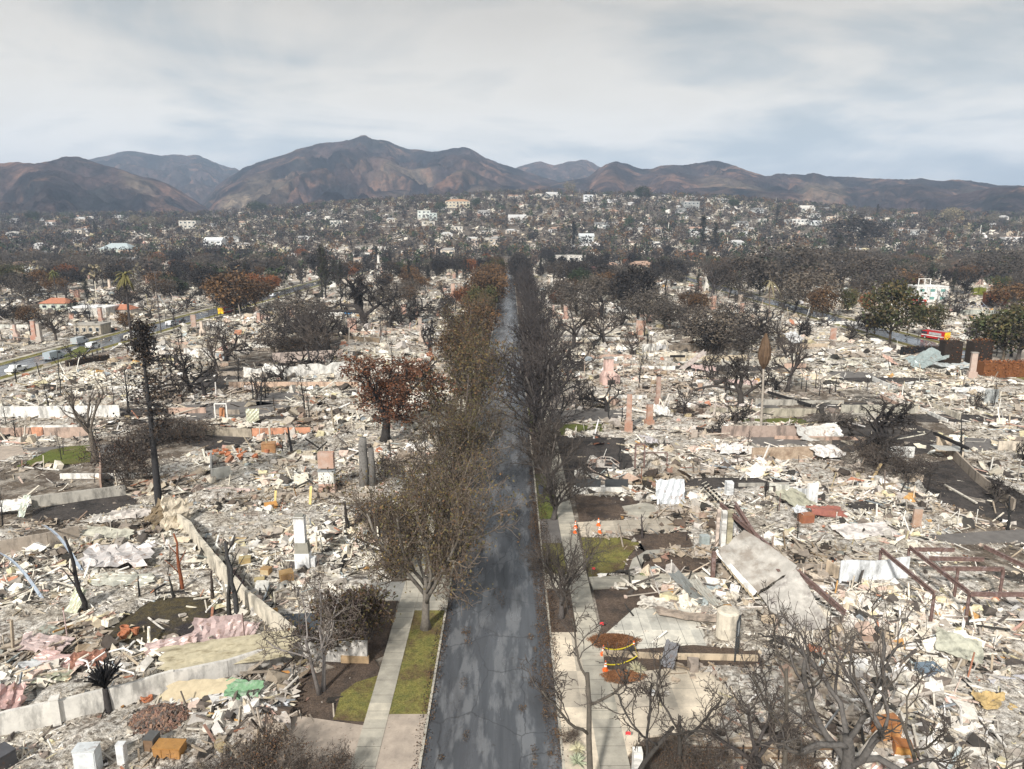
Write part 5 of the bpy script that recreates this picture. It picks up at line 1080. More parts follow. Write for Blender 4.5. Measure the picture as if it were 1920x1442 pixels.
for i, (pts, lb) in enumerate((([(185, 1240, .7), (215, 1252, .9), (250, 1262, .4), (256, 1285, .2)], 'white bent drainpipe above the burnt palm'), ([(145, 1235, .6), (163, 1240, 1.0), (168, 1255, .7), (186, 1258, .3)], 'short white bent drainpipe left of the long one'), ([(250, 1225, .8), (232, 1215, .9), (205, 1222, .5)], 'white pipe piece behind the bent drainpipes'))):
    Q = [P3(*p) for p in pts]; k = MB(); k.tube([q-Q[0] for q in Q], .07, 7); ob = k.build('drainpipe', M(WHITE, 'plain', rough=.6), label=lb, category='pipe'); ob.location = Q[0]
def cabinet(name, px, py, w, d, h, rz, col, label, doors=2, dark=(0.08, 0.06, 0.05), tilt=0, cat='cabinet', parts=('body', 'door', 'top')):
    x, y = G(px, py); r = empty(name, (x, y, 0.05), rz, label=label, category=cat); r.rotation_euler = (tilt, 0, rz); m = SM(col)
    k = MB(); k.box((0, 0, h/2), (w, d, h)); k.build(parts[0], m, r)
    for i in range(doors):
        k = MB(); k.box((-w/2+w*(i+.5)/doors, -d/2-.015, h/2), (w/doors*.9, .03, h*.86)); k.build(parts[1], M(dark, 'plain', rough=.7), r)
    k = MB(); k.box((0, 0, h+.02), (w*1.04, d*1.05, .05)); k.build(parts[2], m, r)
cabinet('filing_cabinet', 320, 1418, 1.75, .9, .85, -.05, (0.45, 0.24, 0.08), 'rusty orange metal cabinet lying at bottom left', 3, (0.36, 0.19, 0.07))
cabinet('stove', 287, 1408, .7, .8, 1.1, -.1, (0.12, 0.12, 0.12), 'dark grey scorched appliance left of the orange cabinet', 1, (0.2, 0.13, 0.08), cat='appliance')
cabinet('refrigerator', 169, 1455, 1.3, .8, 2.0, .08, (0.66, 0.69, 0.71), 'upright white refrigerator standing at bottom left', 1, (0.62, 0.65, 0.67), cat='refrigerator')
cabinet('white_post_box', 232, 1440, .5, .4, 1.7, .0, (0.72, 0.73, 0.74), 'narrow white upright box right of the refrigerator', 1, (0.68, 0.69, 0.7), cat='box')
cabinet('black_stove', 8, 1440, 1.3, 1.0, 1.2, -.5, (0.10, 0.10, 0.11), 'black burnt stove at the bottom left corner', 2, (0.03, 0.03, 0.03), cat='stove')
cabinet('rusty_cabinet', 538, 1093, 1.2, 1.0, 1.1, .5, (0.42, 0.27, 0.12), 'rusty yellow cabinet left of the white fireplace chimney', 2, (0.32, 0.2, 0.1))
cabinet('rusty_cabinet', 500, 1080, .9, .7, .8, -.2, (0.44, 0.28, 0.13), 'smaller rusty box left of the rusty yellow cabinet', 1, (0.5, 0.4, 0.25), cat='box')
cabinet('rusty_cabinet', 487, 1095, .9, .6, .5, .3, (0.52, 0.42, 0.22), 'low tan box in front of the smaller rusty box', 1, (0.48, 0.38, 0.2), cat='box')
cabinet('rusty_cabinet', 460, 1058, 1.1, .7, .7, .3, (0.50, 0.41, 0.22), 'tan crumpled box among dark wreckage left of the white chimney', 1, (0.4, 0.3, 0.15), cat='box')
cabinet('washing_machine', 1646, 908, .8, .8, 1.0, -.15, (0.70, 0.69, 0.66), 'white burnt washing machine beside the leaning board', 1, (0.4, 0.38, 0.35), cat='washing machine')
cabinet('bathtub', 1715, 903, 1.7, .9, .9, .05, (0.66, 0.56, 0.46), 'pinkish white box-shaped tub on the dark yard', 1, (0.6, 0.5, 0.4), cat='tub')
cabinet('orange_barrel', 1660, 1385, 1.6, .9, 1.4, .2, (0.46, 0.20, 0.08), 'rust orange box seen behind the big bare tree', 2, (0.5, 0.25, 0.1), cat='box')
cabinet('orange_barrel', 1690, 1420, 1.0, .8, 1.0, -.3, (0.42, 0.17, 0.06), 'second rust orange box lower behind the big bare tree', 1, (0.5, 0.26, 0.08), cat='box')
cabinet('blue_crate', 1740, 1272, 1.5, 1.2, .9, .1, (0.20, 0.26, 0.32), 'blue-grey wire crate in ash right of the big bare tree', 3, (0.12, 0.14, 0.18), cat='crate')
cabinet('rusty_tank', 1510, 985, 1.5, 1.0, 1.3, .2, (0.40, 0.17, 0.09), 'rusty orange boiler below the dark red roof sheet', 1, (0.3, 0.12, 0.07), cat='boiler')
cabinet('white_box', 1222, 1305, .001+.4, .3, .3, .2, (0.8, 0.8, 0.8), 'small white box lying on the tan driveway', 1, (0.75, 0.75, 0.75), cat='box')
cabinet('grey_cabinet', 1320, 1025, .9, .7, 1.2, .1, (0.45, 0.50, 0.50), 'pale grey green cabinet left of the thick rusty post', 2, (0.35, 0.4, 0.4))
cabinet('orange_cabinet', 505, 850, 2.0, 1.4, 1.6, .2, (0.45, 0.25, 0.12), 'rusty orange tank-like cabinet above the cream foundation', 1, (0.36, 0.2, 0.1))
cabinet('orange_cabinet', 508, 955, 1.4, .9, .7, .5, (0.62, 0.32, 0.10), 'bright orange tilted box left of the brick fireplace', 1, (0.55, 0.28, 0.1), tilt=.3, cat='box')
# boards and planks that stand out
TB = M((0.48, 0.36, 0.2), 'timber', rough=.8)
for a, b, m, w, lb in (((1633, 905, .2), (1652, 870, 1.4), TB, .35, 'tan board leaning up beside the washing machine'),
                       ((1265, 1090, .3), (1330, 1055, 1.2), M((0.6, 0.5, 0.4), 'timber', rough=.8), .12, 'thin pale pole leaning over the end of the garden path'),
                       ((1175, 1118, .2), (1350, 1095, .6), M((0.4, 0.35, 0.3), 'timber', rough=.8), .14, 'long pale pipe lying above the brown soil bed'),
                       ((632, 1080, .3), (655, 1025, .6), CHAR, .3, 'charred black beam right of the white fireplace chimney'),
                       ((483, 1018, .5), (540, 1028, .4), TB, .22, 'yellow orange plank left of the white chimney'),
                       ((430, 1008, .5), (490, 1010, .4), TB, .25, 'tan plank lying beside the low beige foundation'),
                       ((515, 952, .0), (517, 920, 1.7), M((0.6, 0.48, 0.2), 'timber', rough=.8), .25, 'upright yellow board, left one before the fireplace'),
                       ((581, 950, .0), (583, 912, 2.0), M((0.6, 0.48, 0.2), 'timber', rough=.8), .3, 'upright yellow board, right one before the fireplace'),
                       ((515, 1262, .6), (550, 1260, .5), M((0.6, 0.3, 0.1), 'timber', rough=.8), .3, 'orange plank at the end of the draped tarp'),
                       ((513, 1288, .4), (545, 1305, .3), TB, .25, 'brown plank above the scorched front lawn'),
                       ((500, 1310, .4), (553, 1322, .3), M((0.6, 0.55, 0.45), 'timber', rough=.8), .16, 'pale pole end lying on the front lawn'),
                       ((295, 1112, .4), (345, 1108, .8), CHAR, .12, 'thin charred pole lying across the upper scorched yard'),
                       ((265, 1120, .2), (310, 1095, .7), CHAR, .14, 'black slanting pole left of the rusty red trunk'),
                       ((1440, 845, .2), (1452, 870, 1.2), TB, .2, 'short leaning board below the patterned wall'),
                       ((1537, 1020, .3), (1565, 1052, .4), CHAR, .2, 'charred beam lying above the tan wall fragment'),
                       ((1440, 735, 1.0), (1520, 760, .5), CHAR, .45, 'fallen black log among charred posts on the right'),
                       ((640, 1000, .4), (700, 1012, .3), CHAR, .25, 'charred log pointing at the brown bush'),
                       ((1860, 1330, .3), (1800, 1270, .6), CHAR, .1, 'thin black pole behind the ochre folded panel')):
    beam('plank' if m not in (CHAR,) else 'charred_pole', P3(*a), P3(*b), m, lb, w, w*.35 if m != CHAR else w, cat='plank' if m != CHAR else 'pole', kind='box')
# burnt trunks and stakes
RT = (0.20, 0.07, 0.035)
for a in ((160, 1150, 1005, 'black forked trunk left of the scorched yard', .16, (0.028, 0.026, 0.027), 3), (341, 1112, 1000, 'rusty red forked trunk in the scorched yard', .13, RT, 3), (399, 1130, 1070, 'dark forked trunk leaning near the cream boundary wall', .13, (0.05, 0.04, 0.035), 3),
          (432, 1165, 1020, 'black multi-stemmed trunk beside the boundary wall', .14, (0.03, 0.03, 0.03), 4), (446, 1165, 1015, 'tall grey-black trunk right of the multi-stemmed one', .16, (0.05, 0.05, 0.052), 3), (262, 1128, 1080, 'short black stake left of a leaning one', .08, (0.03, 0.03, 0.03), 0), (325, 1122, 1080, 'leaning black stake left of the rusty trunk', .1, (0.03, 0.03, 0.03), 0), (293, 1124, 1103, 'small black stake between two taller stakes', .06, (0.03, 0.03, 0.03), 0),
          (549, 858, 800, 'black leaning snag above the cream foundation', .17, (0.03, 0.03, 0.032), 0), (653, 998, 940, 'charred bent trunk right of the white chimney', .17, (0.035, 0.03, 0.028), 1), (215, 760, 700, 'thin black sapling above the white wall', .06, (0.04, 0.04, 0.04), 3), (115, 745, 655, 'black sapling beside the left-hand street', .09, (0.04, 0.04, 0.04), 4),
          (1140, 785, 728, 'thin black sapling left of the orange chimneys', .1, (0.04, 0.04, 0.04), 4), (1165, 800, 760, 'short dark sapling beside the left orange chimney', .09, (0.04, 0.04, 0.04), 2), (1204, 1010, 965, 'small dark sapling beside the tan driveway', .09, (0.06, 0.05, 0.05), 5), (1287, 1015, 985, 'thin dark sapling at the end of the tan driveway', .05, (0.05, 0.04, 0.04), 3),
          (1800, 868, 790, 'black sapling behind the roofless shed', .1, (0.03, 0.03, 0.03), 5), (1735, 935, 880, 'thin charred sapling in the dark yard', .09, (0.04, 0.035, 0.03), 4), (1890, 995, 930, 'branching charred sapling at the right edge', .12, (0.03, 0.03, 0.03), 6), (1350, 600, 560, 'thin burnt trunk beyond the dark brown wall', .12, (0.04, 0.04, 0.04), 3),
          (1160, 870, 830, 'slim burnt sapling behind the black fence, left one', .08, (0.04, 0.04, 0.04), 4), (1170, 880, 835, 'slim burnt sapling behind the black fence, right one', .08, (0.04, 0.04, 0.04), 3), (1553, 1210, 1150, 'thin dark stem in ash beside the collapsed roof', .06, (0.05, 0.04, 0.04), 3), (490, 760, 700, 'dark shrub stem above the greenish panel', .12, (0.04, 0.04, 0.04), 5), (475, 750, 705, 'low branching dark tree beside the peach wall', .12, (0.04, 0.04, 0.04), 6)):
    stump(a[0], a[1], a[2], a[3], a[4]*1.15, a[5], forks=a[6], lean=.12)
for i, (px, pb, pt) in enumerate(((1502, 730, 700), (1511, 735, 702), (1529, 728, 697), (1555, 738, 712), (1566, 735, 708), (1536, 742, 715), (395, 622, 575), (404, 625, 565), (411, 622, 570), (417, 624, 572), (312, 612, 570), (330, 615, 585), (718, 615, 590), (727, 617, 592), (735, 616, 590), (748, 615, 588))):
    stump(px, pb, pt, 'slim charred post standing in a row of black posts', .09, forks=0, lean=.02, name='charred_post', cat='post', group='slim charred posts in rows')
for (px, pb, pt, lb) in ((1520, 1222, 1180, 'white pipe left of the two pipes by the stained slab'), (1863, 1225, 1182, 'white pipe standing by the stained concrete slab'), (1820, 1215, 1182, 'white pipe standing left of the stained slab'), (1257, 1092, 1050, 'thin white pole at the end of the garden path'), (1795, 985, 955, 'thin pale pole in the burnt orchard, left'), (1830, 980, 955, 'thin pale pole in the burnt orchard, right'), (1680, 662, 638, 'pale stake left of the teal sheet'), (1567, 985, 960, 'thin white post on the right ash field'), (1460, 965, 925, 'thin dark post below the white broken wall'), (460, 1212, 1150, 'thin rusty rod beside the pink sheets'), (127, 1200, 1145, 'pink post standing in the left rubble'), (1723, 720, 700, 'pale stake below the crumpled teal sheet')):
    pipes(px, pb, pt, lb, col=RUSTY if 'rusty' in lb or 'dark' in lb else PINKM if 'pink' in lb else (0.68, 0.66, 0.62), r=.05)
# terracotta pots
def pot(px, py, s, label, col=(0.42, 0.17, 0.09), group=None):
    x, y = G(px, py); k = MB(); k.lathe((0, 0, 0), [(.22*s, 0), (.34*s, .5*s), (.38*s, .5*s), (.38*s, .6*s), (.31*s, .6*s), (.28*s, .45*s)], 12); ob = k.build('flower_pot', M(col, 'plain', rough=.9), label=label, category='flower pot', group=group); ob.location = (x, y, .08); ob.rotation_euler = (rw.uniform(-.4, .4), rw.uniform(-.4, .4), 0)
for i, (px, py) in enumerate(((405, 853), (414, 857), (422, 852), (430, 858), (447, 852), (452, 862), (461, 856), (482, 862), (500, 853), (395, 860))): pot(px, py, 1.25, 'terracotta pot among the row of pots above the grey slab wall', group='terracotta pots above the grey slab wall')
for i, (px, py) in enumerate(((270, 1320), (278, 1312), (284, 1322), (232, 1188), (240, 1194), (254, 1192), (233, 1199))): pot(px, py, .95, 'broken terracotta pot beside the garden wall' if i < 3 else 'broken terracotta pot on the scorched yard', group='broken pots beside the wall' if i < 3 else 'broken pots on the yard')
# brick and stone heap
rgn = np.random.default_rng(3); k = MB(); x0, y0 = G(298, 1355); n = 900; a = rgn.uniform(0, 6.28, n); rr = np.sqrt(rgn.random(n)); X_ = rr*np.cos(a)*2.1; Y_ = rr*np.sin(a)*1.7
scatter(k, rgn, X_, Y_, (1-rr**2)*.75+.1, rgn.uniform(.16, .34, n), 'chunk'); k.c = [np.tile(np.array([[(.22, .13, .10), (.17, .12, .10), (.12, .10, .09), (.27, .17, .12)][i % 4]]), (8, 1)) for i in range(n)]; k.c = [np.concatenate(k.c)]
ob = k.build('brick_heap', DEB, label='heap of broken red-brown bricks at bottom left', category='brick heap', kind='stuff'); ob.location = (x0, y0, 0)
# leaf mulch mounds over the tree pit, cones and caution tape
def mulch(px, py, rx, ry, pal, name, n=9000, hgt=.28, size=.05, seed=1):
    rng = np.random.default_rng(seed); x, y = G(px, py); a = rng.uniform(0, 6.28, n); r = np.sqrt(rng.random(n))*(1+.07*np.sin(a*3+1)+.05*np.sin(a*7))*rng.uniform(.75, 1.12, n); X_ = r*np.cos(a)*rx; Y_ = r*np.sin(a)*ry; Z_ = np.clip(1-r**2, 0, 1)*hgt+.15
    k = MB(); leafcards(rng, k, np.stack([X_, Y_, Z_], -1), 1, .02, size, pal); o = k.build(name, LEAF, kind='stuff'); o.location = (x, y, 0)
NEED = [(0.30, 0.145, 0.07), (0.25, 0.12, 0.06), (0.35, 0.18, 0.09), (0.20, 0.095, 0.05)]
mulch(1150, 1205, 2.0, 1.1, NEED, 'needle_litter', seed=2, n=12000); mulch(1168, 1272, 1.6, .8, NEED, 'needle_litter', seed=3)
mulch(1015, 1110, .8, 26, BROWN, 'leaf_litter', n=7000, hgt=.0, size=.045, seed=4)
mulch(1010, 950, .9, 40, BROWN+DARK, 'leaf_litter', n=9000, hgt=.0, size=.06, seed=5)
mulch(860, 1000, .7, 50, BROWN+DARK, 'leaf_litter', n=7000, hgt=.0, size=.06, seed=6)
for i in range(60):
    a = rw.uniform(900, 1440); xx = 960 + (a-431)*(rw.uniform(-.15, 0.09) if i % 3 == 0 else rw.uniform(.05, .095)); mulch(xx, a, rw.uniform(.1, .5), rw.uniform(.2, 1.3), BROWN+GREYB, 'leaf_litter', n=70, hgt=.03, size=.05, seed=20+i)
def cone(px, py, label, sc=1.0, z=0.13, stacked=1, leanv=0.0, group=None):
    x, y = G(px, py); r = empty('traffic_cone', (x, y, z), label=label, category='traffic cone', group=group); r.scale = (sc,)*3; r.rotation_euler = (leanv, 0, 0)
    OR = M((0.85, 0.16, 0.03), 'cone', rough=.5, var=.05); WH = M((0.85, 0.85, 0.83), 'cone', rough=.4, var=.05)
    k = MB(); k.box((0, 0, .02), (.38, .38, .04)); k.build('base', OR, r)
    k = MB(); k.lathe((0, 0, .04), [(.145, 0), (.035, .68), (.02, .69)], 14); k.build('body', OR, r)
    for z0, z1 in ((.27, .40), (.48, .56)):
        k = MB(); ra = .145-.11*z0/.68+.006; rb = .145-.11*z1/.68+.006; k.lathe((0, 0, .04), [(ra, z0), (rb, z1)], 14); k.build('reflective_band', WH, r)
cone(1131, 1230, 'orange cone at the left of the taped tree pit, upper one', 1.15); cone(1188, 1222, 'plain orange cone at the right of the taped tree pit', 1.15); cone(1135, 1260, 'orange cone at the left of the taped tree pit, lower one', 1.15)
cone(1078, 1001, 'orange cone in front of the tan driveway, left one', 1.1); cone(1079, 991, 'orange cone right behind the left driveway cone', 1.1); cone(1124, 1001, 'orange cone in front of the tan driveway, right one', 1.2); cone(1122, 987, 'orange cone right behind the right driveway cone', 1.2)
TP = M((0.75, 0.62, 0.05), 'tape', rough=.5, var=.1)
A, B, C_, D_ = [Vector((*G(*p), .75)) for p in ((1131, 1230), (1188, 1222), (1195, 1245), (1137, 1262))]
k = MB()
for p, q, sag in ((A, B, .35), (B, C_, .1), (C_, D_, .3)):
    pts = [p.lerp(q, t)-Vector((0, 0, sag*4*t*(1-t))) for t in np.linspace(0, 1, 9)]
    k.slab(np.array([[(u-A)-Vector((0, 0, .05)), (u-A)+Vector((0, 0, .05))] for u in pts]), .01)
ob = k.build('caution_tape', TP, label='yellow caution tape slung between the cones round the tree pit', category='tape'); ob.location = A
# small red flags, agaves
for (px, py, lb) in ((1124, 1183, 'small red flag at the sidewalk corner above the needle litter'), (1172, 1392, 'small red flag between the bare trees on the driveway'), (1109, 1268+0, 'small red marker flag near the lawn edge')):
    if py == 1268: px, py = 1109, 1078
    x, y = G(px, py); r = empty('marker_flag', (x, y, .1), label=lb, category='flag'); k = MB(); k.lathe((0, 0, 0), [(.012, 0), (.012, .7)], 6); k.build('staff', M((0.3, 0.3, 0.3), 'plain'), r); k = MB(); k.slab(np.array([[(0, 0, .45), (0, 0, .7)], [(.16, .03, .47), (.16, .03, .7)], [(.34, 0, .44), (.34, 0, .68)]]), .01); k.build('cloth', M((0.75, 0.06, 0.07), 'cone', rough=.6), r)
def agave(px, py, s, label, col=(0.55, 0.52, 0.36)):
    x, y = G(px, py); rng = np.random.default_rng(int(px)); k = MB()
    for i in range(60):
        a = i*2.4; e = rng.uniform(.15, 1.35); d = np.array((math.cos(a)*math.cos(e), math.sin(a)*math.cos(e), math.sin(e))); q = [d*t*s*.75+np.array((0, 0, .1-.15*t*t)) for t in np.linspace(0.05, 1, 4)]; k.tube(q, s*.05*np.array((1, .9, .6, .1)), 4, rng.uniform(.7, 1.2)*np.array(col))
    ob = k.build('agave', LEAF, label=label, category='plant'); ob.location = (x, y, .12)
agave(1193, 1262, 1.1, 'spiky cream agave beside the taped tree pit'); agave(1083, 1412, .9, 'upper pale agave in the bed at the bottom of the street'); agave(1082, 1436, 1.0, 'lower grey green agave in the bed at the bottom of the street', (0.36, 0.40, 0.30)); agave(1197, 1418, .9, 'scorched agave behind the white gate post', (0.36, 0.30, 0.18)); agave(1206, 1080, .5, 'tiny green plant at the curved garden path', (0.10, 0.2, 0.05))
post('gate_post', 1193, 1470, 1406, P_(WHITE), 'white broken gate post at the bottom edge', .55)
x, y = G(1400, 1440); r = empty('rail_fence', (x, y, 0), label='low brown rail fence at the bottom right', category='fence')
a, b = G(1290, 1432), G(1560, 1436)
for i in range(9): t = i/8; beam('post', (a[0]+(b[0]-a[0])*t, a[1]+(b[1]-a[1])*t, 0), (a[0]+(b[0]-a[0])*t, a[1]+(b[1]-a[1])*t, 1.4), CHAR, None, .08, .08, parent=r, kind='box')
for z in (.5, 1.2): beam('rail', (*a, z), (*b, z), M((0.16, 0.1, 0.06), 'timber', rough=.8), None, .06, .08, parent=r, kind='box')
# wheelie bin and utility box near the right kerb, bicycle-like debris at left walkway
x, y = G(1014, 927); r = empty('waste_bin', (x, y, .12), label='dark blue-grey waste bin on the grass strip right of the street', category='waste bin'); k = MB(); k.box((0, 0, .5), (.5, .5, 1.0), taper=1.15); k.build('body', M((0.05, 0.06, 0.09), 'bin', rough=.5), r); k = MB(); k.box((0, 0, 1.04), (.62, .66, .08)); k.build('lid', M((0.04, 0.05, 0.07), 'bin', rough=.5), r)
for s in (-.2, .2): k = MB(); k.tube([(s-.03, .3, .1), (s+.03, .3, .1)], .1, 10); k.build('wheel', M((0.02, 0.02, 0.02), 'rubber'), r)

# ------------------------------------------------------------------ vehicles
GLASS = M((0.03, 0.04, 0.05), 'glass', rough=.12, spec=.6); TYRE = M((0.02, 0.02, 0.02), 'rubber', rough=.9); RIM = M((0.4, 0.4, 0.4), 'rim', rough=.4)
def vehicle(name, x, y, rz, L_, prof, w, col, label, group=None, roof=None, winf=None, cat='car', z=.02, wheels=(.2, .8), wr=.34, extra=None):
    """prof: side outline (t along length 0..1 rear to front, height); glass band follows the cabin"""
    r = empty(name, (x, y, z+float(T(x, y))), rz, label=label, category=cat, group=group); PM = M(col, 'car_paint', rough=.3, var=.03, spec=.5)
    def prism(pr, hw, m, nm, inset=0.0):
        n = len(pr); v = []
        for s in (-1, 1): v += [(s*hw*(1-inset*max(0, (q[1]-.9))), (q[0]-.5)*L_, q[1]) for q in pr]
        k = MB(); c0 = len(v); v += [(-hw*.9, np.mean([(q[0]-.5)*L_ for q in pr]), np.mean([q[1] for q in pr])), (hw*.9, np.mean([(q[0]-.5)*L_ for q in pr]), np.mean([q[1] for q in pr]))]
        k.add(v, [(i, (i+1) % n, n+(i+1) % n, n+i) for i in range(n)]); k.f.append(np.array([[c0, (i+1) % n, i] for i in range(n)])); k.f.append(np.array([[c0+1, n+i, n+(i+1) % n] for i in range(n)])); return k.build(nm, m, r)
    prism(prof, w/2, PM, 'body', .12)
    if winf: prism(winf, w/2*1.012, GLASS, 'window', .12)
    for t in wheels:
        for s in (-1, 1):
            q = MB(); cx_, cy_ = s*(w/2-.1), (t-.5)*L_; q.tube([(cx_-.12, cy_, wr), (cx_+.12, cy_, wr)], wr, 14); wo_ = q.build('wheel', TYRE, r); q = MB(); q.tube([(cx_-.135, cy_, wr), (cx_+.135, cy_, wr)], wr*.55, 10); q.build('rim', RIM, wo_)
    for s in (-1, 1):
        q = MB(); q.box((s*w*.36, L_*.5, .68), (.3, .05, .14)); q.build('headlight', M((0.8, 0.8, 0.78), 'lens', rough=.2), r); q = MB(); q.box((s*w*.38, -L_*.5, .78), (.2, .05, .16)); q.build('tail_light', M((0.4, 0.02, 0.02), 'lens', rough=.3), r)
    if extra: extra(r)
    return r
SEDAN = [(0, .35), (0, .85), (.12, .95), (.26, 1.42), (.58, 1.45), (.74, .98), (.97, .82), (1, .35)]; SEDANW = [(.17, .98), (.27, 1.36), (.57, 1.39), (.70, .99)]
SUV = [(0, .4), (.0, 1.05), (.06, 1.65), (.62, 1.7), (.74, 1.1), (.97, .98), (1, .4)]; SUVW = [(.03, 1.12), (.08, 1.58), (.60, 1.62), (.70, 1.13)]
PICK = [(0, .5), (0, 1.05), (.40, 1.05), (.42, 1.72), (.66, 1.75), (.76, 1.15), (.98, 1.05), (1, .5)]; PICKW = [(.43, 1.16), (.44, 1.65), (.65, 1.68), (.73, 1.17)]
VAN = [(0, .4), (0, 2.1), (.72, 2.15), (.88, 1.25), (1, 1.05), (1, .4)]; VANW = [(.60, 1.35), (.60, 1.95), (.71, 1.98), (.83, 1.36)]
TRUCK = [(0, .5), (0, 2.75), (.70, 2.75), (.70, 2.5), (.99, 2.5), (1, 1.4), (1, .5)]; TRUCKW = [(.76, 1.5), (.76, 2.3), (.995, 2.3), (1.005, 1.5)]
def vpx(kind, px, py, col, label, **k):
    x, y = G(px, py); pr, wf, L_, w, nm, cat = dict(sedan=(SEDAN, SEDANW, 4.6, 1.8, 'parked_car', 'car'), suv=(SUV, SUVW, 4.7, 1.9, 'parked_car', 'car'), pick=(PICK, PICKW, 5.6, 2.0, 'pickup_truck', 'pickup'), van=(VAN, VANW, 5.8, 2.1, 'van', 'van'))[kind]
    return vehicle(nm, x, y, k.pop('rz', 0), L_, pr, w, col, label, winf=wf, cat=cat, wr=.36, **k)
vpx('pick', 32, 697, (0.72, 0.74, 0.75), 'white pickup driving on the left-hand street at the left edge', rz=R(180))
vpx('van', 101, 673, (0.36, 0.42, 0.46), 'blue-grey van parked on the left-hand street')
vpx('suv', 175, 652, (0.66, 0.70, 0.72), 'white car parked on the left-hand street near the walkers')
vpx('van', 150, 645, (0.42, 0.46, 0.48), 'grey green van parked at the far kerb of the left-hand street', rz=R(0))
vpx('suv', 321, 610, (0.70, 0.73, 0.76), 'white car farther up the left-hand street'); vpx('sedan', 339, 605, (0.06, 0.07, 0.08), 'dark car just beyond the white one on the left-hand street')
vpx('suv', 512, 556, (0.62, 0.68, 0.74), 'pale blue-white car far up the left-hand street'); vpx('sedan', 654, 590, (0.08, 0.25, 0.5), 'blue car standing among ruins left of the street trees', rz=R(70)); vpx('sedan', 865, 615, (0.65, 0.6, 0.62), 'white wrecked car just left of the brown street trees', rz=R(85)); vpx('sedan', 885, 618, (0.5, 0.08, 0.06), 'red car beside the white wrecked car', rz=R(85))
vpx('sedan', 1500, 570, (0.5, 0.5, 0.52), 'grey car on the far right street'); vpx('suv', 1775, 545, (0.35, 0.36, 0.38), 'dark grey car beside the white house, farther right')
def engine(px, py, rz, label):
    def ex(r):
        for i in range(3):
            for s in (-1, 1): q = MB(); q.box((s*.55, -4.03-.004*i, .7+.75*i), (1.05, .05, .3), ry=s*.6); q.build('chevron', M((0.75, 0.62, 0.04) if (i+s) % 2 else (0.85, 0.3, 0.05), 'cone', rough=.4), r)
        q = MB(); q.box((0, -4.0, 1.6), (2.3, .06, 2.3)); q.build('rear_panel', M((0.80, 0.50, 0.03), 'cone', rough=.4), r)
        for s in (-1, 1): q = MB(); q.box((s*1.26, 0, 1.25), (.03, 7.6, .28)); q.build('side_stripe', M((0.85, 0.83, 0.8), 'cone', rough=.4), r); q = MB(); q.box((s*1.265, -.8, 1.95), (.03, 4.2, .8)); q.build('locker', M((0.45, 0.46, 0.48), 'rim', rough=.4), r)
        q = MB(); q.box((0, 2.9, 2.62), (1.8, .35, .2)); q.build('light_bar', M((0.6, 0.05, 0.05), 'lens', rough=.2), r)
        q = MB()
        for s in (-.35, .35): q.box((s, -.8, 2.9), (.06, 5.5, .08))
        for i in range(9): q.box((0, -3.4+i*.65, 2.9), (.7, .05, .05))
        q.build('ladder', M((0.5, 0.5, 0.52), 'rim', rough=.4), r)
    x, y = G(px, py); return vehicle('fire_engine', x, y, rz, 8.0, TRUCK, 2.5, (0.45, 0.02, 0.02), label, winf=TRUCKW, cat='fire engine', wr=.5, wheels=(.22, .82), extra=ex)
engine(424, 588, R(-8), 'fire engine with orange chevrons on the left-hand street'); engine(1753, 637, R(20), 'fire engine with yellow chevrons on the right-hand street'); engine(1716, 573, R(78), 'red fire engine parked before the white house')
# burnt-out car shell
x, y = G(1133, 878); r = empty('burnt_car', (x, y, .12), R(78), label='pale burnt-out car shell behind the black fence', category='car'); BM = M((0.50, 0.47, 0.44), 'ashen_steel', rough=.8, stain=(0.25, 0.13, 0.08), stain_amt=.5)
k = MB()
for s in (-.8, .8):
    k.tube([(s, -2.1, .5), (s, -1.6, .85), (s*.8, -.9, 1.35), (s*.78, .5, 1.38), (s, 1.2, .9), (s, 2.1, .65), (s, 2.2, .3)], .06, 6); k.tube([(s, 0, .35), (s*.79, -.1, 1.36)], .05, 6); k.box((s, 0, .35), (.12, 3.6, .2)); k.box((s, .5, .62), (.05, 1.1, .5))
for yy, z, w_ in ((-.9, 1.35, 1.3), (.5, 1.38, 1.3), (1.2, .9, 1.6), (2.1, .6, 1.6), (-2.0, .6, 1.6)): k.box((0, yy, z), (w_, .08, .08))
k.build('frame', BM, r); k = MB(); k.slab(np.array([[(s, yy, .88-.08*(yy-1.2)+.04*math.sin(s*4)) for yy in (1.2, 1.6, 2.1)] for s in (-.8, -.3, .3, .8)]), .03); k.build('bonnet', BM, r)
for s in (-.8, .8):
    for yy in (-1.3, 1.4): k = MB(); k.tube([(s-.08, yy, .25), (s+.08, yy, .25)], .26, 12); k.build('wheel_rim', M((0.2, 0.2, 0.2), 'rim'), r)
# ------------------------------------------------------------------ trees: the street rows
random.seed(21); rt = random.Random(21); rb0 = random.Random(5)
gl = 'street trees on the left of the main street'; gr_ = 'street trees on the right of the main street'
ordn = ['nearest', 'second', 'third', 'fourth', 'fifth', 'sixth', 'seventh', 'eighth', 'ninth', 'tenth']
D0 = G(803, 1180)[1]
ds = [D0, D0+15, D0+30, 104, 118, 130, 143]
for i, d in enumerate(ds):
    key = 'plane%d' % (i % 2) if i < 3 else 'farplane0'
    h = (17.6, 14.5, 15, 14, 13.5, 13.5, 13)[i]
    place_tree(key, 'street_tree', -6.9+rt.uniform(-.3, .3), d, h, '%s olive-leaved street tree in the left row, counted from the camera' % ordn[i] if i else 'large olive-leaved street tree with pale trunk nearest the camera in the left row', gl, rz=rt.uniform(0, 6.28), sx=(.9, 1.0, 1.05, 1.1, 1.1, 1.1, 1.1)[i])
i = 0; d = 156
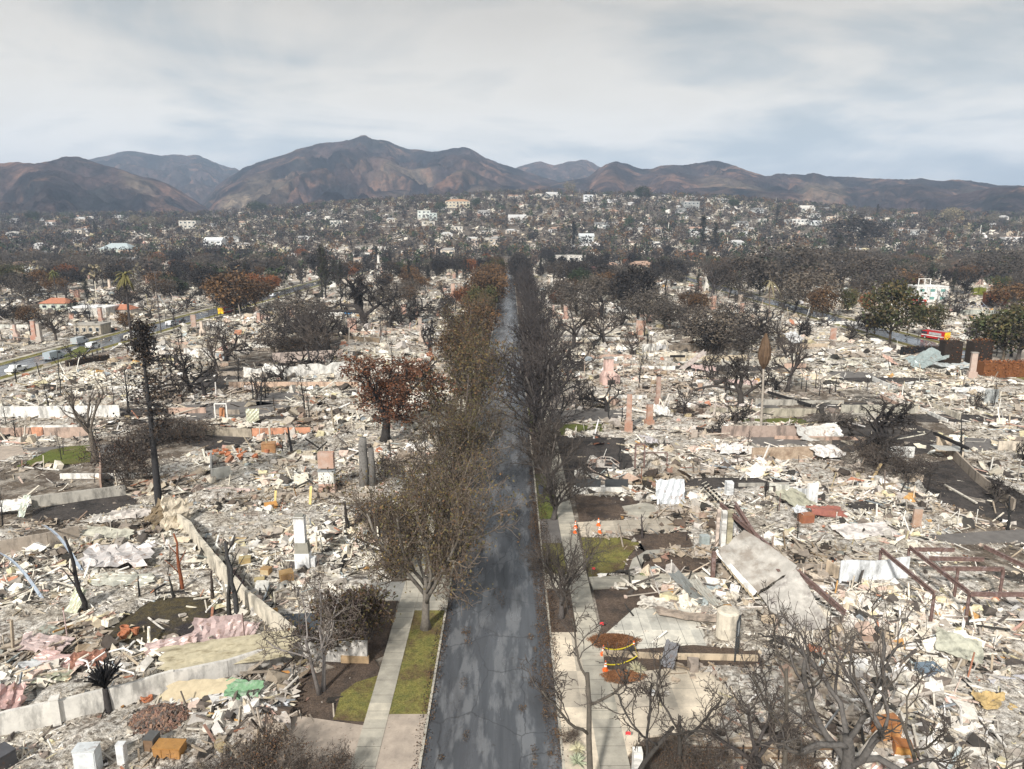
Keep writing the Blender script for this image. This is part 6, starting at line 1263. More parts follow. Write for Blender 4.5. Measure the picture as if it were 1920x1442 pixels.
while d < 600:
    key = ('farplane%d' % (0 if d < 220 and i % 2 else rt.choice((0, 1, 1, 2)))) if d < 260 or rt.random() < .4 else rt.choice(('brown0', 'brown1', 'brown2', 'olive0', 'dark1'))
    place_tree(key, 'street_tree', -9.6+rt.uniform(-2.2, 1.3), d, rt.uniform(8.5, 15.5), 'brown-leaved street tree in the far part of the left row', gl, sx=1.05)
    d += rt.uniform(8, 17); i += 1
rr_ = [(1052, 1160, 965, 'planebare2', 'thin small leafless street tree nearest the camera in the right row', 1.1), (1038, 975, 830, 'planebare0', 'second leafless street tree in the right row, behind the cones', 1.3), (1030, 925, 770, 'planebare1', 'third dark leafless street tree in the right row, beside the waste bin', 1.35),
       (1022, 870, 690, 'farbare0', 'fourth dark leafless street tree in the right row, leaning over the dark yard', 1.5), (1016, 820, 640, 'farbare1', 'fifth dark leafless street tree in the right row, before the green lawn', 1.45), (1010, 778, 610, 'farbare2', 'sixth dark leafless street tree in the right row, beyond the green lawn', 1.4)]
for px, pb, pt, key, lb, sx in rr_:
    x, y = G(px, pb); place_tree(key, 'street_tree', x, y, H(px, pb, pt), lb, gr_, sx=sx, lean=0)
d = G(1005, 745)[1]; i = 0
while d < 600:
    key = 'farbare%d' % (i % 3) if d < 420 else 'dark%d' % (i % 3)
    place_tree(key, 'street_tree', 6.6+rt.uniform(-1.4, 2.4), d, rt.uniform(10.5, 16.5), 'dark leafless street tree in the far part of the right row', gr_, sx=1.1)
    d += rt.uniform(7.5, 15); i += 1
# ------------------------------------------------------------------ trees placed one by one (photo base, photo top)
t1 = lambda *a, **k: tree_px(*a, **k)
t1('rusttree', 'rust_leaved_tree', 722, 832, 655, 'large rust-orange-leaved tree with a black trunk left of the street', sx=1.15)
t1('pine', 'burnt_pine', 300, 955, 602, 'tall charred pine with sparse branches on the left', sx=1.0, rz=1.0)
t1('pollard', 'bare_tree', 180, 866, 688, 'pale forked bare tree beside the green lawn patch on the left', sx=.85, rz=.6)
t1('scrub1', 'ivy_stump', 238, 910, 800, 'brown ivy-covered stump right of the forked bare tree', sx=.75, cat='stump')
t1('heavy', 'bare_tree', 1585, 1490, 1110, 'big thick-limbed bare tree at the bottom right', sx=1.05, rz=.8)
t1('forktree', 'bare_tree', 1478, 1500, 1170, 'slimmer upright bare tree left of the big thick-limbed one', sx=.8, rz=2.2)
t1('forktree', 'bare_tree', 1722, 1480, 1240, 'small bare tree right of the big thick-limbed one', sx=.9, rz=4)
t1('forktree', 'bare_tree', 1118, 1500, 1205, 'crooked bare tree at the bottom beside the right kerb', sx=1.15, rz=2.4)
t1('forktree', 'bare_tree', 1172, 1500, 1240, 'crooked bare tree standing on the tan driveway', sx=1.1, rz=.3)
t1('forktree', 'bare_tree', 1265, 1450, 1200, 'bare tree at the edge between driveway and rubble', sx=1.0, rz=5.2)
t1('round0', 'bare_tree', 1400, 1470, 1260, 'twiggy bare tree behind the low rail fence', sx=1.0)
t1('twostem', 'bare_tree', 602, 1300, 1075, 'pale two-stemmed bare tree on the scorched front lawn', sx=1.0, rz=1.2)
t1('twiggy', 'hedge_shrub', 650, 1225, 1100, 'twiggy half-bare shrub nearest the sidewalk on the left', sx=1.15, cat='shrub', parts=('stem', 'foliage'))
t1('twiggy', 'hedge_shrub', 690, 1200, 1100, 'twiggy shrub with yellowish leaves beside the grey slab', sx=.8, cat='shrub', parts=('stem', 'foliage'))
t1('scrub1', 'hedge_shrub', 700, 990, 925, 'reddish brown scorched shrub right of the charred bent trunk', sx=1.0, cat='shrub', parts=('stem', 'foliage'))
t1('scrub1', 'hedge_shrub', 742, 1010, 935, 'brown scorched shrub beside the left sidewalk', sx=.9, cat='shrub', parts=('stem', 'foliage'))
t1('twiggy', 'hedge_shrub', 738, 1082, 1020, 'low olive shrub at the corner of the grey slab', sx=1.3, cat='shrub', parts=('stem', 'foliage'))
t1('scrub0', 'hedge_shrub', 720, 900, 840, 'dark leafless shrub between the columnar dead trunk and the street trees', sx=1.2, cat='shrub', parts=('stem', 'foliage'))
for i, (px, pb, pt, w, lb) in enumerate(((430, 1475, 1395, 1.0, 'greyish scorched shrub at the bottom left, left one'), (500, 1480, 1375, 1.0, 'tall greyish scorched shrub at the bottom left, beside the tan driveway'), (560, 1485, 1415, 1.0, 'low brown shrub at the bottom left, middle one'), (620, 1485, 1415, 1.0, 'low brown shrub at the bottom left, next to the sidewalk'), (345, 1490, 1425, 1.0, 'dark brown shrub at the bottom left corner of the ruins'))):
    t1('scrub%d' % (i % 2), 'scorched_shrub', px, pb, pt, lb, cat='shrub', sx=w, parts=('stem', 'foliage'))
for i, (px, pb, pt, lb) in enumerate(((1230, 1450, 1390, 'rusty brown hedge bush behind the white gate post'), (1280, 1455, 1385, 'rusty brown hedge bush left of the rail fence'), (1340, 1460, 1395, 'brown hedge bush at the rail fence'), (1500, 1460, 1400, 'dark brush in front of the big bare tree'), (1068, 1395, 1365, 'dark brown bush above the pale agaves'))):
    t1('scrub1', 'scorched_shrub', px, pb, pt, lb, cat='shrub', sx=.85, parts=('stem', 'foliage'))
# burnt fan palm, dead palms
def palm(px, pb, pt, label, frond_l, up, col, trunk_r=.22, droop=1.0, n=34, h=None, tcol=(0.05, 0.045, 0.045), name='palm_tree', x=None, y=None, group=None):
    if x is None: x, y = G(px, pb); h = H(px, pb, pt)
    z = float(T(x, y)); r = empty(name, (x, y, z), label=label, category='palm tree', group=group); rng = np.random.default_rng(int(abs(x)*3+y)); k = MB(); th = max(.3, h-frond_l*(.7 if up else .35)); zs = np.linspace(-.2, th, 9)
    bend = rng.uniform(-.03, .03)*th; k.tube(np.stack([bend*(zs/th)**2, 0*zs, zs], 1), trunk_r*(1.2-.45*np.linspace(0, 1, 9)), 8, tcol); k.build('trunk', BARK, r, smooth=True); k = MB(); top = np.array((bend, 0, th))
    for i in range(n):
        a = i*2.4+rng.uniform(-.2, .2); e = (rng.uniform(.9, 1.45) if name == 'burnt_palm' else rng.uniform(1.28, 1.52)) if up else rng.uniform(-.9, .9)
        L_ = frond_l*rng.uniform(.7, 1.1); ts = np.linspace(0, 1, 6)
        if name == 'dead_palm' and up: L_ = frond_l*rng.uniform(.85, 1.05); q = np.array([top+np.array((math.cos(a)*.85*math.sin(3.0*t**.85)*rng.uniform(.85, 1.1), math.sin(a)*.85*math.sin(3.0*t**.85), L_*t-.2)) for t in ts])
        else: q = np.array([top+np.array((math.cos(a)*math.cos(e)*L_*t, math.sin(a)*math.cos(e)*L_*t, math.sin(e)*L_*t-droop*L_*t*t*.6)) for t in ts])
        side = np.array((-math.sin(a), math.cos(a), 0))*L_*.10; wv = np.array((.2, .8, 1, .9, .6, .1))[:, None]
        if name != 'burnt_palm': k.slab(np.stack([q-side*wv, q+side*wv*0+np.array((0, 0, .03)), q+side*wv], 1), .01, np.array(col)*rng.uniform(.7, 1.3))
        k.tube(q, .055 if name == 'burnt_palm' else .03, 3, np.array(col)*.7)
    k.build('fronds', LEAF, r); return r
palm(205, 1340, 1250, 'burnt black palm clump standing at the white garden wall', 2.4, True, (0.03, 0.028, 0.028), trunk_r=.24, droop=.45, n=70, name='burnt_palm')
palm(247, 640, 505, 'tall fan palm with yellowish fronds beyond the charred pine', 4.2, False, (0.13, 0.12, 0.05), trunk_r=.35, name='fan_palm')
palm(1425, 820, 645, 'dead fan palm with a brown teardrop skirt of fronds on the right', 5.6, True, (0.16, 0.105, 0.065), trunk_r=.2, droop=.02, n=40, tcol=(0.27, 0.25, 0.23), name='dead_palm')
palm(1440, 610, 520, 'dead palm with drooping pale fronds farther right', 4.0, False, (0.30, 0.26, 0.16), droop=1.6, n=12, tcol=(0.12, 0.1, 0.09), name='dead_palm')
palm(107, 560, 505, 'far thin palm beyond the left-hand street', 3.4, False, (0.12, 0.13, 0.05), name='fan_palm')
# uprooted tree
x, y = G(1560, 800); r = empty('uprooted_tree', (x, y, 0), label='uprooted tree with a fan of roots and grey branches on the right', category='tree'); rng = np.random.default_rng(9); k = MB(); k2 = MB()
k.tube([(0, 0, .3), (-1.0, .3, 1.2), (-2.2, .5, 3.2)], (.55, .5, .4), 8, (0.06, 0.055, 0.05)); k.build('trunk', BARK, r)
for i in range(150):
    a = rng.uniform(-1.0, 4.1); L_ = rng.uniform(2, 8.5); q = [np.array((math.cos(a)*L_*t, math.sin(a)*L_*.5*t, .9+math.sin(t*2.6)*rng.uniform(.4, 2.0)-1.1*t*t)) for t in np.linspace(0, 1, 6)]; k2.tube(np.array(q)+rng.normal(0, .1, (6, 3)), .06*(1.1-np.linspace(0, 1, 6)), 4, rng.uniform(.8, 1.6)*np.array((0.13, 0.115, 0.1)), cap=False)
k2.build('branches', BARK, r)
# charred saplings and low foundations through the near and middle lots
for i in range(285):
    y = 62+rb0.random()**.6*320; x = rb0.choice((-1, 1))*rb0.uniform(16, .73*y+4)
    if abs(abs(x)-121) < 8 or (y < 95 and abs(x) < 30): continue
    nh_ = 'on the left' if x < 0 else 'on the right'
    place_tree(rb0.choice(('spiky0', 'spiky1', 'spiky2', 'gnarl0', 'gnarl1', 'spiky0')), 'charred_sapling', x, y, rb0.uniform(1.8, 5.5) if y < 120 else rb0.uniform(3.5, 10), 'thin charred sapling standing in the rubble %s' % nh_, 'charred saplings %s' % nh_, sx=rb0.uniform(.8, 1.3))
for i in range(120):
    y = 58+rb0.random()**.8*220; x = rb0.choice((-1, 1))*rb0.uniform(17, 95)
    if abs(x) > .72*y: continue
    L_ = rb0.uniform(4, 15); hh = rb0.uniform(.35, .8) if y < 110 else rb0.uniform(.6, 1.3); k = MB(); k.box((0, 0, hh/2-.1), (L_, .25, hh+.2)); c, nm_ = rb0.choice(((CREAM, 'cream'), (CONC, 'grey'), (PINKB, 'pinkish'), (TAUPE, 'brown'), (WHITE, 'white')))
    s_ = 'left' if x < 0 else 'right'; ob = k.build('foundation_wall', P_(c), label='low %s foundation wall in the rubble on the %s' % (nm_, s_), category='wall', group='low %s foundations on the %s' % (nm_, s_)); ob.location = (x, y, 0); ob.rotation_euler = (0, 0, rb0.choice((0, 0, 0, R(90)))+rb0.uniform(-.06, .06))
x, y = G(683, 918)
k = MB(); k.tube([(0, 0, -.2), (.1, 0, 3), (0, .1, 6), (.15, 0, 7.0)], (.75, .6, .55, .45), 12, (0.16, 0.155, 0.15)); k.tube([(1.1, 0, -.2), (1.15, 0, 3), (1.05, .1, 5.6)], (.5, .42, .36), 10, (0.13, 0.125, 0.12))
ob = k.build('dead_snag', BARK, smooth=True, label='thick grey twin dead trunk right of the brick fireplace', category='tree trunk'); ob.location = (x, y, 0)
lst = [
 ('gnarl0', 1660, 850, 732, 'twisted black tree left of the roofless shed', 1.25), ('gnarl1', 1625, 845, 775, 'low twisted black tree in the dark yard', 1.5), ('scrub0', 1690, 900, 845, 'black heap of brush on the dark yard', 2.2), ('scrub0', 1640, 870, 820, 'burnt brush against the pale wall', 2.0),
 ('gnarl2', 1860, 945, 880, 'small black tangled tree at the right edge', 1.3), ('round0', 1075, 655, 540, 'bare dark tree right of the street with a white trunk foot', 1.0), ('gnarl0', 1390, 760, 650, 'tangled bare tree left of the teardrop palm', 1.1), ('round1', 1475, 735, 615, 'upright charred tree clump right of the teardrop palm', .8),
 ('gnarl1', 1395, 640, 560, 'bare black tree above the dark brown wall', 1.2), ('gnarl2', 1425, 640, 565, 'bare black tree right of the dark brown wall', 1.2), ('dark0', 1325, 665, 600, 'black charred bushy tree before the dark brown wall', 1.2), ('gnarl0', 1330, 715, 650, 'bare dark tree before the beige wall', .8), ('spiky0', 1345, 700, 640, 'slim charred trunks cluster before the beige wall', 1.0),
 ('dark1', 1185, 590, 498, 'tall black thicket tree in the middle of the right lots', 1.1), ('spiky1', 1195, 600, 510, 'slim black tree in front of the black thicket', 1.0), ('spiky2', 1245, 590, 470, 'tall slim black tree right of the black thicket', .8), ('dark2', 1165, 580, 520, 'black bush left of the tall thicket', 1.0),
 ('gnarl1', 1130, 600, 540, 'bare dark tree left of the broad orange chimney', 1.2), ('brown0', 1310, 590, 552, 'orange-brown bush on the right', 1.2), ('brown1', 1290, 585, 550, 'dark bush left of the orange-brown bush', 1.1), ('round2', 1335, 560, 475, 'tall bare grey tree with pale limbs on the right', 1.0), ('grey0', 1385, 560, 480, 'greyish tree right of the tall bare grey one', 1.1), ('brown2', 1385, 520, 485, 'orange-brown crown behind the grey tree', 1.0),
 ('grey1', 1465, 560, 452, 'big dark grey-leaved tree on the right', 1.5), ('grey2', 1520, 590, 505, 'wide greyish brown tree at the far right street', 1.5), ('brown0', 1541, 598, 540, 'orange olive tree at the far right street', 1.0), ('olive0', 1588, 590, 538, 'green and olive small tree at the far right street', .9), ('rust0', 1625, 585, 550, 'rust-coloured tree left of the large olive tree', 1.0),
 ('olive1', 1668, 645, 533, 'large olive-leaved tree left of the white house', 1.05), ('olive2', 1742, 632, 572, 'low olive tree in front of the white house', 1.0), ('olive0', 1880, 676, 565, 'large yellow-olive tree at the right edge', 1.1), ('dark1', 1625, 628, 585, 'dark bush left of the large olive tree', 1.3), ('brown2', 1640, 625, 588, 'brown bush under the large olive tree', 1.2),
 ('grey0', 1630, 560, 480, 'grey leafless tree behind the rust-coloured one', 1.3), ('grey2', 1580, 540, 460, 'grey leafless tree far right', 1.3), ('round1', 1750, 565, 545, 'small bare tree before the white house', 1.3), ('grey1', 1870, 530, 465, 'wide grey leafless tree at the right edge', 1.5), ('round0', 1905, 540, 500, 'pale grey bare tree at the right edge', 1.3), ('brown1', 1810, 530, 500, 'orange-brown tree right of the white house', 1.2),
 ('brown0', 440, 590, 512, 'large brown-olive round tree left of the street', 1.35), ('brown2', 480, 580, 520, 'brown tree joined to the large round one', 1.2), ('gnarl0', 685, 610, 500, 'black bare round tree in the left middle lots', 1.3), ('gnarl1', 775, 600, 540, 'bare dark tree beside an orange chimney', 1.2), ('round2', 570, 650, 560, 'greyish brown bare thicket tree above the retaining wall', 1.1), ('round0', 615, 655, 555, 'dark bare thicket tree above the retaining wall', 1.0), ('scrub0', 590, 655, 625, 'brown dry hedge on the retaining wall, right half', 2.5), ('scrub1', 540, 656, 625, 'brown dry hedge on the retaining wall, left half', 2.5),
 ('dark0', 720, 545, 510, 'black round bush far left of the street', 1.3), ('darkcon0', 605, 560, 460, 'tall pair of black cypress trees, left one', .8), ('darkcon1', 611, 562, 468, 'tall pair of black cypress trees, right one', .8), ('darkcon2', 640, 560, 490, 'black conifer right of the cypress pair', .8), ('dark1', 600, 520, 470, 'dark oak in front of the far ruins', 1.3),
 ('gnarl2', 480, 752, 690, 'bare black tree at the peach wall', 1.0), ('gnarl0', 360, 740, 650, 'thin bare tree right of the charred pine', 1.1), ('gnarl1', 385, 745, 670, 'dark bare tree in the scorched yard right of the pine', 1.1), ('scrub1', 300, 830, 780, 'brown dry vine mass behind the charred pine', 1.8), ('scrub1', 360, 825, 785, 'dry brown brush above the dark yard', 1.8), ('gnarl2', 335, 700, 640, 'bare tree behind the charred pine', 1.2), ('round1', 410, 700, 620, 'grey bare tree in the left lots', 1.0), ('gnarl1', 530, 640, 570, 'bare dark tree left of the thicket', 1.0),
 ('round0', 285, 600, 555, 'dark bare tree beside the fan palm', 1.4), ('brown1', 236, 620, 585, 'brown tree left of the fan palm', .9), ('round2', 325, 600, 558, 'dark bare tree over the left-hand street', 1.2), ('round1', 105, 640, 580, 'dark flat-topped bare tree beyond the left-hand street', 1.1), ('dark2', 25, 610, 570, 'dark brown bush at the left edge', 1.4), ('brown0', 55, 612, 575, 'brown bush at the left edge beyond the street', 1.2), ('grey2', 55, 570, 525, 'greyish tree with a black trunk at the left edge', 1.3), ('brown2', 105, 555, 518, 'dark red-brown round tree beyond the left-hand street', 1.2),
 ('gnarl0', 805, 660, 590, 'slim bare tree left of the street trees', .8), ('gnarl2', 845, 600, 545, 'bare dark tree just left of the brown street trees', 1.0), ('brown1', 900, 640, 570, 'brown tree beside the left street row', 1.0), ('brown0', 855, 690, 620, 'reddish brown tree behind the olive street trees', 1.1), ('brown2', 870, 640, 590, 'reddish brown bush behind the olive street trees', 1.2),
 ('gnarl1', 1095, 700, 640, 'bare black tree right of the street row', 1.2), ('gnarl2', 1090, 760, 700, 'bare black tree leaning over the tan drive', 1.2), ('round0', 1150, 620, 575, 'grey bare tree right of the street', 1.0), ('spiky0', 1125, 640, 570, 'slim dark tree right of the street', 1.0), ('spiky1', 1110, 560, 500, 'slim dark tree at the far end of the right lots', 1.0)]
for (key, px, pb, pt, lb, sx) in lst: t1(key, 'burnt_tree' if key[:4] in ('gnar', 'roun', 'dark', 'spik') else 'brush' if key[:4] == 'scru' else 'leafy_tree', px, pb, pt, lb, sx=sx, cat='shrub' if key[:4] == 'scru' else 'tree')
# hedges on the right: clipped rusty masses
def hedge(pts, w, h, pal, label, n=260, size=.2):
    q = [G(*p) for p in pts]; o = q[0]; rng = np.random.default_rng(int(pts[0][0])); k = MB(); kb = MB()
    for (ax, ay), (bx, by) in zip(q[:-1], q[1:]):
        L_ = math.hypot(bx-ax, by-ay); m = int(L_*n/4); t = rng.random(m); f = rng.random(m)
        sidef = rng.choice((-1, 1), m)*w/2*np.where(f < .6, 1, rng.random(m)); zz_ = np.where(f < .6, rng.random(m)*h, h*rng.uniform(.93, 1.03, m))
        nx_, ny_ = -(by-ay)/L_, (bx-ax)/L_; c = np.stack([ax-o[0]+(bx-ax)*t+nx_*sidef, ay-o[1]+(by-ay)*t+ny_*sidef, zz_], 1); leafcards(rng, k, c, 1, .08, size, pal)
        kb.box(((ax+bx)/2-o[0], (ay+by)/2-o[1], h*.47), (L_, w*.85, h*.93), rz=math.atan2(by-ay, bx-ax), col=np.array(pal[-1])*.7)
    r = empty('hedge', (*o, 0), label=label, category='hedge'); k.build('foliage', LEAF, r); kb.build('inner_branches', LEAF, r)
hedge([(1762, 684), (1795, 684)], 3, 6.5, RUST+BROWN, 'tall rusty hedge left of the arched gap'); hedge([(1815, 682), (1850, 680)], 3, 6.0, RUST+BROWN, 'tall rusty hedge right of the arched gap'); hedge([(1836, 706), (1935, 706)], 3, 3.6, RUST, 'long clipped rust-red hedge at the right edge'); hedge([(1690, 668), (1770, 668)], 2, 2.6, BROWN+DARK, 'dark brown low hedge before the fire engine'); hedge([(1845, 575), (1885, 575)], 4, 6.5, BROWN+RUST[:1], 'dark red-brown clipped hedge right of the white house'); hedge([(1822, 552), (1845, 552)], 3, 3.5, [(0.22, 0.26, 0.03), (0.28, 0.3, 0.05)], 'bright yellow-green hedge strip right of the white house')
hedge([(125, 690), (205, 678)], 1.2, 1.8, DARK+BROWN, 'dry brown hedge along the left-hand street', n=160)

# ------------------------------------------------------------------ people
def person(x, y, rz, top, legs, label, pose=0, hat=None, name='person', group=None, z=.02):
    """one continuous skinned body; hair, jacket and trousers over it"""
    g = rt.uniform(-.1, .1); st = .16+.1*pose; J = dict(p=(0, 0, .93), c=(0, .02, 1.25), n=(0, .02, 1.47), h=(0, .04, 1.64), ls=(-.19, .02, 1.40), rs=(.19, .02, 1.40), le=(-.27, .02-.1*pose, 1.12), re=(.27, .02+.1*pose, 1.12), lw=(-.29, .12, .88), rw=(.28, .14+.1*pose, .9), lh=(-.1, 0, .88), rh=(.1, 0, .88), lk=(-.12, .05+st*.5, .49), rk=(.12, -st*.3, .49), la=(-.12, st, .07), ra=(.12, -st, .09), lt=(-.12, st+.16, .04), rt=(.12, -st+.16, .05))
    rad = dict(p=.15, c=.15, n=.06, h=.11, ls=.07, rs=.07, le=.045, re=.045, lw=.032, rw=.032, lh=.095, rh=.095, lk=.06, rk=.06, la=.045, ra=.045, lt=.03, rt=.03)
    E_ = [('p', 'c'), ('c', 'n'), ('n', 'h'), ('c', 'ls'), ('ls', 'le'), ('le', 'lw'), ('c', 'rs'), ('rs', 're'), ('re', 'rw'), ('p', 'lh'), ('lh', 'lk'), ('lk', 'la'), ('la', 'lt'), ('p', 'rh'), ('rh', 'rk'), ('rk', 'ra'), ('ra', 'rt')]
    ks = list(J); me = bpy.data.meshes.new('person'); me.from_pydata([J[k_] for k_ in ks], [(ks.index(a), ks.index(b)) for a, b in E_], [])
    ob = bpy.data.objects.new('person', me); COL.objects.link(ob); ob.modifiers.new('skin', 'SKIN'); sv_ = me.skin_vertices[0].data
    for i, k_ in enumerate(ks): sv_[i].radius = (rad[k_], rad[k_]*.85)
    sv_[0].use_root = True; ob.modifiers.new('sub', 'SUBSURF').levels = 1; ob.modifiers['sub'].render_levels = 1
    dg = bpy.context.evaluated_depsgraph_get(); m2 = bpy.data.meshes.new_from_object(ob.evaluated_get(dg)); bpy.data.objects.remove(ob)
    m2.materials.clear(); 
    for c in ((0.35, 0.2, 0.14), top, legs, (0.03, 0.02, 0.02)): m2.materials.append(M(c, 'cloth', rough=.9, var=.08))
    for p in m2.polygons:
        zc = p.center[2]; p.material_index = 3 if zc < .1 else 2 if zc < .92 and abs(p.center[0]) < .24 else 0 if zc > 1.5 or (abs(p.center[0]) > .24 and zc < .96) else 1; p.use_smooth = True
    o = bpy.data.objects.new(name, m2); COL.objects.link(o); o.location = (x, y, z); o.rotation_euler = (0, 0, rz); tag(o, label, 'person', group)
    k = MB(); k.lathe((0, .03, 1.66), [(.112, -.02), (.118, .03), (.09, .09), (.03, .118)], 10); k.build('hair' if not hat else 'hat', M(hat or (0.03, 0.02, 0.015), 'cloth', rough=.9), o); return o
for px, py, tc_, lc, lb in ((174, 671, (0.03, 0.03, 0.04), (0.03, 0.03, 0.05), 'person in dark clothes walking on the left-hand street, nearest one'), (183, 667, (0.05, 0.05, 0.06), (0.04, 0.04, 0.06), 'person in dark grey walking second from the left on the street'), (194, 663, (0.06, 0.06, 0.10), (0.03, 0.03, 0.05), 'person in dark blue walking third from the left on the street'), (214, 659, (0.45, 0.5, 0.6), (0.12, 0.13, 0.18), 'person in a pale blue top walking on the street, farthest one'),
                            (523, 562, (0.75, 0.16, 0.05), (0.04, 0.05, 0.1), 'worker in an orange-red vest standing on the street, left one'), (535, 561, (0.80, 0.22, 0.05), (0.04, 0.05, 0.1), 'worker in an orange vest standing on the street, right one'), (1722, 634, (0.05, 0.05, 0.07), (0.04, 0.04, 0.05), 'person in dark clothes standing left of the yellow-chevroned fire engine')):
    x, y = G(px, py); person(x, y, rt.uniform(0, 6.28), tc_, lc, lb, pose=rt.choice((0, 1, 1)), hat=(0.8, 0.6, 0.05) if 'worker' in lb else None)
for i in range(13):
    px = 1800+i*4.0+rt.uniform(-1, 1); c = rt.choice(((0.06, 0.07, 0.12), (0.5, 0.52, 0.55), (0.1, 0.14, 0.25), (0.65, 0.65, 0.66))); x, y = G(px, 578+rt.uniform(-3, 2)); person(x, y, rt.uniform(0, 6.28), c, (0.04, 0.05, 0.08), 'person standing in the crowd right of the white house', group='crowd right of the white house')

# ------------------------------------------------------------------ houses still standing
def house(x, y, w, d, h, rz, wc, rc, label, roof='flat', wins=3, group=None, name='house', storeys=1):
    r = empty(name, (x, y, float(T(x, y))), rz, label=label, category='house', group=group); k = MB(); k.box((0, 0, h/2-1), (w, d, h+2)); k.build('wall', P_(wc), r); k = MB()
    if roof == 'flat': k.box((0, 0, h+.15), (w+.3, d+.3, .4)); k.box((0, 0, h+.4), (w*.3, d*.3, .6))
    else:
        e = .5; hh = d*.26; v = [(-w/2-e, -d/2-e, h), (w/2+e, -d/2-e, h), (w/2+e, d/2+e, h), (-w/2-e, d/2+e, h)]; ii = w/2*(.98 if roof == 'gable' else .5); v += [(-ii-(e if roof == 'gable' else 0), 0, h+hh), (ii+(e if roof == 'gable' else 0), 0, h+hh)]
        k.add(v, [(0, 1, 5, 4), (2, 3, 4, 5), (3, 2, 1, 0)]); k.f.append(np.array([[k.n-6+1, k.n-6+2, k.n-6+5], [k.n-6+3, k.n-6, k.n-6+4]]))
    k.build('roof', M(rc, 'roof', rough=.85, var=.3, scale=2), r)
    for s in range(storeys):
        for i in range(wins):
            k = MB(); cx_ = -w/2+w*(i+.5)/wins; cz = h*(s+.55)/storeys; k.box((cx_, -d/2-.02, cz), (w/wins*.5, .08, h/storeys*.42)); f_ = k.build('window', M((0.55, 0.56, 0.55), 'plain'), r); k = MB(); k.box((cx_, -d/2-.05, cz), (w/wins*.43, .08, h/storeys*.34)); k.build('pane', GLASS, f_)
    return r
def hpx(px, pb, pt, wpx, label, wc=WHITE, rc=(0.3, 0.3, 0.3), roof='flat', wins=3, storeys=1, rz=0.0, dr=.7):
    x, y = G(px, pb); w = PXW(px, pb, wpx); h = H(px, pb, pt); d = w*dr; return house(x, y+d/2, w, d, h*(1 if roof == 'flat' else .72), rz, wc, rc, label, roof, wins, storeys=storeys)
r = hpx(1748, 567, 538, 56, 'white two-storey house with teal windows and a roof frame, right of the large olive tree', (0.76, 0.76, 0.74), (0.7, 0.7, 0.68), wins=3, storeys=2, rz=-.1)
w = PXW(1748, 567, 56); h = H(1748, 567, 538); k = MB()
for s in (-.32, -.12, .06): k.box((w*s, 0, h+1.8), (.3, .3, 3.2))
k.box((w*-.13, 0, h+3.4), (w*.42, .35, .25)); k.build('roof_frame', M(WHITE, 'timber', rough=.8), r)
for c in r.children:
    if c.name.startswith('window'):
        for q in c.children: q.data.materials[0] = M((0.14, 0.30, 0.28), 'teal', rough=.4)
TC = (0.42, 0.18, 0.11)
hpx(101, 582, 564, 50, 'pale green house with a terracotta hipped roof beyond the left-hand street', (0.55, 0.60, 0.52), TC, 'hip')
hpx(222, 592, 576, 46, 'low house with a terracotta roof right of the white-roofed one', (0.62, 0.56, 0.5), TC, 'hip'); hpx(165, 596, 578, 70, 'long low house with white flat roofs beyond the left-hand street', (0.6, 0.58, 0.54), (0.7, 0.7, 0.7)); hpx(165, 628, 610, 50, 'ruined beige house shell beyond the parked vans', (0.45, 0.40, 0.33), (0.35, 0.33, 0.3), wins=4)
hpx(1110, 518, 500, 26, 'small yellow house with a maroon hipped roof right of the street end', (0.62, 0.50, 0.28), (0.16, 0.07, 0.07), 'hip'); hpx(1070, 505, 480, 54, 'white two-storey shell with dark openings near the maroon-roofed house', (0.66, 0.64, 0.60), (0.5, 0.48, 0.45), wins=5, storeys=2)
hpx(858, 391, 374, 46, 'large cream mansion on the hill crest with a tiled roof', (0.62, 0.56, 0.44), (0.40, 0.24, 0.15), 'hip', wins=7, storeys=2, dr=.35); hpx(795, 411, 396, 24, 'white modern house on the slope left of the cream mansion', (0.70, 0.74, 0.70), (0.55, 0.55, 0.5), wins=3, storeys=2); hpx(812, 414, 400, 14, 'pale green modern house beside the white modern one', (0.55, 0.62, 0.60), (0.5, 0.5, 0.5), wins=2, storeys=2)
hpx(352, 430, 415, 32, 'modern cream and pink house on the left rise', (0.60, 0.58, 0.52), (0.55, 0.5, 0.45), wins=4, storeys=2); hpx(399, 466, 447, 34, 'white gabled house among trees on the left', (0.72, 0.74, 0.75), (0.60, 0.62, 0.64), 'gable', wins=3, storeys=2); hpx(215, 478, 464, 56, 'house with a pale blue roof on the left', (0.5, 0.55, 0.5), (0.40, 0.46, 0.48), 'hip', wins=5)
hpx(1103, 379, 366, 18, 'white house near the top of the hill', (0.72, 0.74, 0.76), (0.6, 0.6, 0.6), wins=2, storeys=2); hpx(970, 421, 406, 34, 'white ruined house below the hill crest', (0.68, 0.66, 0.63), (0.5, 0.5, 0.5), 'gable', wins=3, storeys=2); hpx(1100, 455, 440, 28, 'pale blue-white ruined house behind dark cypress trees', (0.62, 0.66, 0.68), (0.55, 0.58, 0.6), 'gable', wins=2, storeys=2)
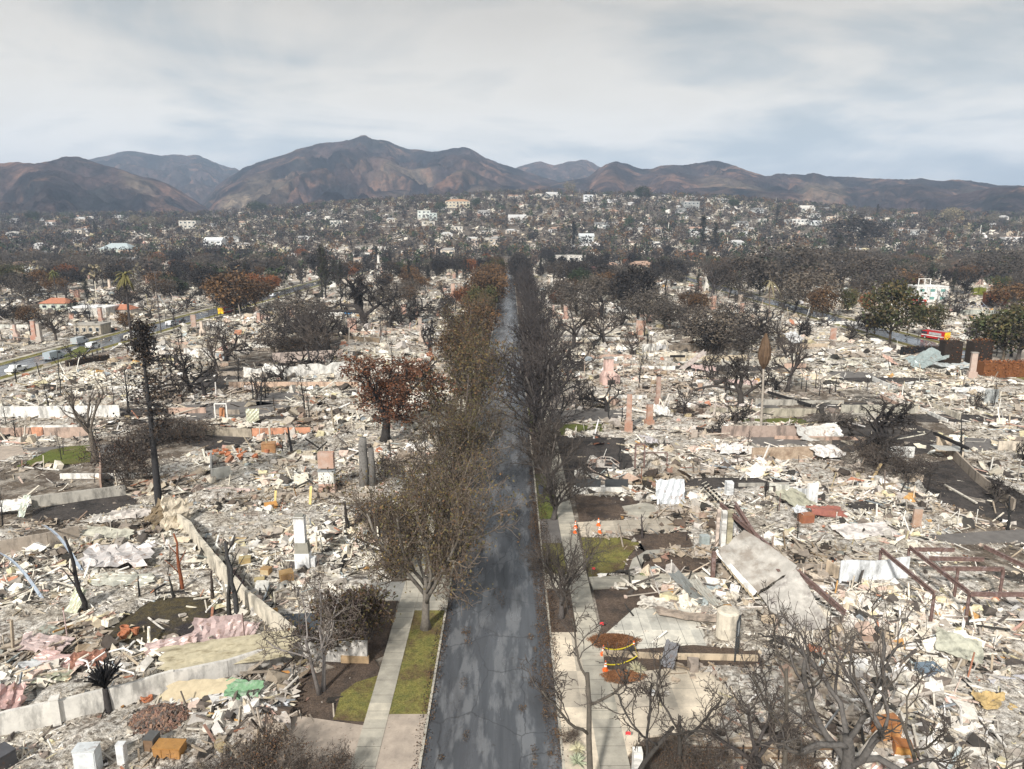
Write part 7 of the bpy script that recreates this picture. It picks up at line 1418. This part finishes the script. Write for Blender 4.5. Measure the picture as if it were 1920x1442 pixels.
hpx(893, 462, 448, 18, 'pale building left of the far street trees', (0.5, 0.42, 0.37), (0.55, 0.57, 0.55), wins=3); hpx(1497, 422, 413, 36, 'long white low house on the right slope', (0.72, 0.72, 0.70), (0.62, 0.62, 0.6), wins=5); hpx(1530, 424, 415, 20, 'bluish white house right of the long low one', (0.66, 0.7, 0.72), (0.6, 0.63, 0.65), wins=3); hpx(1515, 398, 388, 26, 'white house with a pale roof on the right shoulder of the hill', (0.68, 0.66, 0.62), (0.6, 0.58, 0.55), 'gable'); hpx(1430, 422, 411, 14, 'small white house on the right of the hill', (0.72, 0.7, 0.66), (0.5, 0.5, 0.5), wins=2); hpx(1585, 505, 488, 20, 'white-roofed house among trees on the right', (0.6, 0.58, 0.55), (0.65, 0.68, 0.7), 'gable')
hpx(1296, 396, 380, 30, 'dark modern house on the right of the hill top', (0.35, 0.36, 0.36), (0.5, 0.52, 0.52), wins=4, storeys=2); hpx(1800, 505, 488, 26, 'pinkish house shell on the far right', (0.5, 0.38, 0.33), (0.4, 0.3, 0.26), wins=3); hpx(1035, 372, 362, 22, 'white hilltop house at the crest', (0.7, 0.7, 0.66), (0.5, 0.5, 0.5), 'gable', wins=2); hpx(575, 452, 444, 30, 'long white low building on the left plain', (0.66, 0.68, 0.68), (0.6, 0.6, 0.6), wins=5); hpx(630, 425, 415, 22, 'white wall of a ruined villa on the left slope', (0.7, 0.68, 0.64), (0.45, 0.45, 0.45), wins=3); hpx(40, 520, 503, 70, 'long white flat building at the left edge', (0.62, 0.64, 0.64), (0.66, 0.68, 0.68), wins=6)
rh = random.Random(77); nh = 0
ZN = lambda x, y: ('on the hill' if y > 900 and -350 < x < 560 else 'on the left plain' if x < 0 else 'on the right plain')
while nh < 230:
    y = rh.uniform(560, 1900); x = rh.uniform(-.72, .72)*y
    if abs(x+1) < 20 and y < 700: continue
    nh += 1; w = rh.uniform(10, 22); c = rh.choice((WHITE, (0.66, 0.62, 0.55), (0.72, 0.72, 0.72), (0.55, 0.48, 0.40), (0.6, 0.62, 0.62), (0.68, 0.60, 0.5)))
    z = ZN(x, y); rf = rh.choice(('flat', 'gable', 'hip')); g = 'small pale houses %s' % z
    house(x, y, w, w*.6, rh.uniform(3, 6.5), rh.uniform(-.4, .4), c, rh.choice(((0.3, 0.29, 0.28), (0.5, 0.5, 0.5), (0.38, 0.26, 0.2), (0.2, 0.2, 0.2))), 'small distant pale house or shell among trees %s' % z, rf, rh.choice((2, 3)), group=g, name='distant_house')

# ------------------------------------------------------------------ belts of burnt trees, ruins and chimneys in the middle distance
rb = random.Random(99); nk = {}
def occupied(x, y): return min(abs(x-X0) for X0 in STREETS) < 6.5
KINDS = [('burnt_tree', ['round0', 'round1', 'round2', 'gnarl0', 'gnarl1', 'gnarl2'], (6, 12), 'leafless burnt tree', 1.2), ('black_tree', ['dark0', 'dark1', 'dark2', 'spiky0', 'spiky1', 'darkcon0', 'darkcon1'], (8, 16), 'blackened burnt tree', 1.0),
         ('grey_tree', ['grey0', 'grey1', 'grey2'], (8, 14), 'greyish scorched tree', 1.3), ('brown_tree', ['brown0', 'brown1', 'brown2', 'rust0'], (6, 12), 'brown scorched tree', 1.2), ('green_tree', ['olive0', 'green0', 'green1'], (7, 13), 'surviving greenish tree', 1.1)]
def dens(x, y):
    c = float(vnoise(np.array([x/55.0]), np.array([y/60.0]), 61)[0]); d = min(abs(x-X0) for X0 in STREETS); row = 1.0 if 6.5 < d < 9 else .5 if d > 42 else .2
    far = sstep(230, 520, y); return row*(.35+.9*c)*(.35+.65*far)
cnt = 0; tries = 0; side = lambda x: 'left' if x < 0 else 'right'
while cnt < 980 and tries < 60000:
    tries += 1; y = 165+(rb.random()**.9)*585; x = rb.uniform(-.74, .74)*(y+20)
    if occupied(x, y) or abs(x+1) < 15 or rb.random() > dens(x, y): continue
    if abs(x-.605*y) < 22 and 200 < y < 345: continue   # an open lot lies before the white house
    q = float(vnoise(np.array([x/120.0]), np.array([y/140.0]), 66)[0])
    ki = 1 if q < .40 else 2 if q > .62 else 0
    if rb.random() < .35: ki = rb.choice((0, 0, 1, 2, 3, 3))
    if x > 250 and rb.random() < .3: ki = 2
    if rb.random() < .05: ki = 4
    if y < 270: ki = 0 if rb.random() < .8 else 2
    if y < 310 and 955+FPX*x/(y*CP+CAMZ*SP) < 340: continue   # low houses and open lots beyond the left-hand street
    nm, keys, (h0, h1), desc, sx = KINDS[ki]
    if nk.get(nm, 0) >= 290: continue
    nk[nm] = nk.get(nm, 0)+1; cnt += 1
    zone = ('in the ruined lots' if y < 330 else 'in the middle tree belt' if y < 500 else 'in the far tree belt') + ' on the %s' % side(x)
    place_tree(rb.choice(keys), nm, x, y, rb.uniform(h0, h1), '%s %s' % (desc, zone), '%ss %s' % (desc, zone), sx=sx*rb.uniform(.85, 1.25))
gc = 'far chimneys left standing'
for i in range(95):
    y = rb.uniform(205, 620); x = rb.choice(STREETS)+rb.choice((-1, 1))*rb.uniform(18, 40)
    if abs(x) > .74*y: continue
    c, nm_ = rb.choice((((0.45, 0.22, 0.16), 'brick'), ((0.42, 0.18, 0.11), 'brick'), ((0.7, 0.68, 0.63), 'white'), ((0.6, 0.5, 0.42), 'cream'), ((0.55, 0.36, 0.3), 'pinkish')))
    m_ = brickmat(c) if nm_ in ('brick', 'pinkish') else P_(c); chimney(0, 0, 0, 0, rb.choice(('slab', 'stack', 'shoulder')), m_, '%s chimney left standing in the far ruins on the %s' % (nm_, side(x)), '%s chimneys in the far ruins on the %s' % (nm_, side(x)), x=x, y=y, h=rb.uniform(3.6, 6.5), w=rb.uniform(1.1, 2.3))
for i in range(150):
    y = rb.uniform(120, 560) if i < 110 else rb.uniform(560, 800); x = rb.choice(STREETS)+rb.choice((-1, 1))*rb.uniform(14, 50)
    if abs(x) > .74*y or (y < 175 and abs(x) < 60): continue
    L_ = rb.uniform(5, 16); hh = rb.uniform(1.2, 2.6); c, nm_ = rb.choice(((WHITE, 'white'), (CREAM, 'cream'), (TAUPE, 'brown'), (PINKB, 'pinkish'), (WHITE, 'white')))
    k = MB(); n = 8; ts = np.linspace(-.5, .5, n)
    P = [[(t*L_, s*.12, z) for z in (-.3, hh*(1 if rb.random() < .7 else rb.uniform(.4, .9)))] for s in (-1,) for t in ts]; v = []
    hs = [p[1][2] for p in P]
    for t, q in zip(ts, hs): v += [(t*L_, -.12, -.5), (t*L_, -.12, q), (t*L_, .12, q), (t*L_, .12, -.5)]
    f = []
    for j in range(n-1): a = j*4; f += [(a, a+4, a+5, a+1), (a+1, a+5, a+6, a+2), (a+2, a+6, a+7, a+3)]
    f += [(0, 1, 2, 3), ((n-1)*4+3, (n-1)*4+2, (n-1)*4+1, (n-1)*4)]
    k.add(v, f); ob = k.build('ruined_wall', P_(c), label='%s broken wall among the ruins on the %s' % (nm_, side(x)), category='wall', group='%s broken walls on the %s' % (nm_, side(x))); ob.location = (x, y, float(T(x, y))); ob.rotation_euler = (0, 0, rb.choice((0, 0, 0, R(90)))+rb.uniform(-.05, .05))
# utility poles
for px, pb, pt, lb in ((1071, 470, 447, 'far pale utility pole with a crossarm right of the street'), (876+56, 458, 440, 'far grey utility pole left of the far street trees'), (1855, 432, 415, 'far pale utility pole against the dark hill on the right'), (1635, 440, 420, 'far utility pole above the right tree belt'), (1780, 432, 416, 'far utility pole left of the pale one on the right'), (905, 372, 362, 'small white pole on the hill crest'), (302, 625, 505, 'tall slim dark pole right of the fan palm')):
    x, y = G(px, pb); h = max(9, H(px, pb, pt)); r = empty('utility_pole', (x, y, float(T(x, y))), label=lb, category='utility pole'); k = MB(); k.tube([(0, 0, -.3), (0, 0, h)], (.2, .13), 8); k.build('pole', M((0.45, 0.44, 0.42) if 'dark' not in lb else (.08, .07, .07), 'plain'), r); k = MB(); k.box((0, 0, h-.8), (2.6, .14, .16)); k.build('crossarm', M((0.45, 0.44, 0.42) if 'dark' not in lb else (.08, .07, .07), 'plain'), r)
# distant woodland that reads as one mass
def woodland(n, seed):
    rng = np.random.default_rng(seed); y = 420+1740*rng.random(n*3)**.9; x = rng.uniform(-.76, .76, n*3)*y
    c = vnoise(x/80.0, y/90.0, 61); hill = np.exp(-(((x-100)/520.0)**2)); ok = (rng.random(n*3) < (.25+.9*c)*(1-.15*hill*sstep(800, 1000, y))) & ~((np.abs(x+1) < 16) & (y < 760)) & ~((y < 620) & (rng.random(n*3) < .6)) & ~((y < 560) & ((np.abs(x) < 75+rng.uniform(0, 60, n*3)) | (np.min(np.abs(x[:, None]-np.array(STREETS)), 1) < 8))); x, y = x[ok][:n], y[ok][:n]; m = len(x)
    h = rng.uniform(6, 13, m)*(1+.2*sstep(900, 1800, y)); w = h*rng.uniform(.6, 1.15, m); z = T(x, y)
    pals = np.array([GREYB[:4], DARK[:4], BROWN[:4], PALE[:4], DGREEN[:4], [(0.07, 0.055, 0.05), (0.09, 0.07, 0.06), (0.055, 0.05, 0.05), (0.08, 0.055, 0.045)]])
    pi = rng.choice(6, m, p=(.18, .32, .12, .04, .16, .18)); per = 46; k = MB()
    d = rng.normal(0, 1, (m, per, 3)); d /= np.linalg.norm(d, axis=2)[..., None]; d *= rng.uniform(.3, 1, (m, per, 1))**.5
    lob = 1+.25*np.sin(d[..., 0:1]*4+rng.uniform(0, 6, (m, 1, 1)))*np.cos(d[..., 1:2]*5)
    cpos = d*lob*np.stack([w*.5, w*.5, h*.40], -1)[:, None, :]+np.stack([x, y, z+h*.58], -1)[:, None, :]
    s = (h*.085)[:, None, None]*rng.uniform(.7, 1.6, (m, per, 1)); a = rng.normal(0, 1, (m, per, 3)); a /= np.linalg.norm(a, axis=2)[..., None]; b = np.cross(a, rng.normal(0, 1, (m, per, 3))); b /= np.linalg.norm(b, axis=2)[..., None]
    V = np.stack([cpos-a*s, cpos+b*s*.7, cpos+a*s, cpos-b*s*.7], 2).reshape(-1, 3); colr = pals[pi[:, None], rng.integers(0, 4, (m, per))]*rng.uniform(.8, 1.2, (m, per, 1))
    k.add(V, np.arange(m*per*4).reshape(-1, 4), np.repeat(colr.reshape(-1, 3), 4, 0))
    tv = np.array([(-1, -1, 0), (1, -1, 0), (1, 1, 0), (-1, 1, 0), (-.6, -.6, 1), (.6, -.6, 1), (.6, .6, 1), (-.6, .6, 1)]); TV = tv[None]*np.stack([h*.02, h*.02, h*.6], -1)[:, None, :]+np.stack([x, y, z-.1], -1)[:, None, :]
    k.add(TV.reshape(-1, 3), (np.arange(m)[:, None, None]*8+np.array([(0, 1, 5, 4), (1, 2, 6, 5), (2, 3, 7, 6), (3, 0, 4, 7)])[None]).reshape(-1, 4), (0.05, 0.045, 0.04)); k.build('distant_woodland', LEAF, kind='stuff')
woodland(11500, 17)
# larger trees standing out far away
for px, pb, pt, key, lb, sx in ((1205, 378, 350, 'green0', 'dark green round tree on the hilltop', 1.3), (1068, 368, 338, 'pale0', 'pale yellowish tree at the hill crest', 1.0), (1785, 425, 388, 'pale1', 'large pale poplar-like tree on the right', 1.5), (1860, 425, 400, 'pale2', 'pale round tree left of the far right pole', 1.1), (1905, 430, 412, 'pale0', 'pale tree at the far right edge', 1.3), (1643, 412, 383, 'darkcon0', 'slim dark conifer against the right hills', 1.0), (1618, 412, 390, 'grey0', 'pinkish grey crown left of the dark conifer', 1.5), (255, 428, 402, 'pale1', 'pale bare tree on the left rise', 1.1), (285, 430, 404, 'pale2', 'second pale bare tree on the left rise', 1.1), (312, 430, 404, 'grey1', 'greyish tree right of the two pale ones', 1.2), (483, 402, 378, 'green1', 'dark green tree clump at the canyon mouth', 1.6), (180, 445, 415, 'darkcon1', 'dark cypress on the left rise', 1.3), (825, 400, 380, 'green2', 'green tree left of the cream mansion', 1.3), (893, 392, 372, 'green0', 'green tree right of the cream mansion', 1.2), (1375, 392, 373, 'green1', 'green tree on the right of the hill', 1.3), (63, 420, 396, 'green2', 'green tree at the far left', 1.1), (1075, 462, 415, 'darkcon2', 'black cypress before the pale blue-white ruin', 1.5), (1315, 470, 405, 'darkcon0', 'dark conifer right of the hill foot', 1.4), (1340, 470, 418, 'darkcon1', 'second dark conifer right of the hill foot', 1.4), (1455, 425, 385, 'darkcon2', 'tall dark conifer at the right foot of the hill', 1.3), (1590, 470, 405, 'dark1', 'wide black tree in the right belt', 1.5), (1645, 455, 410, 'dark2', 'black tree cluster in the right belt', 1.5), (1570, 500, 440, 'darkcon1', 'black conifer in the right belt', 1.3), (1180, 425, 408, 'green2', 'dark green bush on the hillside', 1.4), (1240, 428, 412, 'olive0', 'yellow-green bush on the hillside', 1.4)):
    t1(key, 'far_tree', px, pb, pt, lb, sx=sx)

# ------------------------------------------------------------------ repeats say what they stand by
from bpy_extras.object_utils import world_to_camera_view as w2c
bpy.context.view_layer.update()
tops = [o for o in COL.objects if o.parent is None and o.get('category')]
def short(l):
    for cut in (',', ' with ', ' standing', ' lying', ' leaning', ' beside ', ' left of', ' right of', ' in front', ' on the', ' at the', ' behind', ' below', ' above', ' beyond', ' before', ' among', ' seen', ' near', ' of the', ' in the', ' under', ' over', ' joined', ' running', ' curving', ' between', ' parked', ' far ', ' right ', ' left ', ' farther', ' just', ' ending', ' across', ' crossing', ' sloping', ' slanting', ' round the', ' slung', ' curling', ' walking'):
        i = l.find(cut, 8)
        if i > 0: l = l[:i]
    return l.strip()
P2 = {}
for o in tops:
    q = w2c(SC, cam, o.matrix_world.translation); P2[o.name] = (q.x*1920, (1-q.y)*1442)
uni = {}
for o in tops:
    if not o.get('group'): uni.setdefault(short(o['label']), []).append(o)
LM = [(k, v[0]) for k, v in uni.items() if len(v) == 1 and 3 <= len(k.split()) <= 7 and v[0]['category'] not in ('post', 'pipe', 'flag', 'person') and 0 < P2[v[0].name][0] < 1920]
lp = np.array([P2[o.name] for _, o in LM]); seen = {}
for o in tops:
    if not o.get('group') or o['category'] in ('person', 'flower pot'): continue
    x, y = P2[o.name]; d = (lp[:, 0]-x)**2+((lp[:, 1]-y)*2.2)**2; done = False
    base = o['label'].split(' standing')[0].split(' left standing')[0].split(' in the ')[0].split(' among ')[0].split(' in rubble')[0]
    for j in np.argsort(d)[:4]:
        dx, dy = x-lp[j, 0], y-lp[j, 1]
        rel = ('left of' if dx < 0 else 'right of') if abs(dx) > 1.6*abs(dy)*2.2 else ('behind' if dy < 0 else 'in front of')
        lb = '%s %s the %s' % (base, rel, LM[j][0])
        if len(lb.split()) <= 16 and lb not in seen and math.sqrt(d[j]) < 170: seen[lb] = 1; o['label'] = lb; break
# ------------------------------------------------------------------ haze
hz = MB(); hz.box((0, 4000, 335), (17000, 9500, 750))
hm = bpy.data.materials.new('haze_air'); hm.use_nodes = True; ht = hm.node_tree; ht.nodes.clear()
ho = ht.nodes.new('ShaderNodeOutputMaterial'); hv = ht.nodes.new('ShaderNodeVolumePrincipled')
hv.inputs['Color'].default_value = (0.58, 0.74, 1.0, 1); hv.inputs['Density'].default_value = 0.00014; hv.inputs['Anisotropy'].default_value = 0.0
ht.links.new(hv.outputs[0], ho.inputs['Volume'])
hz.build('haze', hm, kind='stuff')
